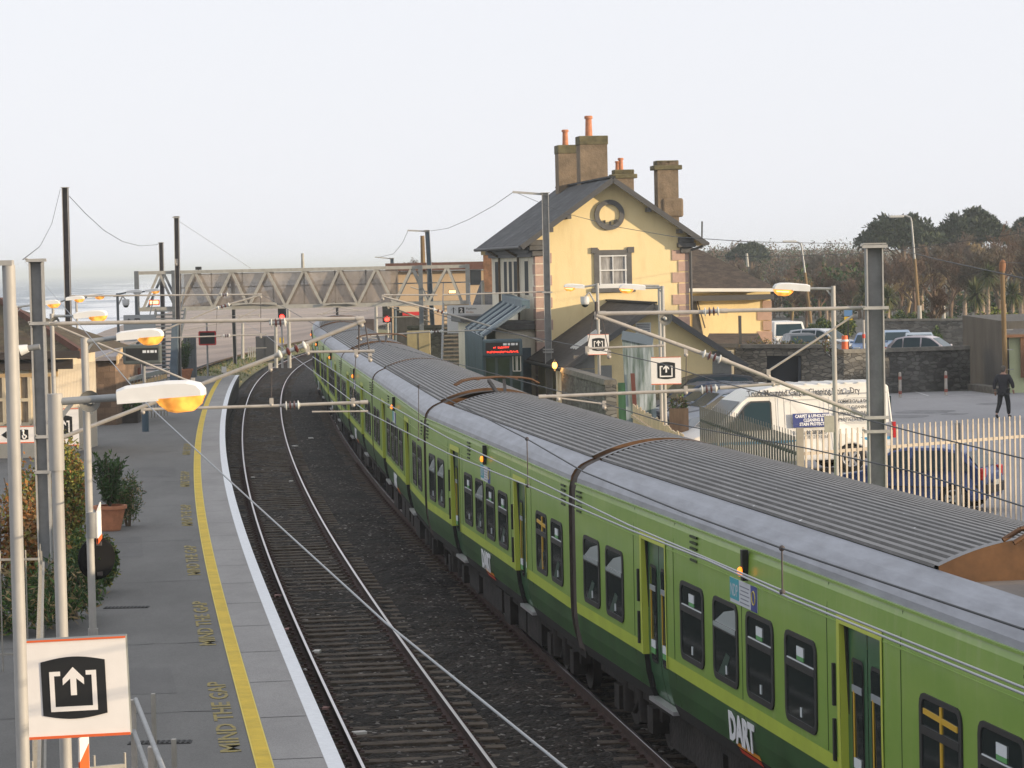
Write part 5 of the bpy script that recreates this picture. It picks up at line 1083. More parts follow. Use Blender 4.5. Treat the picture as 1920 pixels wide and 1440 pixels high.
# --- footbridge
fb_=thing('footbridge','grey steel truss footbridge with stained translucent panels over both tracks','footbridge',V(-11,147,0)); Y=147.
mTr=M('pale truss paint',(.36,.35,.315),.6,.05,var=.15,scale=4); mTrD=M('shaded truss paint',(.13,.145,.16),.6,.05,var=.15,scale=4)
BL,BR=P(258,578,Y),P(878,570,Y); TL,TR=P(258,513,Y),P(878,498,Y); zb=.5*(BL.z+BR.z); zt=.5*(TL.z+TR.z); xl,xr=BL.x,BR.x
mPan=M('stained panel',(.30,.255,.215),.4,var=.5,scale=.7,stretch=(1,1,.5),detail=8,spec=.3); _n,_l,_b=nodes(mPan); _b.inputs['Alpha'].default_value=.62
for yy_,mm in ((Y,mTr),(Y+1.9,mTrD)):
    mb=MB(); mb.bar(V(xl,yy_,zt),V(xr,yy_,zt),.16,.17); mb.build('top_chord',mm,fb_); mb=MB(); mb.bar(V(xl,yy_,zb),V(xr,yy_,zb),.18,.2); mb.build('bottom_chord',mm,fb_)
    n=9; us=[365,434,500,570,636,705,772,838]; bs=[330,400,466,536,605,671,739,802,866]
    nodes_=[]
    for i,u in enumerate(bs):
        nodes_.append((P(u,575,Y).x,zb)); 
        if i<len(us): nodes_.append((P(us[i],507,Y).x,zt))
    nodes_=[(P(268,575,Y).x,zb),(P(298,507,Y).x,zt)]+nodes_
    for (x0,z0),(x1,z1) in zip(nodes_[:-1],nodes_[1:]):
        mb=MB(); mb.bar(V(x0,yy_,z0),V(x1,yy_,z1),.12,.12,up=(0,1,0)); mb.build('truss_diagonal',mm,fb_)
mb=MB(); xa=P(338,540,Y).x; mb.quad(V(xa,Y+.14,zb+.1),V(P(745,540,Y).x,Y+.14,zb+.1),V(P(745,540,Y).x,Y+.14,zt-.1),V(xa,Y+.14,zt-.1)); mb.quad(V(xa,Y+1.75,zb+.1),V(P(745,540,Y).x,Y+1.75,zb+.1),V(P(745,540,Y).x,Y+1.75,zt-.1),V(xa,Y+1.75,zt-.1)); mb.build('side_panel',mPan,fb_)
for i in range(9):
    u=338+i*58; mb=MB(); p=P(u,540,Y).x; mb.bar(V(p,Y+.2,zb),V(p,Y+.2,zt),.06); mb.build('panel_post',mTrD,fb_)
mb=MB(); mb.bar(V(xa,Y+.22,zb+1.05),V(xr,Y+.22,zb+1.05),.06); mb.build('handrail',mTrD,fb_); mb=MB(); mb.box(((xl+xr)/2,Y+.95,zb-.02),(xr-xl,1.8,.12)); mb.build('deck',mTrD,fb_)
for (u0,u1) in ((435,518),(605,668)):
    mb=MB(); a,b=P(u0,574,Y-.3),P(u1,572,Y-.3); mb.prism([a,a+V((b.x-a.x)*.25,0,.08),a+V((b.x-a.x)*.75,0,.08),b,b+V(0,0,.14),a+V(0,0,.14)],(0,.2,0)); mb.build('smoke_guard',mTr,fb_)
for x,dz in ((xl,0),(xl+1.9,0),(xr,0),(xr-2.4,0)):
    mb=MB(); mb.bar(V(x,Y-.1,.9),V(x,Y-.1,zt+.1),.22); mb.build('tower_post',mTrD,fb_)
mb=MB(); mb.box((P(372,500,Y).x,Y,zt+.18),(.3,.2,.16)); mb.bar(V(P(372,500,Y).x,Y,zt),V(P(372,500,Y).x,Y,zt+.2),.05); mb.build('bridge_camera',mBlk,fb_)
def stairs(xc,w,ytop,ybot,ztop,n,mat,nm='tread'):
    for i in range(n):
        t=(i+.5)/n; mb=MB(); mb.box((xc,ytop+(ybot-ytop)*t,ztop+(.9-ztop)*t),(w,.30,.07)); mb.build(nm,mat,fb_)
    for s in (-1,1):
        mb=MB(); mb.bar(V(xc+s*w/2,ytop,ztop-.1),V(xc+s*w/2,ybot,.85),.07,.3); mb.build('stringer',mTrD,fb_); mb=MB(); mb.bar(V(xc+s*w/2,ytop,ztop+1),V(xc+s*w/2,ybot,1.9),.05); mb.build('stair_rail',mTrD,fb_)
mTread=M('timber tread',(.16,.135,.10),.85,var=.3,scale=4)
stairs(P(306,640,143).x,1.5,146.5,139.0,zb,20,mTrD); stairs(P(856,640,143).x,1.35,146.5,139.0,zb,20,mTread)
mb=MB(); mb.box((P(306,640,147).x,147.8,2.6),(1.9,.06,3.4)); 
# stair panel walls below the towers
mb=MB(); mb.hexa([V(P(317,700,138.5).x,138.5,.9),V(P(331,700,138.5).x,138.5,.9),V(P(331,700,138.5).x,139,.9),V(P(317,700,138.5).x,139,.9)],[V(P(322,600,138.5).x,138.5,4.2),V(P(333,600,138.5).x,138.5,4.2),V(P(333,600,138.5).x,139,4.2),V(P(322,600,138.5).x,139,4.2)]); mb.build('tower_leg',MATS['blue grey steel'],fb_)
t=thing('glowing_sign','small glowing orange light beneath the left footbridge end','light',P(289,567,146)); mb=MB(); mb.box(P(289,567,146),(.42,.1,.16)); mb.build('lamp',mLampO2,t); mb=MB(); mb.box(P(289,567,146)+V(0,.08,0),(.52,.1,.26)); mb.build('case',mRedP,t)
t=thing('bulkhead_light','small lit light inside the right end of the footbridge','light',P(848,547,148)); mb=MB(); mb.box(P(848,547,148),(.34,.1,.14)); mb.build('lamp',mLampO2,t); mb=MB(); mb.box(P(848,547,148)+V(0,.08,0),(.42,.1,.2)); mb.build('case',mTrD,t)
t=thing('panel_fence','tall grey ribbed panel fence right of the footbridge steps','fence',V(P(355,700,152).x,152,.9)); mb=MB()
for i in range(9):
    x0=P(345+i*2.6,690,152).x; x1=P(345+i*2.6+2.6,690,152).x; mb.hexa([V(x0,152+(i%2)*.06,.8),V(x1,152+(i%2)*.06,.8),V(x1,152.2,.8),V(x0,152.2,.8)],[V(x0,152+(i%2)*.06,3.0),V(x1,152+(i%2)*.06,3.0),V(x1,152.2,3.0),V(x0,152.2,3.0)])
mb.build('panels',M('grey fence panel',(.15,.165,.175),.7,var=.15,scale=2),t)
t=thing('platform_end_board','black board in a red frame on a post at the platform end','sign',V(P(390,705,152).x,152,PZ)); c=P(389,634,152); mb=MB(); w,h=.86,.68
for dx,dz,sx_,sz_ in ((0,h/2,w,.07),(0,-h/2,w,.07),(-w/2,0,.07,h),(w/2,0,.07,h)): mb.box(c+V(dx,-.03,dz),(sx_,.06,sz_))
mb.build('frame',M('red board frame',(.62,.04,.04),.5),t); mb=MB(); mb.box(c,(w*.92,.03,h*.92)); mb.build('board',mBlk,t); mb=MB(); p=P(390,705,152.1); mb.tube(V(p.x,152.1,PZ),V(p.x,152.1,c.z+1.0),.05,n=8); mb.sphere(V(p.x,152.1,c.z+.5),.06,8,5); mb.build('post',mGalv,t)
mb=MB(); h=P(378,600,152); mb.box(h,(.3,.12,.12)); mb.bar(h,V(p.x,152.1,h.z-.05),.03); mb.build('lamp',mLampW,t)
t=thing('track_cabinet','dark grey trackside cabinet on the grass beneath the footbridge','cabinet',P(497,668,205)); a=P(480,668,205); b=P(514,630,205); mb=MB(); mb.box(((a.x+b.x)/2,205.4,(a.z+b.z)/2-.2),(b.x-a.x,.8,b.z-a.z+.4)); mb.build('case',M('cabinet grey',(.045,.046,.05),.6,var=.15,scale=3),t,bevel=.03); mb=MB(); mb.bar(V((a.x+b.x)/2,204.98,a.z),V((a.x+b.x)/2,204.98,b.z-.1),.03,.02); mb.build('door_seam',mBlk,t)
t=thing('track_cabinet','brown trackside cabinet behind the train at the bridge foot','cabinet',P(690,640,215)); a=P(672,640,215); b=P(701,598,215); mb=MB(); mb.box(((a.x+b.x)/2,215.4,(a.z+b.z)/2-.8),(b.x-a.x,.8,b.z-a.z+1.6)); mb.build('case',M('cabinet brown',(.06,.042,.036),.7,var=.15,scale=3),t,bevel=.03); mb=MB(); mb.box(((a.x+b.x)/2+.2,214.97,b.z-.8),(.6,.02,.9)); mb.build('door',M('cabinet door brown',(.08,.06,.055),.7),t)
t=thing('railing','short row of white marker posts with a rail on the grass bank','railing',P(467,668,203)); 
for i in range(4): mb=MB(); p=P(466+i*4,670,203); mb.bar(p,p+V(0,0,.75),.08); mb.build('post',mTr,t)
mb=MB(); a=P(465,653,203); b=P(500,652,203); mb.bar(a,b,.05); mb.build('rail',mTr,t)
for lab,(u0,v0,u1,v1,y) in {'thin pale pole under the footbridge beside the black mast':(455,672,455,606,205),'pale double pole left of the footbridge signal':(518,690,517,606,188),'pale pole right of the footbridge signal':(543,690,541,580,184),'pale pole behind the train under the footbridge':(706,650,705,575,190),'blue-grey post right of the second red signal':(741,655,741,575,152),'thin aerial pole above the middle of the footbridge':(568,505,567,475,149),'pale pole near the white platform board':(906,600,905,528,125)}.items():
    pole(lab,u0,v0,u1,v1,y,.09 if y<170 else .13,mTr if 'blue' not in lab else MATS['blue grey steel'],name='pole')
t=thing('warning_sign','small yellow warning sign near the footbridge signal','sign',P(528,638,186)); mb=MB(); mb.box(P(528,638,186),(.28,.03,.34)); mb.build('plate',M('warning yellow',(.65,.45,.03),.5),t); mb=MB(); mb.tube(P(528,690,186.05),P(528,636,186.05),.03,n=6); mb.build('post',mGalv,t)
t=thing('marker_plate','small white marker plate on the grass at the platform end','sign',P(420,698,156)); mb=MB(); mb.box(P(420,693,156),(.26,.04,.32)); mb.build('plate',mSignW,t); mb=MB(); mb.tube(P(420,703,156),P(420,692,156.03),.03,n=6); mb.build('post',mGalv,t)
# buildings right of the bridge
bb=thing('low_building','low cream building with a reddish brown fascia behind the right end of the footbridge','building',V(-3,170,.5)); y=168.; a=P(733,500,y); b=P(912,500,y)
mb=MB(); mb.hexa([V(a.x,y,.4),V(b.x,y,.4),V(b.x,y+9,.4),V(a.x,y+9,.4)],[V(a.x,y,6.2),V(b.x,y,6.2),V(b.x,y+9,6.2),V(a.x,y+9,6.2)]); mb.build('wall',M('tan lit wall',(.55,.40,.25),.85,var=.1,scale=.7),bb); mb=MB(); zt2=P(820,492,y).z; mb.hexa([V(a.x-.3,y-.6,zt2-.45),V(b.x+.3,y-.6,zt2-.45),V(b.x+.3,y+9.5,zt2-.45),V(a.x-.3,y+9.5,zt2-.45)],[V(a.x-.3,y-.6,zt2),V(b.x+.3,y-.6,zt2),V(b.x+.3,y+9.5,zt2),V(a.x-.3,y+9.5,zt2)]); mb.build('fascia',M('red brown fascia',(.12,.055,.04),.8,var=.2,scale=2),bb)
mb=MB(); p0,p1=P(882,534,y),P(902,506,y); mb.box(((p0.x+p1.x)/2,y-.03,(p0.z+p1.z)/2),(p1.x-p0.x,.06,p1.z-p0.z)); mb.build('window',mPane,bb); mb=MB(); mb.box((P(890,503,y).x,y-.05,P(890,503,y).z),(.8,.1,.18)); mb.build('lintel',mSignW,bb)
bb=thing('brick_chimney_house','dark slate-roofed outbuilding with a square brick chimney left of the station house','outbuilding',V(-1.5,135,.9)); y=134.; mb=MB(); a,b=P(905,520,y),P(926,470,y); mb.box(((a.x+b.x)/2,y+.4,(a.z+b.z)/2-.6),(b.x-a.x-.08,.7,b.z-a.z+1.2)); mb.build('chimney',M('brown brick',(.22,.12,.07),.9,var=.35,scale=3,bump=.3,bscale=12),bb); mb=MB(); mb.box(((a.x+b.x)/2,y+.4,b.z-.08),(b.x-a.x+.12,.85,.22)); mb.build('chimney_cap',mChimT,bb)
mb=MB(); mb.add([P(885,575,131),P(930,575,131),P(930,522,137),P(902,526,137)],[(0,1,2,3)]); o=mb.build('roof',mSlate,bb); uvplane(o,(1,0,0),(0,.8,.6),(0,0,0)); mb=MB(); a,b=P(880,700,131.5),P(930,575,131.5); mb.hexa([V(a.x,131.5,.8),V(b.x,131.5,.8),V(b.x,136,.8),V(a.x,136,.8)],[V(a.x,131.5,b.z),V(b.x,131.5,b.z),V(b.x,136,b.z),V(a.x,136,b.z)]); mb.build('wall',mStoneD,bb)
bb=thing('tan_cabinet','tall tan storage cabinet beside the foot of the bridge steps','cabinet',P(786,690,146)); y=141.; a,b=P(764,690,y),P(806,620,y); mb=MB(); mb.box(((a.x+b.x)/2,y+.4,(.9+b.z)/2),(b.x-a.x,.8,b.z-.9)); mb.build('case',M('tan cabinet paint',(.30,.25,.14),.75,var=.15,scale=2),bb,bevel=.03); mb=MB(); mb.bar(V((a.x+b.x)/2,y-.015,1),V((a.x+b.x)/2,y-.015,b.z-.05),.03,.02); mb.build('door_seam',mMastB,bb)
wallrun('old stone wall between the bridge steps and the shelter',P(770,690,149),P(905,690,147),P(840,600,148).z-.4,P(840,600,148).z-.4,.5,mStone,.15)
t=thing('kiosk','small kiosk with a red and cream sign band under the right footbridge end','kiosk',P(770,620,160)); y=158.; a,b=P(740,660,y),P(800,575,y); mb=MB(); mb.box(((a.x+b.x)/2,y+1,(a.z+b.z)/2),(b.x-a.x,2,b.z-a.z)); mb.build('wall',M('dark weathered boards',(.05,.047,.045),.9,var=.4,scale=2,stretch=(3,1,.5)),t); mb=MB(); mb.box((P(770,580,y).x,y-.05,P(770,580,y).z),(1.25,.1,.3)); mb.build('cream_band',M('cream sign band',(.62,.50,.36),.6),t); mb=MB(); mb.box((P(772,588,y).x,y-.07,P(772,588,y).z),(1.0,.1,.2)); mb.build('red_band',MATS['red board frame'],t)
# ------------------------------------------------------------------ left side: hut, walls, fences, plants
mCream=M('cream window paint',(.62,.52,.36),.6); mBrownRoof=slate(M('mossy brown roof',(.085,.05,.032),.95,var=.5,scale=1.6,bump=.5,bscale=9,col2=(.10,.085,.04)),.2,.25,.4)
hut=thing('platform_hut','brown-roofed cream hut with tall white-framed windows behind the left poles','hut',V(-15,88,.9)); y=88.; xl=-18.5; xr=P(106,700,y).x; xr2=xr+.2; ze=P(60,668,y).z
mb=MB(); mb.hexa([V(xl,y,.8),V(xr,y,.8),V(xr2+.2,y+5.5,.8),V(xl,y+5.5,.8)],[V(xl,y,ze),V(xr,y,ze),V(xr2+.2,y+5.5,ze),V(xl,y+5.5,ze)]); mb.build('wall',M('pale boarded wall',(.62,.54,.42),.8,var=.1,scale=1.5),hut)
mb=MB()
for i in range(26): mb.bar(V(xr+.02+(.4*(i*.21)/5.5),y+.08+i*.21,.9),V(xr+.02+(.4*(i*.21)/5.5),y+.08+i*.21,ze-.35),.05,.03)
mb.build('cladding_batten',M('white cladding',(.70,.64,.55),.7),hut)
e0,e1=V(xl-.5,y-.7,ze+.05),V(P(150,648,y-.7).x,y-.7,ze+.05); r0,r1=V(xl-.5,y+5,P(0,566,y+5).z+.3),V(P(2,570,y+5).x,y+5,P(2,568,y+5).z)
mb=MB(); mb.add([e0,e1,r1,r0,V(e1.x+.4,y+8,ze+.05)],[(0,1,2,3),(1,4,2)]); o=mb.build('roof',mBrownRoof,hut); uvplane(o,(1,0,0),(0,.9,.4),e0)
mb=MB(); mb.bar(e1+V(0,-.02,.02),r1+V(0,-.02,.02),.12,.32); mb.build('bargeboard',M('red brown board',(.13,.055,.035),.75,var=.2,scale=3),hut)
mb=MB(); mb.bar(e0,e1,.16,.22); mb.bar(e0+V(0,.4,-.3),e1+V(-.3,.4,-.3),.2,.3); mb.build('gutter',M('dark brown gutter',(.045,.035,.03),.7),hut)
mb=MB(); mb.bar(V(xl,y-.06,ze-.5),V(xr+.05,y-.06,ze-.5),.08,.26); mb.build('lintel_board',M('sunlit cream board',(.60,.42,.22),.7),hut)  # orange in this cream is low sunlight put into the colour
for u0,u1 in ((-20,9),(35,57),(84,100)):
    a=P(u0,698,y-.05); b=P(u1,795,y-.05); x0,x1=a.x,b.x; z1,z0=a.z,b.z
    mb=MB(); mb.bar(V(x0,y-.05,z0),V(x0,y-.05,z1),.09); mb.bar(V(x1,y-.05,z0),V(x1,y-.05,z1),.09)
    for zz in (z0,z1,(z0+z1)/2-.05): mb.bar(V(x0,y-.055,zz),V(x1,y-.055,zz),.1)
    w=mb.build('window',mCream,hut); mb=MB(); mb.quad(V(x0,y-.02,z0),V(x1,y-.02,z0),V(x1,y-.02,z1),V(x0,y-.02,z1)); mb.build('pane',M('curtained window',(.26,.20,.13),.25,var=.5,scale=3,stretch=(4,1,.2)),w)
mBlock=M('block wall',(.24,.155,.10),.95,var=.2,scale=1.5,bump=.3,bscale=20); slate(mBlock,.22,.45,.35)
t=thing('block_store','concrete block store with a pale flat roof beyond the second lamp post','outbuilding',V(-15,107,.9)); y=106.; xa,xb=P(160,700,y).x,P(216,700,y).x; zt=P(190,676,y).z
mb=MB(); mb.hexa([V(xa,y,.8),V(xb,y,.8),V(xb+.35,y+4.5,.8),V(xa,y+4.5,.8)],[V(xa,y,zt),V(xb,y,zt),V(xb+.35,y+4.5,zt),V(xa,y+4.5,zt)]); o=mb.build('wall',mBlock,t); uvplane(o,(1,.3,0),(0,0,1),V(xa,y,0))
p1=P(232,644,y+5); mb=MB(); mb.hexa([V(xa-.2,y-.3,zt),V(xb+.1,y-.3,zt),V(p1.x,y+5,p1.z-.1),V(xa-.2,y+5,p1.z-.1)],[V(xa-.2,y-.3,zt+.14),V(xb+.1,y-.3,zt+.14),V(p1.x,y+5,p1.z+.02),V(xa-.2,y+5,p1.z+.02)]); mb.build('roof',M('pale felt roof',(.27,.25,.26),.8,var=.15,scale=2),t)
mb=MB(); mb.bar(V(xb+.12,y-.3,zt+.0),V(p1.x+.02,y+5,p1.z-.14),.05,.3); mb.build('fascia',M('sunlit cream board',(.60,.42,.22),.7),t)
t=thing('brick_planter','small red brick planter wall beside the block store','planter',P(247,715,110)); mb=MB(); a,b=P(229,722,110),P(262,690,110); mb.box(((a.x+b.x)/2,110.2,(a.z+b.z)/2-.3),(b.x-a.x,.4,b.z-a.z+.6)); mb.build('brickwork',slate(M('red brick',(.28,.085,.045),.9,var=.3,scale=4),.075,.22,.3),t)
def railing(label,a,b,h,sp,mat,nrail=2,r=.011,cat='railing',name='railing',flat=False,toprail=.28,spear=True,pw=.046):
    a,b=Vector(a),Vector(b); t=thing(name,label,cat,a); d=b-a; L=V(d.x,d.y,0).length; n=max(2,int(L/sp)); dd=V(d.x,d.y,0).normalized(); first=None
    for i in range(min(n,100)+1):
        p=a.lerp(b,i/min(n,100)); mb=MB()
        if flat: mb.bar(p,p+V(0,0,h-.1),pw,.012,up=(-dd.y,dd.x,0)); mb.bar(p+V(0,0,h-.1),p+V(0,0,h),.03,.012,up=(-dd.y,dd.x,0)); mb.bar(p-V(dd.y,-dd.x,0)*.015,p-V(dd.y,-dd.x,0)*.015+V(0,0,h-.1),.012,.02,up=(-dd.y,dd.x,0))
        else: mb.tube(p,p+V(0,0,h),r,n=6)
        mb.build('pale' if flat else 'upright',mat,t)
    for k in range(nrail):
        z=h-toprail if k==0 else .25; mb=MB(); o=V(dd.y,-dd.x,0)*-.03 if flat else V(0,0,0); mb.bar(a+V(0,0,z)+o,b+V(0,0,z)+o,.045 if flat else .03,.06 if flat else .03); mb.build('rail',mat,t)
    return t
mRailG=M('grey railing steel',(.36,.34,.30),.55,.3,var=.12,scale=6)
railing('grey spiked railing with the shrubs behind it, at the far left',(P(-20,1190,40.5).x,40.5,.9),(P(76,1190,40.5).x,40.5,.9),1.72,.175,mRailG,2,.011,toprail=.13)
railing('line of pale fence bars running towards the camera behind the nearest lamp post',(P(80,1190,40).x,40,.9),(P(62,1400,23).x,23,.9),1.85,.19,mRailG,2,flat=True)
railing('low grey gate bars below the large exit sign',(P(62,1500,21.5).x,21.5,.9),(P(236,1500,21.8).x,21.8,.9),1.95,.21,mRailG,2,.012,name='gate',cat='gate',toprail=.10)
t=thing('handrail','steel ramp handrail with two posts at the bottom left of the platform','handrail',V(P(247,1400,29).x,29,.9)); p0,p1=P(249,1312,29.5),P(283,1400,26)
for p in (p0,p1):
    mb=MB(); mb.bar(p,V(p.x,p.y,.9),.05,.09); mb.build('post',mTube,t)
    mb=MB(); mb.bar(p+V(.16,.4,0),V(p.x+.16,p.y+.4,.9),.04,.07); mb.build('post',mRailG,t)
dd=p1-p0
for o,zz in ((V(.03,0,0),0),(V(.0,0,0),-.32)): 
    mb=MB(); mb.tube(p0+o+V(0,0,zz),p0+o+V(0,0,zz)+dd*2.2,.026,n=8); mb.build('rail',mGalv,t)
t=thing('hazard_notice','narrow white and orange notice seen edge on below the large exit sign','sign',P(150,1400,20.5)); mb=MB(); a=P(146,1386,20.6); mb.prism([a,a+V(.05,.12,.06),a+V(.05,.12,-.5),a+V(0,0,-.5)],(.012,-.004,0)); mb.build('plate',mSignW,t); mb=MB(); mb.prism([a+V(.0,-.004,-.17),a+V(.05,.116,-.05),a+V(.05,.116,-.5),a+V(0,-.004,-.5)],(.012,-.006,0)); mb.build('orange_print',mSignO,t)
t=thing('railing','timber-topped railing round the seating area by the blue post','railing',V(P(232,790,108).x,108,.9)); a,b=P(232,714,108),P(312,694,112); mb=MB(); mb.bar(a,b,.12,.16); mb.build('top_rail',mGalv,t)
for i in range(14): p=a.lerp(b,i/13); mb=MB(); mb.bar(p,V(p.x,p.y,.9),.05); mb.build('upright',mRailG,t)
mb=MB(); mb.bar(a-V(0,0,.28),b-V(0,0,.22),.04,.16); mb.build('lit_board',M('sunlit cream board',(.60,.42,.22),.7),t)
# ---------------- plants
def leaf(mb,p,size,r,mi=0,up=.3,narrow=.5):
    d=V(r.gauss(0,1),r.gauss(0,1),r.gauss(0,1)+up).normalized(); a=d.cross(V(r.gauss(0,1),r.gauss(0,1),r.gauss(0,1))).normalized()*size*narrow*.5; b=d*size
    mb.add([p-a*.3,p+b*.5-a,p+b,p+b*.5+a],[(0,1,2,3)],mi)
def clump(mb,c,rr,n,size,r,mis=(0,),shell=.55,narrow=.5,lim=None):
    c=Vector(c)
    for i in range(n):
        d=V(r.gauss(0,1),r.gauss(0,1),r.gauss(0,1)).normalized(); k=shell+(1-shell)*r.random(); k*=1+.12*math.sin(d.x*5+c.x)*math.cos(d.z*4)
        p=c+V(d.x*rr[0],d.y*rr[1],d.z*rr[2])*k
        if lim and p.z<lim: continue
        leaf(mb,p,size*r.uniform(.6,1.3),r,r.choice(mis),narrow=narrow)
def lmat(n,c,v=.35): return M(n,c,.65,var=v,scale=2.2,spec=.25)
lG=lmat('leaf dark green',(.035,.075,.018)); lY=lmat('leaf yellow green',(.22,.21,.045)); lO=lmat('leaf sunlit orange',(.30,.135,.04)); lM=lmat('leaf mid green',(.065,.12,.022)); lBr=lmat('twig brown',(.115,.088,.058)); lBr2=lmat('twig red brown',(.135,.085,.055)); lStraw=lmat('straw stalk',(.26,.19,.09)); mBark=M('bark',(.13,.095,.065),.95,var=.35,scale=6,stretch=(2,2,.4)); mBarkL=M('pale bark',(.30,.23,.17),.95,var=.3,scale=4)  # the orange leaf colour holds the low sun's glow
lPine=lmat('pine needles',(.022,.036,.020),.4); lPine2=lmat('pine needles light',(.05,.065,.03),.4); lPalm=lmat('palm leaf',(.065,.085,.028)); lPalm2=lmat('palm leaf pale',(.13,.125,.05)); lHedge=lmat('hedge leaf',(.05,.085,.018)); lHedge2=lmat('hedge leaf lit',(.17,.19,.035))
def shrub(label,u,v,y,w,h,mats,mis,n,size,seed,name='shrub',d=None,base=.9,narrow=.5,cat='shrub',group=None):
    c=P(u,v,y); t=thing(name,label,cat,V(c.x,y,base),0,group); r=random.Random(seed); mb=MB(); k=max(6,int(w*4)); n=int(n*3.2); size=size*.75
    for i in range(k):
        cx=c.x+r.uniform(-.5,.5)*w*.75; cy=y+r.uniform(-.5,.5)*(d or w)*.7; hh=h*r.uniform(.62,1.0); rr=(w*.28*r.uniform(.7,1.2),(d or w)*.28,hh*.45)
        clump(mb,(cx,cy,base+hh*.52),rr,n//k,size,r,mis,.5,narrow,lim=base)
    mb.build('foliage',mats,t,fix=False); mb=MB()
    for i in range(7): a=r.uniform(0,6.28); mb.tube((c.x+r.uniform(-.15,.15),y,base),(c.x+math.cos(a)*w*.3,y+math.sin(a)*w*.3,base+h*.7),.025,.008,n=5)
    mb.build('stem',mBark,t); return t
ms=[lG,lY,lO,lM]
shrub('shrub with low-sun glow painted into orange leaves, far left behind the railing',-2,1000,49,2.1,2.3,[lG,lY,lO,lM,lStraw],(2,2,4,1,2),1700,.16,1,d=1.6)
shrub('yellow-leaved shrub with sunlight painted as orange leaves between the left pole and the left mast',42,980,52,1.5,2.8,ms,(1,2,2,1,3),1700,.12,2,d=1.6)
shrub('variegated yellow-green shrub between the nearest two lamp posts',128,960,55,1.35,2.7,ms,(1,1,3,1,2),2300,.12,3,d=1.6)
shrub('glossy green shrub just right of the second lamp post',176,1045,50,1.0,1.35,ms,(3,0,3,1),1900,.11,4,d=1.4)
shrub('dark green shrub at the foot of the nearest shrubs',128,1130,46.5,1.0,1.15,ms,(0,0,3),900,.12,5)
shrub('dull green shrub behind the railing at the far left',20,1120,45,2.3,1.2,[lG,lY,lO,lM,lStraw],(0,3,0,4),1300,.2,6,narrow=.2)
shrub('dark climbing shrub beside the hut corner',112,850,66,1.0,1.6,[lBr,lG,lO],(0,0,1,2),700,.14,7)
# potted plants
def potplant(label,u,v,y,s,seed,stiff):
    b=P(u,v,y); t=thing('potted_plant',label,'potted plant',V(b.x,y,.9),0); mb=MB(); mb.prof((b.x,y,.9),(b.x,y,.9+.55*s),[(0,.20*s),(.05,.22*s),(.86,.33*s),(.87,.37*s),(1,.37*s),(1.0,.3*s)],n=20); mb.build('pot',mPot,t); r=random.Random(seed); mb=MB()
    for i in range(26 if stiff else 20):
        a=r.uniform(0,6.28); k=r.uniform(.1,.5)*s; h=r.uniform(.5,1.25)*s; p0=V(b.x,y,.9+.5*s); p1=p0+V(math.cos(a)*k,math.sin(a)*k,h); mb.tube(p0,p1,.012,.005,n=4,mi=1)
        for j in range(60):
            tt=r.uniform(.15,1); leaf(mb,p0.lerp(p1,tt)+V(r.gauss(0,.03),r.gauss(0,.03),0),.15*s,r,0,up=.8,narrow=.28)
    if not stiff: pass
    mb.build('foliage',[lG,mBark],t,fix=False); 
potplant('terracotta pot with a stiff dark green bush on the platform',207,972,62.5,1.0,11,True)
shrub('feathery green and brown plant spilling beside the terracotta pot',230,950,63.5,.75,1.25,[lM,lStraw,lG],(0,1,2,0),900,.15,12,narrow=.2)
potplant('potted spiky plant at the foot of the footbridge steps',346,702,146,1.2,13,True)
t=thing('planter_box','dark wooden planter box with bushes beside the blue post','planter',P(240,798,108)); a,b=P(222,800,107),P(258,770,107); mb=MB(); mb.box(((a.x+b.x)/2,107.4,(.9+b.z)/2),(b.x-a.x,.8,b.z-.9)); mb.build('box',M('dark planter wood',(.05,.04,.034),.85,var=.3,scale=3,stretch=(1,1,4)),t); r=random.Random(4); mb=MB(); clump(mb,((a.x+b.x)/2,107.4,b.z+.25),(.5,.4,.55),700,.13,r,(0,1)); mb.build('foliage',[lG,lM],t,fix=False)
# ---------------- right-hand fences
mPal=M('palisade steel',(.41,.36,.30),.6,.1,var=.12,scale=4); mPalShade=M('shaded palisade steel',(.11,.11,.108),.7,.05,var=.12,scale=4)  # second, darker steel paints the shaded faces of the grazing run
cF=V(P(1500,840,53.5).x,53.5,.9)
railing('pale steel palisade fence in front of the white van and the blue car',cF,(P(2350,900,62.0).x,62.0,.9),2.38,.152,mPal,1,flat=True,cat='fence',name='palisade_fence',toprail=.42)
for i,u in enumerate((1502,1797)):
    y=53.6+ (u-1500)/490*5; p=P(u,860,y+.08); t_=bpy.data.objects
fe=cF.copy(); railing('palisade fence painted in shaded grey, at a grazing angle beside the parked cars',(P(1313,775,66).x,66,.9),fe,2.36,.30,mPalShade,2,flat=True,pw=.15,cat='fence',name='palisade_fence',toprail=.42)
t=thing('fence_post','steel corner post of the palisade fences','post',cF); mb=MB(); mb.bar(cF+V(.0,-.02,0),cF+V(0,-.02,2.45),.13,.13); mb.build('post',mPal,t)
t=thing('fence_post','dull steel post in the middle of the palisade fence before the blue car','post',P(1797,900,56.6)); p=P(1797,900,56.75); mb=MB(); mb.bar(V(p.x,p.y,.9),V(p.x,p.y,3.2),.1,.1); mb.build('post',mMast,t)
mWood=M('pale fence boards',(.62,.48,.33),.85,var=.25,scale=3,stretch=(2,2,.3))
a,b=P(1186,757,83.5),P(1303,832,66.5); t=thing('wooden_fence','pale sunlit wooden board fence between the mural board and the palisade','fence',V(a.x,a.y,.9)); n=44; r=random.Random(9)
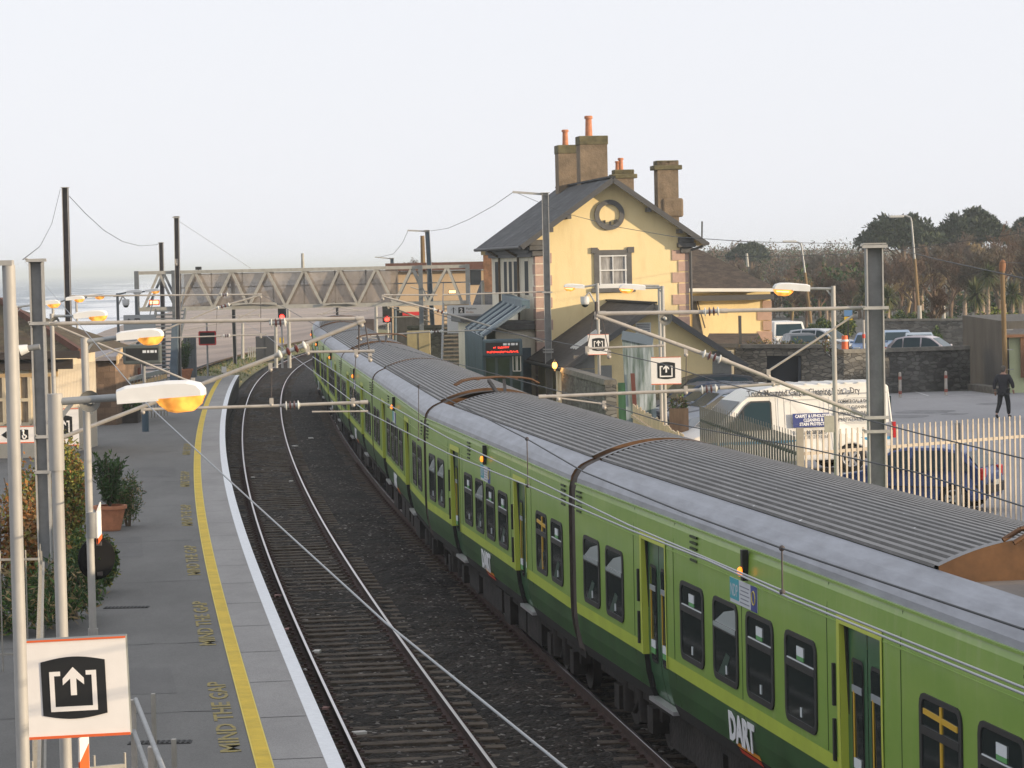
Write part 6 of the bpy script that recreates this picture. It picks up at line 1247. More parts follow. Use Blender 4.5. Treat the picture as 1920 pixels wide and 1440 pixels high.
for i in range(n):
    p,q_=a.lerp(b,i/n),a.lerp(b,(i+.9)/n); h=r.uniform(-.05,.05); mb=MB(); mb.hexa([V(p.x,p.y,.85),V(q_.x,q_.y,.85),V(q_.x+.03,q_.y,.85),V(p.x+.03,p.y,.85)],[V(p.x,p.y,p.z+h),V(q_.x,q_.y,q_.z+h),V(q_.x+.03,q_.y,q_.z+h),V(p.x+.03,p.y,p.z+h)]); mb.build('board',mWood,t)
mb=MB(); mb.bar(a+V(-.03,0,-.35),b+V(-.03,0,-.35),.05,.08); mb.build('rail',mWood,t)
t=thing('wooden_screen','brown wooden screen with dry plants on top before the parked cars','screen',P(1275,830,78)); y=76.; a,b=P(1257,800,y),P(1291,766,y); mb=MB(); mb.box(((a.x+b.x)/2,y+.3,(b.z+.9)/2),(b.x-a.x,.5,b.z-.9)); mb.build('panel',M('brown timber',(.22,.14,.085),.85,var=.25,scale=3,stretch=(2,2,.4)),t); mb=MB(); clump(mb,((a.x+b.x)/2,y+.3,b.z+.1),(.26,.2,.22),260,.1,random.Random(3),(0,1,2)); mb.build('dry_plants',[lStraw,lBr,lM],t,fix=False)
def bollard(label,u,vb,vt):
    b=G(u,vb,.9); y=b.y; tp=P(u-1,vt,y); t=thing('bollard',label,'bollard',b,0,'striped bollards by the boundary wall'); mb=MB(); h=tp.z-.9
    mb.tube(b,b+V(0,0,h),.065,.055,n=12); mb.sphere(b+V(0,0,h),.055,10,6); mb.build('post',M('bollard white',(.42,.39,.35),.7,var=.2,scale=5),t)
    for z in (.14,.74): mb=MB(); mb.tube(b+V(0,0,h*z),b+V(0,0,h*(z+.13)),.070,.066,n=12); mb.build('red_band',M('bollard red',(.30,.08,.06),.6,var=.2,scale=5),t)
bollard('left of two red-banded bollards before the stone boundary wall',1688,745,700); bollard('right of two red-banded bollards before the stone boundary wall',1774,741,698)
# ---------------- vehicles
mTyre=M('tyre',(.016,.016,.017),.85); mHub=M('alloy wheel',(.48,.48,.49),.35,.6); mCarG=M('car window',(.016,.036,.046),.18,spec=.25); mHL=M('headlamp',(.55,.57,.58),.15,.2); mTL=M('tail lamp',(.45,.015,.015),.25); mPlas=M('black plastic',(.022,.022,.024),.6); mNum=M('number plate',(.6,.6,.55),.5); mChr=M('chrome trim',(.5,.5,.5),.25,.8)
def paint(n,c): return M(n,c,.42,.1,var=.05,scale=2,coat=.25)
def loft_body(mb,prof,wid,mi=0):        # prof: closed outline (x,z); wid(z,x)-> half width
    n=len(prof); A=[V(x,-wid(x,z),z) for x,z in prof]; B=[V(x,wid(x,z),z) for x,z in prof]
    mb.add(A+B,[(i,(i+1)%n,n+(i+1)%n,n+i) for i in range(n)]+[tuple(range(n)),tuple(range(n,2*n))[::-1]],mi)
def wheels(t,xs,w,r,alloy=True):
    for x in xs:
        for s in (-1,1):
            mb=MB(); mb.prof(V(x,s*(w-.2),r),V(x,s*(w+.012),r),[(0,r*.96),(.1,r),(.9,r),(1,r*.9),(1,.02)],n=22); wh=mb.build('wheel',mTyre,t)
            mb=MB(); c=V(x,s*(w+.016),r); mb.tube(c-V(0,s*.03,0),c,r*.20,n=12)
            for k in range(7): a=k*2*math.pi/7; mb.bar(c,c+V(math.cos(a)*r*.6,0,math.sin(a)*r*.6),r*.17,.02,up=(0,1,0))
            ring=[c+V(math.cos(k*math.pi/10)*r*.62,0,math.sin(k*math.pi/10)*r*.62) for k in range(21)]; mb.path(ring,r*.07,5); mb.build('rim',mHub,wh)
def car(label,loc,rotz,mat,kind='hatch',L=4.0,W=1.68,H=1.45,group='cars parked in the station car park',rack=False):
    t=thing('parked_car',label,'car',loc,rotz,group); WM[t]=Matrix.Identity(4); k=L/4.0; hw=W/2; h=H/1.45
    if kind=='hatch': top=[(.0,.50),(.02,.66),(.28,.80),(.95,.92),(1.62,1.36),(2.0,1.44),(2.9,1.45),(3.45,1.36),(3.85,.98),(3.98,.86),(4.0,.45)]; gl=[(1.05,.93),(1.66,1.33),(2.0,1.38),(2.9,1.385),(3.36,1.31),(3.66,.97)]; ws=((.97,.935),(1.60,1.345)); rw=((3.50,1.335),(3.84,1.0)); pil=(2.15,3.05)
    elif kind=='mpv': top=[(.0,.50),(.03,.74),(.35,.92),(.85,1.02),(1.45,1.50),(1.85,1.62),(2.9,1.63),(3.6,1.55),(3.92,1.02),(4.0,.9),(4.0,.45)]; gl=[(.98,1.03),(1.5,1.46),(1.85,1.55),(2.9,1.555),(3.5,1.48),(3.75,1.03)]; ws=((.88,1.04),(1.43,1.49)); rw=((3.64,1.52),(3.90,1.06)); pil=(2.0,2.9); h=H/1.63
    else: top=[(.0,.50),(.02,.68),(.3,.80),(1.05,.90),(1.7,1.34),(2.05,1.42),(2.75,1.41),(3.3,1.05),(3.45,.98),(3.98,.92),(4.0,.45)]; gl=[(1.15,.92),(1.73,1.31),(2.05,1.365),(2.72,1.355),(3.2,1.05),(3.28,.98)]; ws=((1.07,.92),(1.68,1.33)); rw=((2.8,1.385),(3.28,1.06)); pil=(2.2,2.9)
    top=[(x*k,z*h) for x,z in top]; belt=.95*h
    def wid(x,z):
        a=hw if z<=belt else hw-(z-belt)*.36
        if z<.5: a=hw-.03
        e=min(x,L-x); return a-(.14*(1-min(1,e/(.35)))**2)
    bot=[(L-.03,.28)]
    for cx in (3.25*k,.80*k):
        rr=.36
        bot+= [(cx+rr,.24)]+[(cx+rr*math.cos(a),.26+rr*math.sin(a)) for a in [rad(x) for x in (20,50,80,110,140,160)]]+[(cx-rr,.24)]
    bot+=[(.02,.28)]
    mb=MB(); loft_body(mb,top+bot,wid); mb.build('body',mat,t,bevel=.025)
    mb=MB(); mb.box((L/2,0,.42),(L-.3,W-.25,.34)); mb.build('chassis',mPlas,t)
    gl=[(x*k,z*h) for x,z in gl]
    for s in (-1,1):
        cuts=[gl[0][0]]+[p*k for p in pil]+[gl[-1][0]]
        def zt(x):
            for (x0,z0),(x1,z1) in zip(gl[:-1],gl[1:]):
                if x0<=x<=x1: return z0+(z1-z0)*(x-x0)/(x1-x0)
            return gl[-1][1]
        for a,b in zip(cuts[:-1],cuts[1:]):
            a+=.035; b-=.035; xs=[a+(b-a)*i/5 for i in range(6)]; mb=MB(); zb=gl[0][1]+.01
            pts=[(x,max(zb,zt(x))) for x in xs]+[(b,zb),(a,zb)]
            mb.add([V(x,s*(wid(x,z)+.008),z) for x,z in pts],[tuple(range(len(pts)))]); mb.build('side_window',mCarG,t)
    for nm,(p,q_) in (('windscreen',ws),('rear_window',rw)):
        (x0,z0),(x1,z1)=((p[0]*k,p[1]*h),(q_[0]*k,q_[1]*h)); d=V(x1-x0,0,z1-z0).normalized(); n_=V(-d.z,0,d.x)*.014; mb=MB()
        mb.add([V(x0,-wid(x0,z0)+.10,z0)+n_,V(x0,wid(x0,z0)-.10,z0)+n_,V(x1,wid(x1,z1)-.08,z1)+n_,V(x1,-wid(x1,z1)+.08,z1)+n_],[(0,1,2,3)]); mb.build(nm,mCarG,t)
    for s in (-1,1):
        mb=MB(); mb.box((.13*k,s*(hw-.30),.69*h),(.2,.36,.13),rz=-s*.35); mb.build('headlight',mHL,t,bevel=.03); mb=MB(); mb.box((L-.075,s*(hw-.18),.86*h),(.12,.22,.26)); mb.build('taillight',mTL,t,bevel=.03)
        mb=MB(); mb.box((1.12*k,s*(hw+.07),1.0*h),(.14,.16,.11)); mb.build('mirror',mat,t,bevel=.03); mb=MB(); mb.bar(V(.65*k,s*(hw+.004),.55),V(3.4*k,s*(hw+.004),.55),.05,.02); mb.build('side_trim',mPlas,t)
    mb=MB(); mb.box((.0,0,.46),(.10,W-.28,.20)); mb.build('front_bumper',mPlas,t,bevel=.03); mb=MB(); mb.box((L,0,.50),(.10,W-.25,.22)); mb.build('rear_bumper',mPlas,t,bevel=.03)
    mb=MB(); mb.box((-.055,0,.46),(.012,.5,.11)); mb.build('number_plate',mNum,t); mb=MB(); mb.box((L+.055,0,.62),(.012,.5,.11)); mb.build('number_plate',mNum,t)
    if rack:
        for s in (-1,1): mb=MB(); mb.bar(V(1.9*k,s*.56,1.5*h),V(3.3*k,s*.56,1.49*h),.035,.03); mb.build('roof_rail',mChr,t)
    wheels(t,(.80*k,3.25*k),hw-.03,.30); return t
vf=V(-.972,-.235,0).normalized(); vn=V(vf.y,-vf.x,0)    # van: front direction; vn points away to the left-back
rotv=math.atan2(-vf.y,-vf.x)                            # local +x runs from nose to tail
def van(label,nose,rotz,W=1.95):
    t=thing('delivery_van',label,'van',nose,rotz); WM[t]=Matrix.Identity(4); mW=M('van white',(.70,.69,.66),.6,var=.05,scale=1.2,spec=.25); L=5.15; hw=W/2
    top=[(0,.52),(.03,.85),(.25,1.02),(.72,1.18),(1.42,1.92),(1.75,2.16),(2.3,2.30),(4.9,2.33),(5.10,2.2),(5.15,1.2),(5.15,.5)]
    def wid(x,z):
        a=hw if z<1.25 else hw-(z-1.25)*.13 if z<2.05 else hw-.104-(z-2.05)*.55
        e=min(x,L-x); return a-.16*(1-min(1,e/.4))**2
    bot=[(L-.03,.34)]
    for cx in (4.05,.95): bot+=[(cx+.4,.32)]+[(cx+.4*math.cos(rad(q)),.34+.4*math.sin(rad(q))) for q in (20,50,80,110,140,160)]+[(cx-.4,.32)]
    bot+=[(.03,.34)]; mb=MB(); loft_body(mb,top+bot,wid); mb.build('body',mW,t,bevel=.04); mb=MB(); mb.box((L/2,0,.5),(L-.3,W-.3,.36)); mb.build('chassis',mPlas,t)
    for i in range(8): mb=MB(); x=2.35+i*.33; mb.bar(V(x,-.78,2.315),V(x,.78,2.315),.06,.03); mb.build('roof_rib',mW,t)
    def sd(x,z,o=.008): return V(x,-(wid(x,z)+o),z)
    S=1
    def spoly(nm,pts,mat,o=.008,par=None,side=1):
        mb=MB(); mb.add([V(x,side*(wid(x,z)+o),z) for x,z in pts],[tuple(range(len(pts)))]); return mb.build(nm,mat,par or t)
    for side in (1,-1):
        fr=spoly('cab_window_frame',[(.98,1.16),(1.47,1.80),(1.62,1.92),(2.08,1.92),(2.12,1.86),(2.12,1.16)],mPlas,.006,side=side); spoly('cab_window',[(1.05,1.20),(1.50,1.78),(1.64,1.88),(2.05,1.88),(2.08,1.84),(2.08,1.20)],mCarG,.011,side=side)
        mb=MB(); mb.bar(V(1.42,side*(wid(1.42,1.2)+.014),1.2),V(1.42,side*(wid(1.42,1.68)+.014),1.68),.04,.01); mb.build('window_bar',mPlas,t)
        spoly('blue_stripe',[(.55,.80),(5.1,.80),(5.1,.875),(.55,.875)],M('van blue stripe',(.05,.27,.50),.4),.006,side=side)
        for x in (2.22,2.42,3.62,3.75):
            mb=MB(); mb.path([V(x,side*(wid(x,z)+.003),z) for z in (.6,1.25,2.0)],.006,4); mb.build('panel_seam',M('seam grey',(.22,.22,.21),.7),t)
        mb=MB(); mb.path([V(x,side*(wid(x,2.04)+.003),2.04) for x in (1.5,2.2,3.4,5.0)],.007,4); mb.build('panel_seam',MATS['seam grey'],t)
        out=rrect(2.58,3.52,1.28,1.92,.08); mb=MB(); mb.path([V(x,side*(wid(x,z)+.003),z) for x,z in out+out[:1]],.005,4); mb.build('panel_seam',MATS['seam grey'],t)
        out=rrect(3.88,4.85,1.28,1.92,.08); mb=MB(); mb.path([V(x,side*(wid(x,z)+.003),z) for x,z in out+out[:1]],.005,4); mb.build('panel_seam',MATS['seam grey'],t)
        mb=MB(); mb.box((1.15,side*(hw+.1),1.28),(.14,.2,.26)); mb.build('mirror',mPlas,t,bevel=.03)
    mb=MB(); n_=V(-.73,0,.69)*.016; mb.add([V(.76,-hw+.17,1.22)+n_,V(.76,hw-.17,1.22)+n_,V(1.40,hw-.2,1.90)+n_,V(1.40,-hw+.2,1.90)+n_],[(0,1,2,3)]); mb.build('windscreen',mCarG,t)
    for s in (-1,1): mb=MB(); mb.box((.09,s*(hw-.33),.86),(.14,.36,.18)); mb.build('headlight',mHL,t,bevel=.02); mb=MB(); mb.box((L,s*(hw-.12),1.05),(.06,.14,.42)); mb.build('taillight',mTL,t); mb=MB(); mb.box((L+.012,s*.38,1.72),(.02,.5,.42)); mb.build('rear_window',mCarG,t)
    mb=MB(); mb.box((-.02,0,.55),(.12,W-.2,.26)); mb.build('front_bumper',mPlas,t,bevel=.03); mb=MB(); mb.box((L+.04,0,.52),(.16,W-.1,.16)); mb.build('rear_bumper',mPlas,t)
    wheels(t,(.95,4.05),hw-.04,.34)
    # lettering on the near side (local +y side faces the camera when the nose points left and towards it)
    side=VANSIDE; n0=V(0,side,0)
    # facing the camera: the words read left to right from nose to tail
    def lines(body,size,x,z,mat,sx=1,ext=.002,bold=0): 
        return text(body,size,mat,t,V(x,side*(wid(x,z)+.014),z),V(1,0,0),(V(0,side*(wid(x,z+size)-wid(x,z)),size)),'lettering',sx=sx,ext=ext,bold=bold)
    mT=M('van grey lettering',(.05,.048,.05),.6); mT2=M('van dark lettering',(.035,.035,.04),.6)
    lines('Truck Mounted Carpet Cleaning Unit.....Dry',.245,1.55,2.045,mT,.63,bold=.004)
    spoly('blue_panel',[(2.62,1.20),(3.52,1.20),(3.52,1.56),(2.62,1.56)],M('van blue panel',(.014,.03,.17),.5),.012,side=side)
    for i,b_ in enumerate(('CARPET & UPHOLSTERY','CLEANING &','STAIN PROTECTION')): lines(b_,.115,2.68+(.0,.20,.10)[i],1.45-i*.105,mWhiteP,.72,bold=.004)
    lines('TEL: 01-2876823',.135,2.72,1.02,mT2,.78,bold=.003); lines('M: 087 251 0768',.13,2.80,.90,mT,.78)
    for i,b_ in enumerate(('-COMMERCIAL & DOMESTIC','-CARPET CLEANING','-UPHOLSTERY CLEANING','-PROTECTIVE TREATMENT')): lines(b_,.115,3.72,1.80-i*.155,mT2,.74,bold=.003)
    return t
VANSIDE=-1
nose=G(1318,925,.9) if False else V(0,0,0)
# place the van so that its near side covers u 1395..1655 at about 71-75 m
vn_near=V(0,0,0)
vr=P(1680,880,75.6); tail=V(vr.x,75.6,.9)           # near-side rear corner
side_n=V(math.sin(rotv),-math.cos(rotv),0)           # local -y in world
nose=tail+vf*5.15*1.12-side_n*.975
van('white high-roofed carpet cleaning van with grey lettering and a blue panel',nose,rotv).scale=(1.12,1,1)
back=-side_n
for lab,m_,kind,L,H,rk,(nx,ny) in (('silver blue estate car parked nearest the white van',paint('silver blue paint',(.24,.29,.38)),'hatch',4.1,1.48,False,(5.0,88.3)),('pale silver hatchback second from the white van',paint('pale silver paint',(.22,.25,.31)),'hatch',3.9,1.45,True,(4.95,91.9)),('grey car with shiny roof rails third from the white van',paint('dark grey paint',(.07,.09,.125)),'hatch',4.2,1.5,True,(4.75,94.6)),('dark blue car fourth from the white van',paint('dark blue paint',(.03,.05,.10)),'hatch',4.0,1.5,False,(4.5,97.0)),('black car farthest in the row, against the annexe',paint('black paint',(.015,.02,.028)),'mpv',4.0,1.66,False,(4.6,99.3))):
    car(lab,V(nx,ny,.9),math.atan2(.20,.98),m_,kind,L,1.7,H,rack=rk)
# blue people carrier in front
ang=rad(158); 
car('dark blue hatchback behind the palisade fence, tail to the right',V(P(1580,1000,64.0).x,64.6,.9),math.atan2(-.44,.90),paint('royal blue paint',(.03,.06,.19)),'hatch',3.6,1.64,1.40)
# cars behind the wall
bg='cars parked beyond the stone wall'
def far_car(label,u,v,y,rot,m_,kind='hatch',L=4.1,H=1.45): p=P(u,v,y); return car(label,V(p.x,y,1.0),rot,m_,kind,L,1.7,H,group=bg)
R90=rad(90)
far_car('pale blue hatchback facing the wall, farthest right but one',1725,640,150,R90-.12,paint('pale blue paint',(.33,.40,.46)))
far_car('blue hatchback tucked beside the thick mast beyond the wall',1684,640,156,R90-.1,paint('mid blue paint',(.22,.32,.46)))
far_car('silver estate with an orange marker beside it, beyond the wall',1603,640,158,R90+.9,paint('soft silver paint',(.50,.52,.55)),'mpv',4.2,1.6)
far_car('blue car with dark glass left of the thick mast',1626,646,152,R90-.2,paint('steel blue paint',(.14,.22,.38)))
far_car('dark blue car beside the lamp post, beyond the wall',1560,642,160,R90+.2,paint('navy paint',(.05,.09,.2)))
far_car('black off-roader half hidden by the gateway plants',1517,650,154,R90+.1,paint('black paint',(.015,.02,.028)),'mpv')
far_car('rounded pale lilac car cut off by the grey hut',1815,640,140,R90+1.15,paint('lilac silver paint',(.48,.44,.48)),'hatch',4.0,1.6)
def far_van():
    p=P(1487,650,166); t=thing('parked_van','small white van facing the camera beside the yellow wing','van',V(p.x,166,.9),0); WM[t]=Matrix.Identity(4); mW=M('van white',(.62,.60,.55)); o=V(0,0,0)
    mb=MB(); w=1.0; mb.hexa([V(-w,0,.35),V(w,0,.35),V(w,4.6,.35),V(-w,4.6,.35)],[V(-w,.1,1.05),V(w,.1,1.05),V(w,4.6,1.05),V(-w,4.6,1.05)]); mb.hexa([V(-w,.55,1.05),V(w,.55,1.05),V(w,4.6,1.05),V(-w,4.6,1.05)],[V(-.86,1.0,1.95),V(.86,1.0,1.95),V(.86,4.5,1.95),V(-.86,4.5,1.95)]); mb.build('body',mW,t,bevel=.06)
    mb=MB(); mb.add([V(-.85,.57,1.15),V(.85,.57,1.15),V(.74,.93,1.82),V(-.74,.93,1.82)],[(0,1,2,3)]); mb.build('windscreen',mCarG,t)
    for s in (-1,1): mb=MB(); mb.box((s*.72,0.02,.8),(.34,.08,.2)); mb.build('headlight',mHL,t); mb=MB(); mb.box((s*1.12,.75,1.25),(.16,.14,.26)); mb.build('mirror',mPlas,t); mb=MB(); mb.tube(V(s*.8,.9,.33),V(s*1.0,.9,.33),.33,n=16); mb.tube(V(s*.8,3.7,.33),V(s*1.0,3.7,.33),.33,n=16); mb.build('wheel',mTyre,t)
    mb=MB(); mb.box((0,-.02,.5),(1.9,.1,.2)); mb.build('front_bumper',mPlas,t)
    t.rotation_euler=(0,0,.16)
far_van()
# street signs beyond the wall
t=thing('street_sign','blue and yellow street sign on a dark post beyond the wall','sign',P(1590,640,149)); p=P(1590,589,149); mb=MB(); mb.bar(V(p.x,149,1),V(p.x,149,p.z+.4),.07); mb.build('post',mBlk,t); mb=MB(); mb.box((p.x,148.9,p.z+.15),(.42,.04,.5)); mb.build('blue_plate',M('sign blue',(.10,.22,.42),.5),t); mb=MB(); mb.box((p.x,148.88,p.z-.22),(.42,.04,.17)); mb.build('yellow_plate',MATS['warning yellow'],t)
t=thing('litter_barrel','orange traffic drum beyond the wall','traffic drum',P(1584,650,147)); p=P(1584,642,147); mb=MB(); mb.prof(V(p.x,147,1.0),V(p.x,147,p.z+.35),[(0,.2),(.5,.18),(1,.15),(1,.02)],n=14); mb.build('drum',mSignO,t); mb=MB(); mb.tube(V(p.x,147,p.z+.05),V(p.x,147,p.z+.15),.195,.19,n=14); mb.build('band',mWhiteP,t)
t=thing('marker_post','white marker post with a red band beyond the wall, by the thick mast','post',P(1619,650,146)); p=P(1619,600,146); mb=MB(); mb.tube(V(p.x,146,1),p,.06,n=8); mb.build('post',mPost,t); mb=MB(); mb.tube(V(p.x,146,2.4),V(p.x,146,2.6),.08,n=8); mb.build('red_band',mRedP,t)
# ------------------------------------------------------------------ the walking person
def skin(name,mat,parent,verts,edges,rads,sub=1):
    me=bpy.data.meshes.new(name); me.from_pydata([tuple(v) for v in verts],edges,[]); me.materials.append(mat); o=bpy.data.objects.new(name,me); COL.objects.link(o); o.parent=parent
    me.polygons.foreach_set('use_smooth',[True]*len(me.polygons))
    s=o.modifiers.new('skin','SKIN'); s.use_smooth_shade=True; 
    for i,r in enumerate(rads):
        sv=me.skin_vertices[0].data[i]; sv.radius=(r,r) if not isinstance(r,tuple) else r; sv.use_root=(i==0)
    d=o.modifiers.new('sub','SUBSURF'); d.levels=sub; d.render_levels=sub
    return o
b=G(1882,783,.9); per=thing('person','person in a dark jacket and dark trousers walking across the car park, seen from behind','person',(b.x,b.y,.885),rad(-35)); WM[per]=Matrix.Identity(4)
mSkin=M('skin tone',(.42,.24,.17),.6); mJack=M('dark jacket',(.022,.022,.028),.8,var=.3,scale=6); mTrou=M('dark trousers',(.014,.014,.016),.85,var=.3,scale=6); mShoe=M('black shoe',(.01,.01,.01),.5); mHair=M('grey brown hair',(.10,.085,.07),.8,var=.4,scale=20)
vs=[(0,0,.97),(0,0,1.18),(0,.0,1.38),(0,.01,1.52),(0,.03,1.60),(0,.035,1.68),(0,.03,1.76),
    (-.20,0,1.43),(-.27,-.10,1.17),(-.29,-.06,.95),(.20,0,1.43),(.27,.10,1.18),(.25,.24,1.0),
    (-.10,0,.92),(-.10,-.10,.50),(-.10,-.36,.14),(.10,0,.92),(.10,.16,.52),(.10,.20,.10),(-.10,-.30,.06),(.10,.32,.05)]
ed=[(0,1),(1,2),(2,3),(3,4),(4,5),(5,6),(2,7),(7,8),(8,9),(2,10),(10,11),(11,12),(0,13),(13,14),(14,15),(15,19),(0,16),(16,17),(17,18),(18,20)]
rr=[.13,(.15,.11),(.165,.11),.06,(.072,.085),(.085,.10),(.05,.06),.07,.05,.033,.07,.05,.033,.09,.06,.03,.09,.06,.03,.02,.02]
body=skin('body',mSkin,per,vs,ed,rr)
skin('jacket',mJack,per,[(0,0,.98),(0,0,.86),(0,0,1.18),(0,0,1.39),(0,.0,1.50),(-.21,0,1.42),(-.29,-.10,1.17),(-.30,-.06,.97),(.21,0,1.42),(.29,.10,1.18),(.26,.23,1.02)],[(0,1),(0,2),(2,3),(3,4),(3,5),(5,6),(6,7),(3,8),(8,9),(9,10)],[(.19,.15),(.20,.16),(.205,.155),(.20,.14),(.10,.09),.10,.078,.06,.10,.078,.06])
skin('trousers',mTrou,per,[(0,0,.95),(-.10,0,.90),(-.10,-.10,.50),(-.10,-.35,.17),(.10,0,.90),(.10,.16,.52),(.10,.20,.11)],[(0,1),(1,2),(2,3),(0,4),(4,5),(5,6)],[.15,.115,.09,.065,.115,.09,.068])
skin('shoe',mShoe,per,[(-.10,-.37,.15),(-.10,-.33,.07),(-.10,-.22,.03)],[(0,1),(1,2)],[.055,.055,.04]); skin('shoe',mShoe,per,[(.10,.19,.08),(.10,.24,.06),(.10,.36,.05)],[(0,1),(1,2)],[.055,.055,.045])
mb=MB(); mb.sphere((0,.015,1.715),.098,12,8,sc=(.93,1.02,.95)); mb.sphere((0,-.02,1.66),.088,10,8,sc=(.95,.8,1)); mb.build('hair',mHair,per)
mb=MB()
for s in (-1,1): mb.sphere((s*.088,.035,1.665),.03,8,6,sc=(.5,.8,1.2))
mb.sphere((0,.135,1.655),.022,6,5,sc=(.8,1,1.3)); mb.build('ears_and_nose',mSkin,per)
for s,(x,y,z) in ((-1,(-.295,-.05,.92)),(1,(.245,.26,.975))):
    vs=[(x,y,z)]; ed=[]; rr=[.034]
    vs.append((x,y+.02,z-.06)); ed.append((0,1)); rr.append(.036)
    for i in range(4): vs+= [(x+(-.024+.016*i),y+.035,z-.115),(x+(-.022+.015*i),y+.05,z-.16+.008*abs(i-1.5))]; k=len(vs); ed+=[(1,k-2),(k-2,k-1)]; rr+=[.012,.009]
    vs+=[(x-s*.035,y+.03,z-.05),(x-s*.04,y+.05,z-.09)]; k=len(vs); ed+=[(0,k-2),(k-2,k-1)]; rr+=[.012,.01]
    skin('hand',mSkin,per,vs,ed,rr)
# ------------------------------------------------------------------ trees and woods
def limb_tree(mb,base,h,r,seed,spread=.5,depth=4,mi=0,lean=(0,0),trunk=.35,twmi=1,br=(3,4),tw=10,fine=1.0):
    R=random.Random(seed)
    def grow(p,d,L,rad_,dep):
        n=3; q=p
        for i in range(n):
            d=(d+V(R.gauss(0,.10),R.gauss(0,.10),R.gauss(.03,.06))).normalized(); nx=q+d*(L/n); mb.tube(q,nx,rad_*(1-.22*i/n),rad_*(1-.22*(i+1)/n),n=5 if dep>1 else 3,mi=mi if dep>1 else twmi,caps=False); q=nx
            if dep>0 and i>=(1 if dep==depth else 0):
                for k in range(R.randint(1,2)):
                    a=R.uniform(0,6.28); t=V(math.cos(a),math.sin(a),R.uniform(.25,.9)).normalized(); nd=(d*.55+t*spread*1.3).normalized(); grow(q,nd,L*R.uniform(.5,.72),rad_*.52,dep-1)
        if dep==0:
            for k in range(tw):
                a=V(R.gauss(0,1),R.gauss(0,1),R.gauss(.35,.8)).normalized(); s=q-d*R.uniform(0,L*.8); w=a.cross(V(R.random(),R.random(),1)).normalized()*.012*fine; e=s+a*R.uniform(.35,.9)*L*1.1; mb.add([s-w,s+w,e],[(0,1,2)],twmi)
    grow(Vector(base),V(lean[0],lean[1],1).normalized(),h*trunk,r,depth)
# prototypes of bare trees, copied through the wood
cols=[(lBr,mBarkL),(lBr2,mBark),(lStraw,mBark)]
protos=[]
PL=['bare brown tree in the wood','reddish bare tree in the wood','bare tree with ochre twigs in the wood']
spots=[]; R=random.Random(21)
GW='bare winter trees of the inland wood'
for row,(y,n) in enumerate(((235,20),(265,24),(300,26),(345,28))):
    for i in range(n):
        u=1330+ (1960-1330)*(i+R.uniform(.1,.9))/n; spots.append((u,y+R.uniform(-12,12),R.uniform(.8,1.1)*(1+.13*row)*(.70 if u<1480 else .82+.4*min(1,max(0,(u-1560)/300))),R.randrange(3)))
def place(u,y): return V(ray(u,500).x*y/ray(u,500).y,y,.86)
for i in range(3):
    t=thing('bare_tree',PL[i],'tree',(0,0,0),0,GW); WM[t]=Matrix.Identity(4); mb=MB(); limb_tree(mb,(0,0,0),8.4,.16,30+i,.58,4,trunk=.30,twmi=0,tw=11,fine=2.3); mb.build('crown',[cols[i][0]],t,fix=False)
    mb=MB(); mb.tube((0,0,-.2),(0,0,1.5),.2,.16,n=7); mb.build('trunk',cols[i][1],t); protos.append(t)
used=set()
side=lambda u:'by the right edge' if u>1840 else 'behind the thick mast' if u>1600 else 'towards the yellow wing'
for (u,y,s,k) in spots:
    loc=place(u,y); lab=('near row','second row','third row','rear row')[0 if y<250 else 1 if y<283 else 2 if y<323 else 3]
    L_=PL[k]+', '+lab+' '+side(u)
    if k not in used: o=protos[k]; used.add(k); o.location=loc; o.scale=(s,s,s*R.uniform(.85,1.1)); o.rotation_euler=(0,0,R.uniform(0,6)); o['label']=L_
    else: copy_tree(protos[k],loc,R.uniform(0,6),(s,s,s*R.uniform(.85,1.1)),L_)
def pine(label,u0,u1,vt,vb,y,seed):
    a,b=P(u0,vb,y),P(u1,vt,y); cx=(a.x+b.x)/2; w=(b.x-a.x)/2; zt=b.z; zb=a.z; t=thing('pine_tree',label,'tree',(cx,y,.86)); r=random.Random(seed); mb=MB()
    for i in range(120):
        ang=r.uniform(0,6.28); k=math.sqrt(r.random()); px=cx+math.cos(ang)*w*.86*k; py=y+math.sin(ang)*w*.7*k; pz=zb+(zt-zb)*(.12+.76*(1-k*k*.8)*r.uniform(.35,1))
        clump(mb,(px,py,pz),(w*r.uniform(.13,.25),w*.2,(zt-zb)*r.uniform(.045,.09)),120,.6,r,(0,0,0,1),.3,.4)
    mb.build('crown',[lPine,lPine2],t,fix=False); mb=MB(); mb.tube((cx,y,0),(cx+.4,y,zb+1.2),.42,.28,n=8)
    for i in range(9): ang=r.uniform(0,6.28); k=r.uniform(.3,.8)*w; mb.tube((cx+.4,y,zb+r.uniform(-1.5,1)),(cx+math.cos(ang)*k,y+math.sin(ang)*k*.6,zb+(zt-zb)*.5),.14,.05,n=5)
    mb.build('trunk',mBark,t); return t
pine('wide dark pine rising above the wood, left of the two big ones',1600,1775,390,476,330,1); pine('tallest dark pine rising above the wood, right of the two big ones',1752,1900,379,470,338,2)
pine('hazy dark conifer spreading over the roof of the yellow wing',1362,1445,452,492,430,3); pine('dark conifer at the right edge of the wood',1885,1990,395,470,350,4)
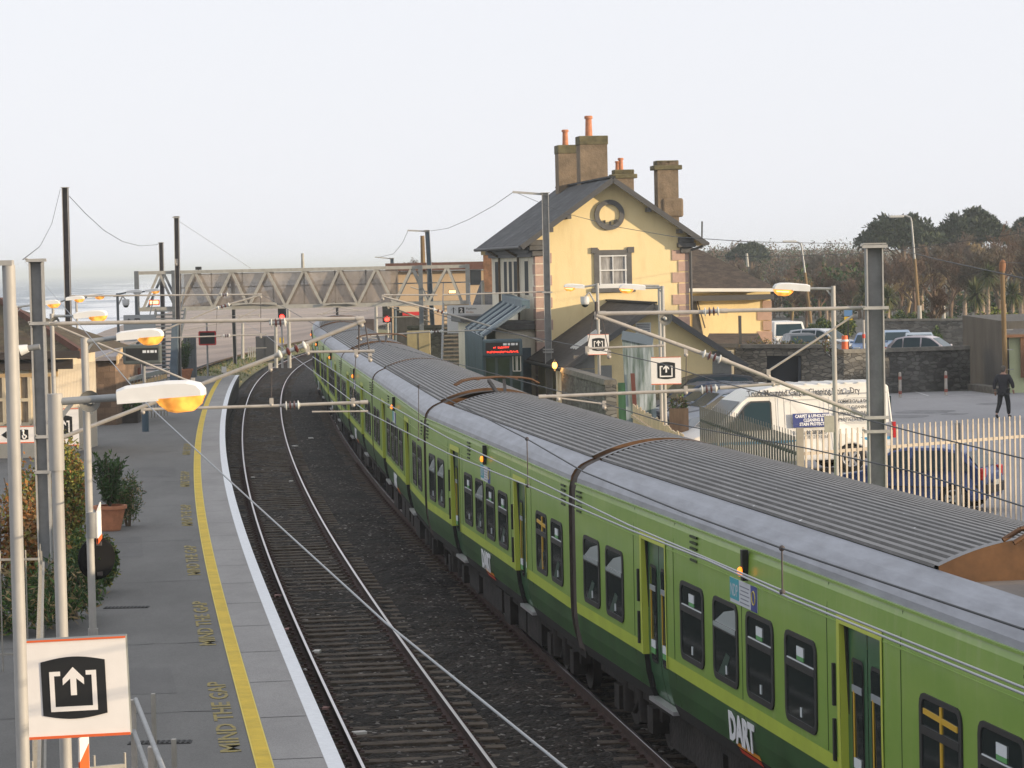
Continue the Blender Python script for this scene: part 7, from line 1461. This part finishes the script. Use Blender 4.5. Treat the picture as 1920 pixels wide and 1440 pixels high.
# evergreen understory and brown scrub of the wood
def mass(label,u0,u1,vt,vb,y,d,mats,mis,n,size,seed,name='shrub',cat='shrub',narrow=.5,nclump=14,base=.86):
    a,b=P(u0,vb,y),P(u1,vt,y); t=thing(name,label,cat,((a.x+b.x)/2,y,base)); r=random.Random(seed); mb=MB(); w=(b.x-a.x); h=b.z-base
    for i in range(nclump):
        px=a.x+w*(i+r.uniform(.2,.8))/nclump; hh=h*r.uniform(.6,1); clump(mb,(px,y+r.uniform(-.5,.5)*d,base+hh*.52),(w/nclump*r.uniform(.7,1.2),d*.4,hh*.5),n//nclump,size*(1),r,mis,.45,narrow,lim=base)
    mb.build('foliage',mats,t,fix=False); mb=MB()
    for i in range(5): px=a.x+w*(i+.5)/5; mb.tube((px,y,base),(px+.1,y,base+h*.6),.06,.03,n=5)
    mb.build('stem',mBark,t); return t
mass('dark evergreen thicket behind the lamp pole',1480,1640,488,600,268,4,[lG,lHedge,lBr],(0,0,1,2),3200,.45,31); mass('dark evergreen thicket behind the cabbage palms',1790,1960,535,600,262,4,[lG,lHedge,lBr],(0,1,0,2),3000,.42,32)
mass('olive brown scrub behind the bare roadside tree',1640,1800,515,600,272,4,[lBr,lBr2,lHedge,lStraw],(0,1,2,0,3),3400,.42,33,narrow=.25); mass('brown scrub between the yellow wing and the lamp pole',1380,1520,520,600,275,4,[lBr,lBr2,lHedge],(0,1,0,2),3200,.42,34,narrow=.25); mass('brown scrub beside the roof of the yellow wing',1300,1400,495,580,330,4,[lBr,lBr2,lHedge],(0,1,0,2),2200,.5,35,narrow=.25)
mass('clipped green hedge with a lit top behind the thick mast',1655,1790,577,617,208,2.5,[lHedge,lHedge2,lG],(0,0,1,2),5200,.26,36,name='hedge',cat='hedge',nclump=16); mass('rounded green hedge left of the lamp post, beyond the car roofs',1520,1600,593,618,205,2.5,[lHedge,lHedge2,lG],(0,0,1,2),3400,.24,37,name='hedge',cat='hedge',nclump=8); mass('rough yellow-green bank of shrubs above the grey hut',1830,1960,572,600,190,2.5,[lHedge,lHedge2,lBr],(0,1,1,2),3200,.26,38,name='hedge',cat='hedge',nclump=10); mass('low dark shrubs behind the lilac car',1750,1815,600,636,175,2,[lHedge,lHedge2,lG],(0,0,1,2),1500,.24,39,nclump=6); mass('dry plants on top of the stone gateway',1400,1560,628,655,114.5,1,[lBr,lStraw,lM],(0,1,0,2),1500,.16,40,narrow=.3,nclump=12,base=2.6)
wallrun('low dark wall beyond the parked cars under the hedge',(22,176,0),(33,172,0),2.6,2.5,.4,mStoneD,.12)
def palm(label,u,vb,vc,y,rad_,seed):
    bs=place(u,y); top=P(u,vc,y); t=thing('cabbage_palm',label,'tree',bs,0); mb=MB(); mb.tube(bs,top,.17,.12,n=8); mb.build('trunk',mBarkL,t); r=random.Random(seed); mb=MB()
    for i in range(300):
        d=V(r.gauss(0,1),r.gauss(0,1),r.gauss(.25,.9)).normalized(); L=rad_*r.uniform(.55,.9); a=d.cross(V(0,0,1)).normalized()*.045; m=top+d*L*.6; e=top+d*L+V(0,0,-.28*L*(1-abs(d.z))); mb.add([top-a*.5,m-a,e,m+a,top+a*.5],[(0,1,2,3,4)],0 if r.random()<.7 else 1)
    mb.build('crown',[lPalm,lPalm2],t,fix=False)
palm('cabbage palm left of the thick mast, its head at rail height',1623,610,552,215,1.75,1); palm('cabbage palm half hidden right of the thick mast',1664,610,560,212,1.5,2); palm('cabbage palm standing left of the wooden pole',1830,600,553,200,1.7,3); palm('cabbage palm behind the wooden pole, higher of the right-hand pair',1852,600,520,212,1.6,4); palm('cabbage palm right of the wooden pole',1898,600,552,205,1.6,5)
t=thing('bare_tree','round-headed bare roadside tree spreading in front of the hedge','tree',place(1745,182)); mb=MB(); bs=place(1745,182); limb_tree(mb,bs,6.0,.15,77,.85,4,mi=0,trunk=.27,twmi=1,tw=16,fine=2.0); mb.build('crown',[mBark,lBr2],t,fix=False); mb=MB(); mb.tube(bs,bs+V(0,0,.6),.17,.14,n=7); mb.build('trunk',mBark,t)
def street_lamp(label,ub,vb,ut,vt,uh,vh,y):
    a,b_,h=P(ub,vb,y),P(ut,vt,y),P(uh,vh,y); t=thing('street_lamp',label,'street lamp',a); mb=MB(); mb.tube(a,a.lerp(b_,.62),.125,.10,n=8); mb.build('wooden_pole',M('old pole wood',(.19,.13,.065)),t); mb=MB(); mb.tube(a.lerp(b_,.60),b_-V(0,0,.4),.07,.06,n=8); mb.path([b_-V(0,0,.4),b_-V(.08,0,.12),b_-V(.4,0,0),h],.06,8); mb.build('bracket',mGalv,t); mb=MB(); mb.box(h+V(-.15,0,-.03),(.95,.3,.16)); mb.build('lamp_head',M('street lamp head',(.5,.5,.48),.5),t,bevel=.05)
street_lamp('tall street lamp on a leaning wooden pole against the dark pines',1725,618,1709,404,1685,405,188); street_lamp('street lamp on a leaning wooden pole right of the yellow wing',1520,606,1503,453,1484,452,200)
pole('pale concrete post below the leaning street lamp',1725,616,1724,573,186,.16,mTr,name='post'); pole('pale concrete post right of the bare roadside tree',1770,615,1769,573,186,.14,mTr,name='post'); pole('thin distant pole above the roof of the yellow wing',1402,500,1400,475,300,.16,mTr,name='pole'); pole('tall wooden telegraph pole behind the right footbridge end',794,520,792,442,172,.16,None)
# distant land and tree lines
mFar=M('distant land',(.10,.10,.085),.95,var=.3,scale=.02)
mb=MB(); r=random.Random(8); pts=[]
for i in range(60): x=-62+i*26; pts.append((x,min(1,(i+.3)/4)*(6.5+r.uniform(0,2.0)+1.5*math.sin(i*.3))))
A=[V(x,1750,-6) for x,z in pts]; B=[V(x,1780,z+4.0) for x,z in pts]; C_=[V(x,2300,-6) for x,z in pts]
n=len(pts); mb.add(A+B+C_,[(i,i+1,n+i+1,n+i) for i in range(n-1)]+[(n+i,n+i+1,2*n+i+1,2*n+i) for i in range(n-1)]); structure(mb.build('hills',mFar),'hazy distant headland low on the horizon','hills')
for i in range(26):
    u=745+i*7+R.uniform(-4,4) if i<15 else 1300+(i-15)*13+R.uniform(-5,5); y=R.uniform(560,700); s=R.uniform(1.0,1.5)*(.9 if i<15 else 1.15); k=R.randrange(3)
    copy_tree(protos[k],place(u,y),R.uniform(0,6),(s*1.3,s*1.3,s),'faint distant bare tree '+('left of the station house' if i<15 else 'beyond the yellow wing roof'))
r=random.Random(61); mb=MB(); y=470
for u in range(1290,1660,9):
    p=place(u+r.uniform(-4,4),y+r.uniform(-25,25)); top=P(u,462+ (u-1300)*-.03+r.uniform(-9,9),y).z; clump(mb,(p.x,p.y,(top+1)/2),(2.2*r.uniform(.7,1.3),2.5,(top-1)/2),950,.38,r,(0,1,1,2),.25,.5,lim=.8)
tag(mb.build('woodland',[lBr,lBr2,lG],fix=False),kind='stuff')
# added ridge on the right, outside the view, shaped to shade the car park and annexe
SUN_AZ=rad(68); SUN_EL=rad(8.0)          # azimuth measured from straight behind the camera towards the right
sd=V(math.sin(SUN_AZ),-math.cos(SUN_AZ),0); pd=V(math.cos(SUN_AZ),math.sin(SUN_AZ),0)
mb=MB(); rows=[]
# (position along the ridge, distance towards the sun, wanted height of the shade there)
shade=[(-60,-10,.7),(30,-13,.8),(54,-15,.9),(70,-19,1.3),(78,-19,1.6),(86,-22,2.5),(90.5,-32,2.9),(93.5,-32,4.9),(104,-37,4.6),(109,-37,3.4),(112,-24,2.8),(118,-24,2.7),(135,-24,2.2)]
DR=70.0
for s,t0,h0 in shade:
    base=pd*s; h=h0+(DR-t0)*math.tan(SUN_EL)
    for k,f in ((-16,.0),(-6,.78),(0,1.0),(9,.8),(26,0)):
        p=base+sd*(DR+k); rows.append(V(p.x,p.y,.8+(h-.8)*f))
mb.add(rows,[(i*5+j,i*5+j+1,(i+1)*5+j+1,(i+1)*5+j) for i in range(len(shade)-1) for j in range(4)],0,True)
structure(mb.build('hill',mGround),'added unseen ridge shaped to shade the car park and annexe from the low sun','hill')
# ------------------------------------------------------------------ light and air
sun=bpy.data.lights.new('sun','SUN'); sun.energy=5.0; sun.angle=rad(.6); sun.color=(1,.80,.55); so=bpy.data.objects.new('sun',sun); COL.objects.link(so)
dirv=V(sd.x*math.cos(SUN_EL),sd.y*math.cos(SUN_EL),math.sin(SUN_EL)); so.rotation_euler=dirv.to_track_quat('Z','Y').to_euler(); so.location=(60,-20,40)
w=bpy.data.worlds.new('World'); scene.world=w; w.use_nodes=True; nt=w.node_tree; bg=nt.nodes['Background']
sky=nt.nodes.new('ShaderNodeTexSky'); sky.sky_type='NISHITA'; sky.sun_disc=False; sky.sun_elevation=SUN_EL; sky.sun_rotation=math.atan2(sd.x,sd.y); sky.air_density=1.0; sky.dust_density=1.0; sky.ozone_density=1.0; sky.altitude=0
hs_=nt.nodes.new('ShaderNodeHueSaturation'); hs_.inputs['Saturation'].default_value=.5; nt.links.new(sky.outputs[0],hs_.inputs['Color'])
mxw=nt.nodes.new('ShaderNodeMix'); mxw.data_type='RGBA'; mxw.inputs[0].default_value=.86; nt.links.new(hs_.outputs[0],mxw.inputs[6]); mxw.inputs[7].default_value=(6.2,6.3,6.75,1)   # thin white haze over the whole sky
nt.links.new(mxw.outputs[2],bg.inputs[0]); bg.inputs[1].default_value=.15
vs_=scene.view_settings; vs_.view_transform='Standard'; vs_.look='None'; vs_.exposure=0.05; vs_.gamma=1
scene.cycles.max_bounces=6; scene.cycles.transparent_max_bounces=8; scene.cycles.use_denoising=True
hz=bpy.data.materials.new('sea haze'); hz.use_nodes=True; hn=hz.node_tree; hn.nodes.remove(hn.nodes['Principled BSDF']); pv=hn.nodes.new('ShaderNodeVolumePrincipled'); pv.inputs['Color'].default_value=(.86,.95,1,1); pv.inputs['Density'].default_value=.0003; pv.inputs['Anisotropy'].default_value=0.0
hn.links.new(pv.outputs[0],hn.nodes['Material Output'].inputs['Volume'])
mb=MB(); mb.hexa([V(-31000,-3200,-7),V(6000,-3200,-7),V(6000,45500,-7),V(-31000,45500,-7)],[V(-31000,-3200,18),V(6000,-3200,18),V(6000,45500,18),V(-31000,45500,18)])
hzo=mb.build('haze',hz); tag(hzo,'thin pale sea haze over the whole scene','haze',kind='stuff')
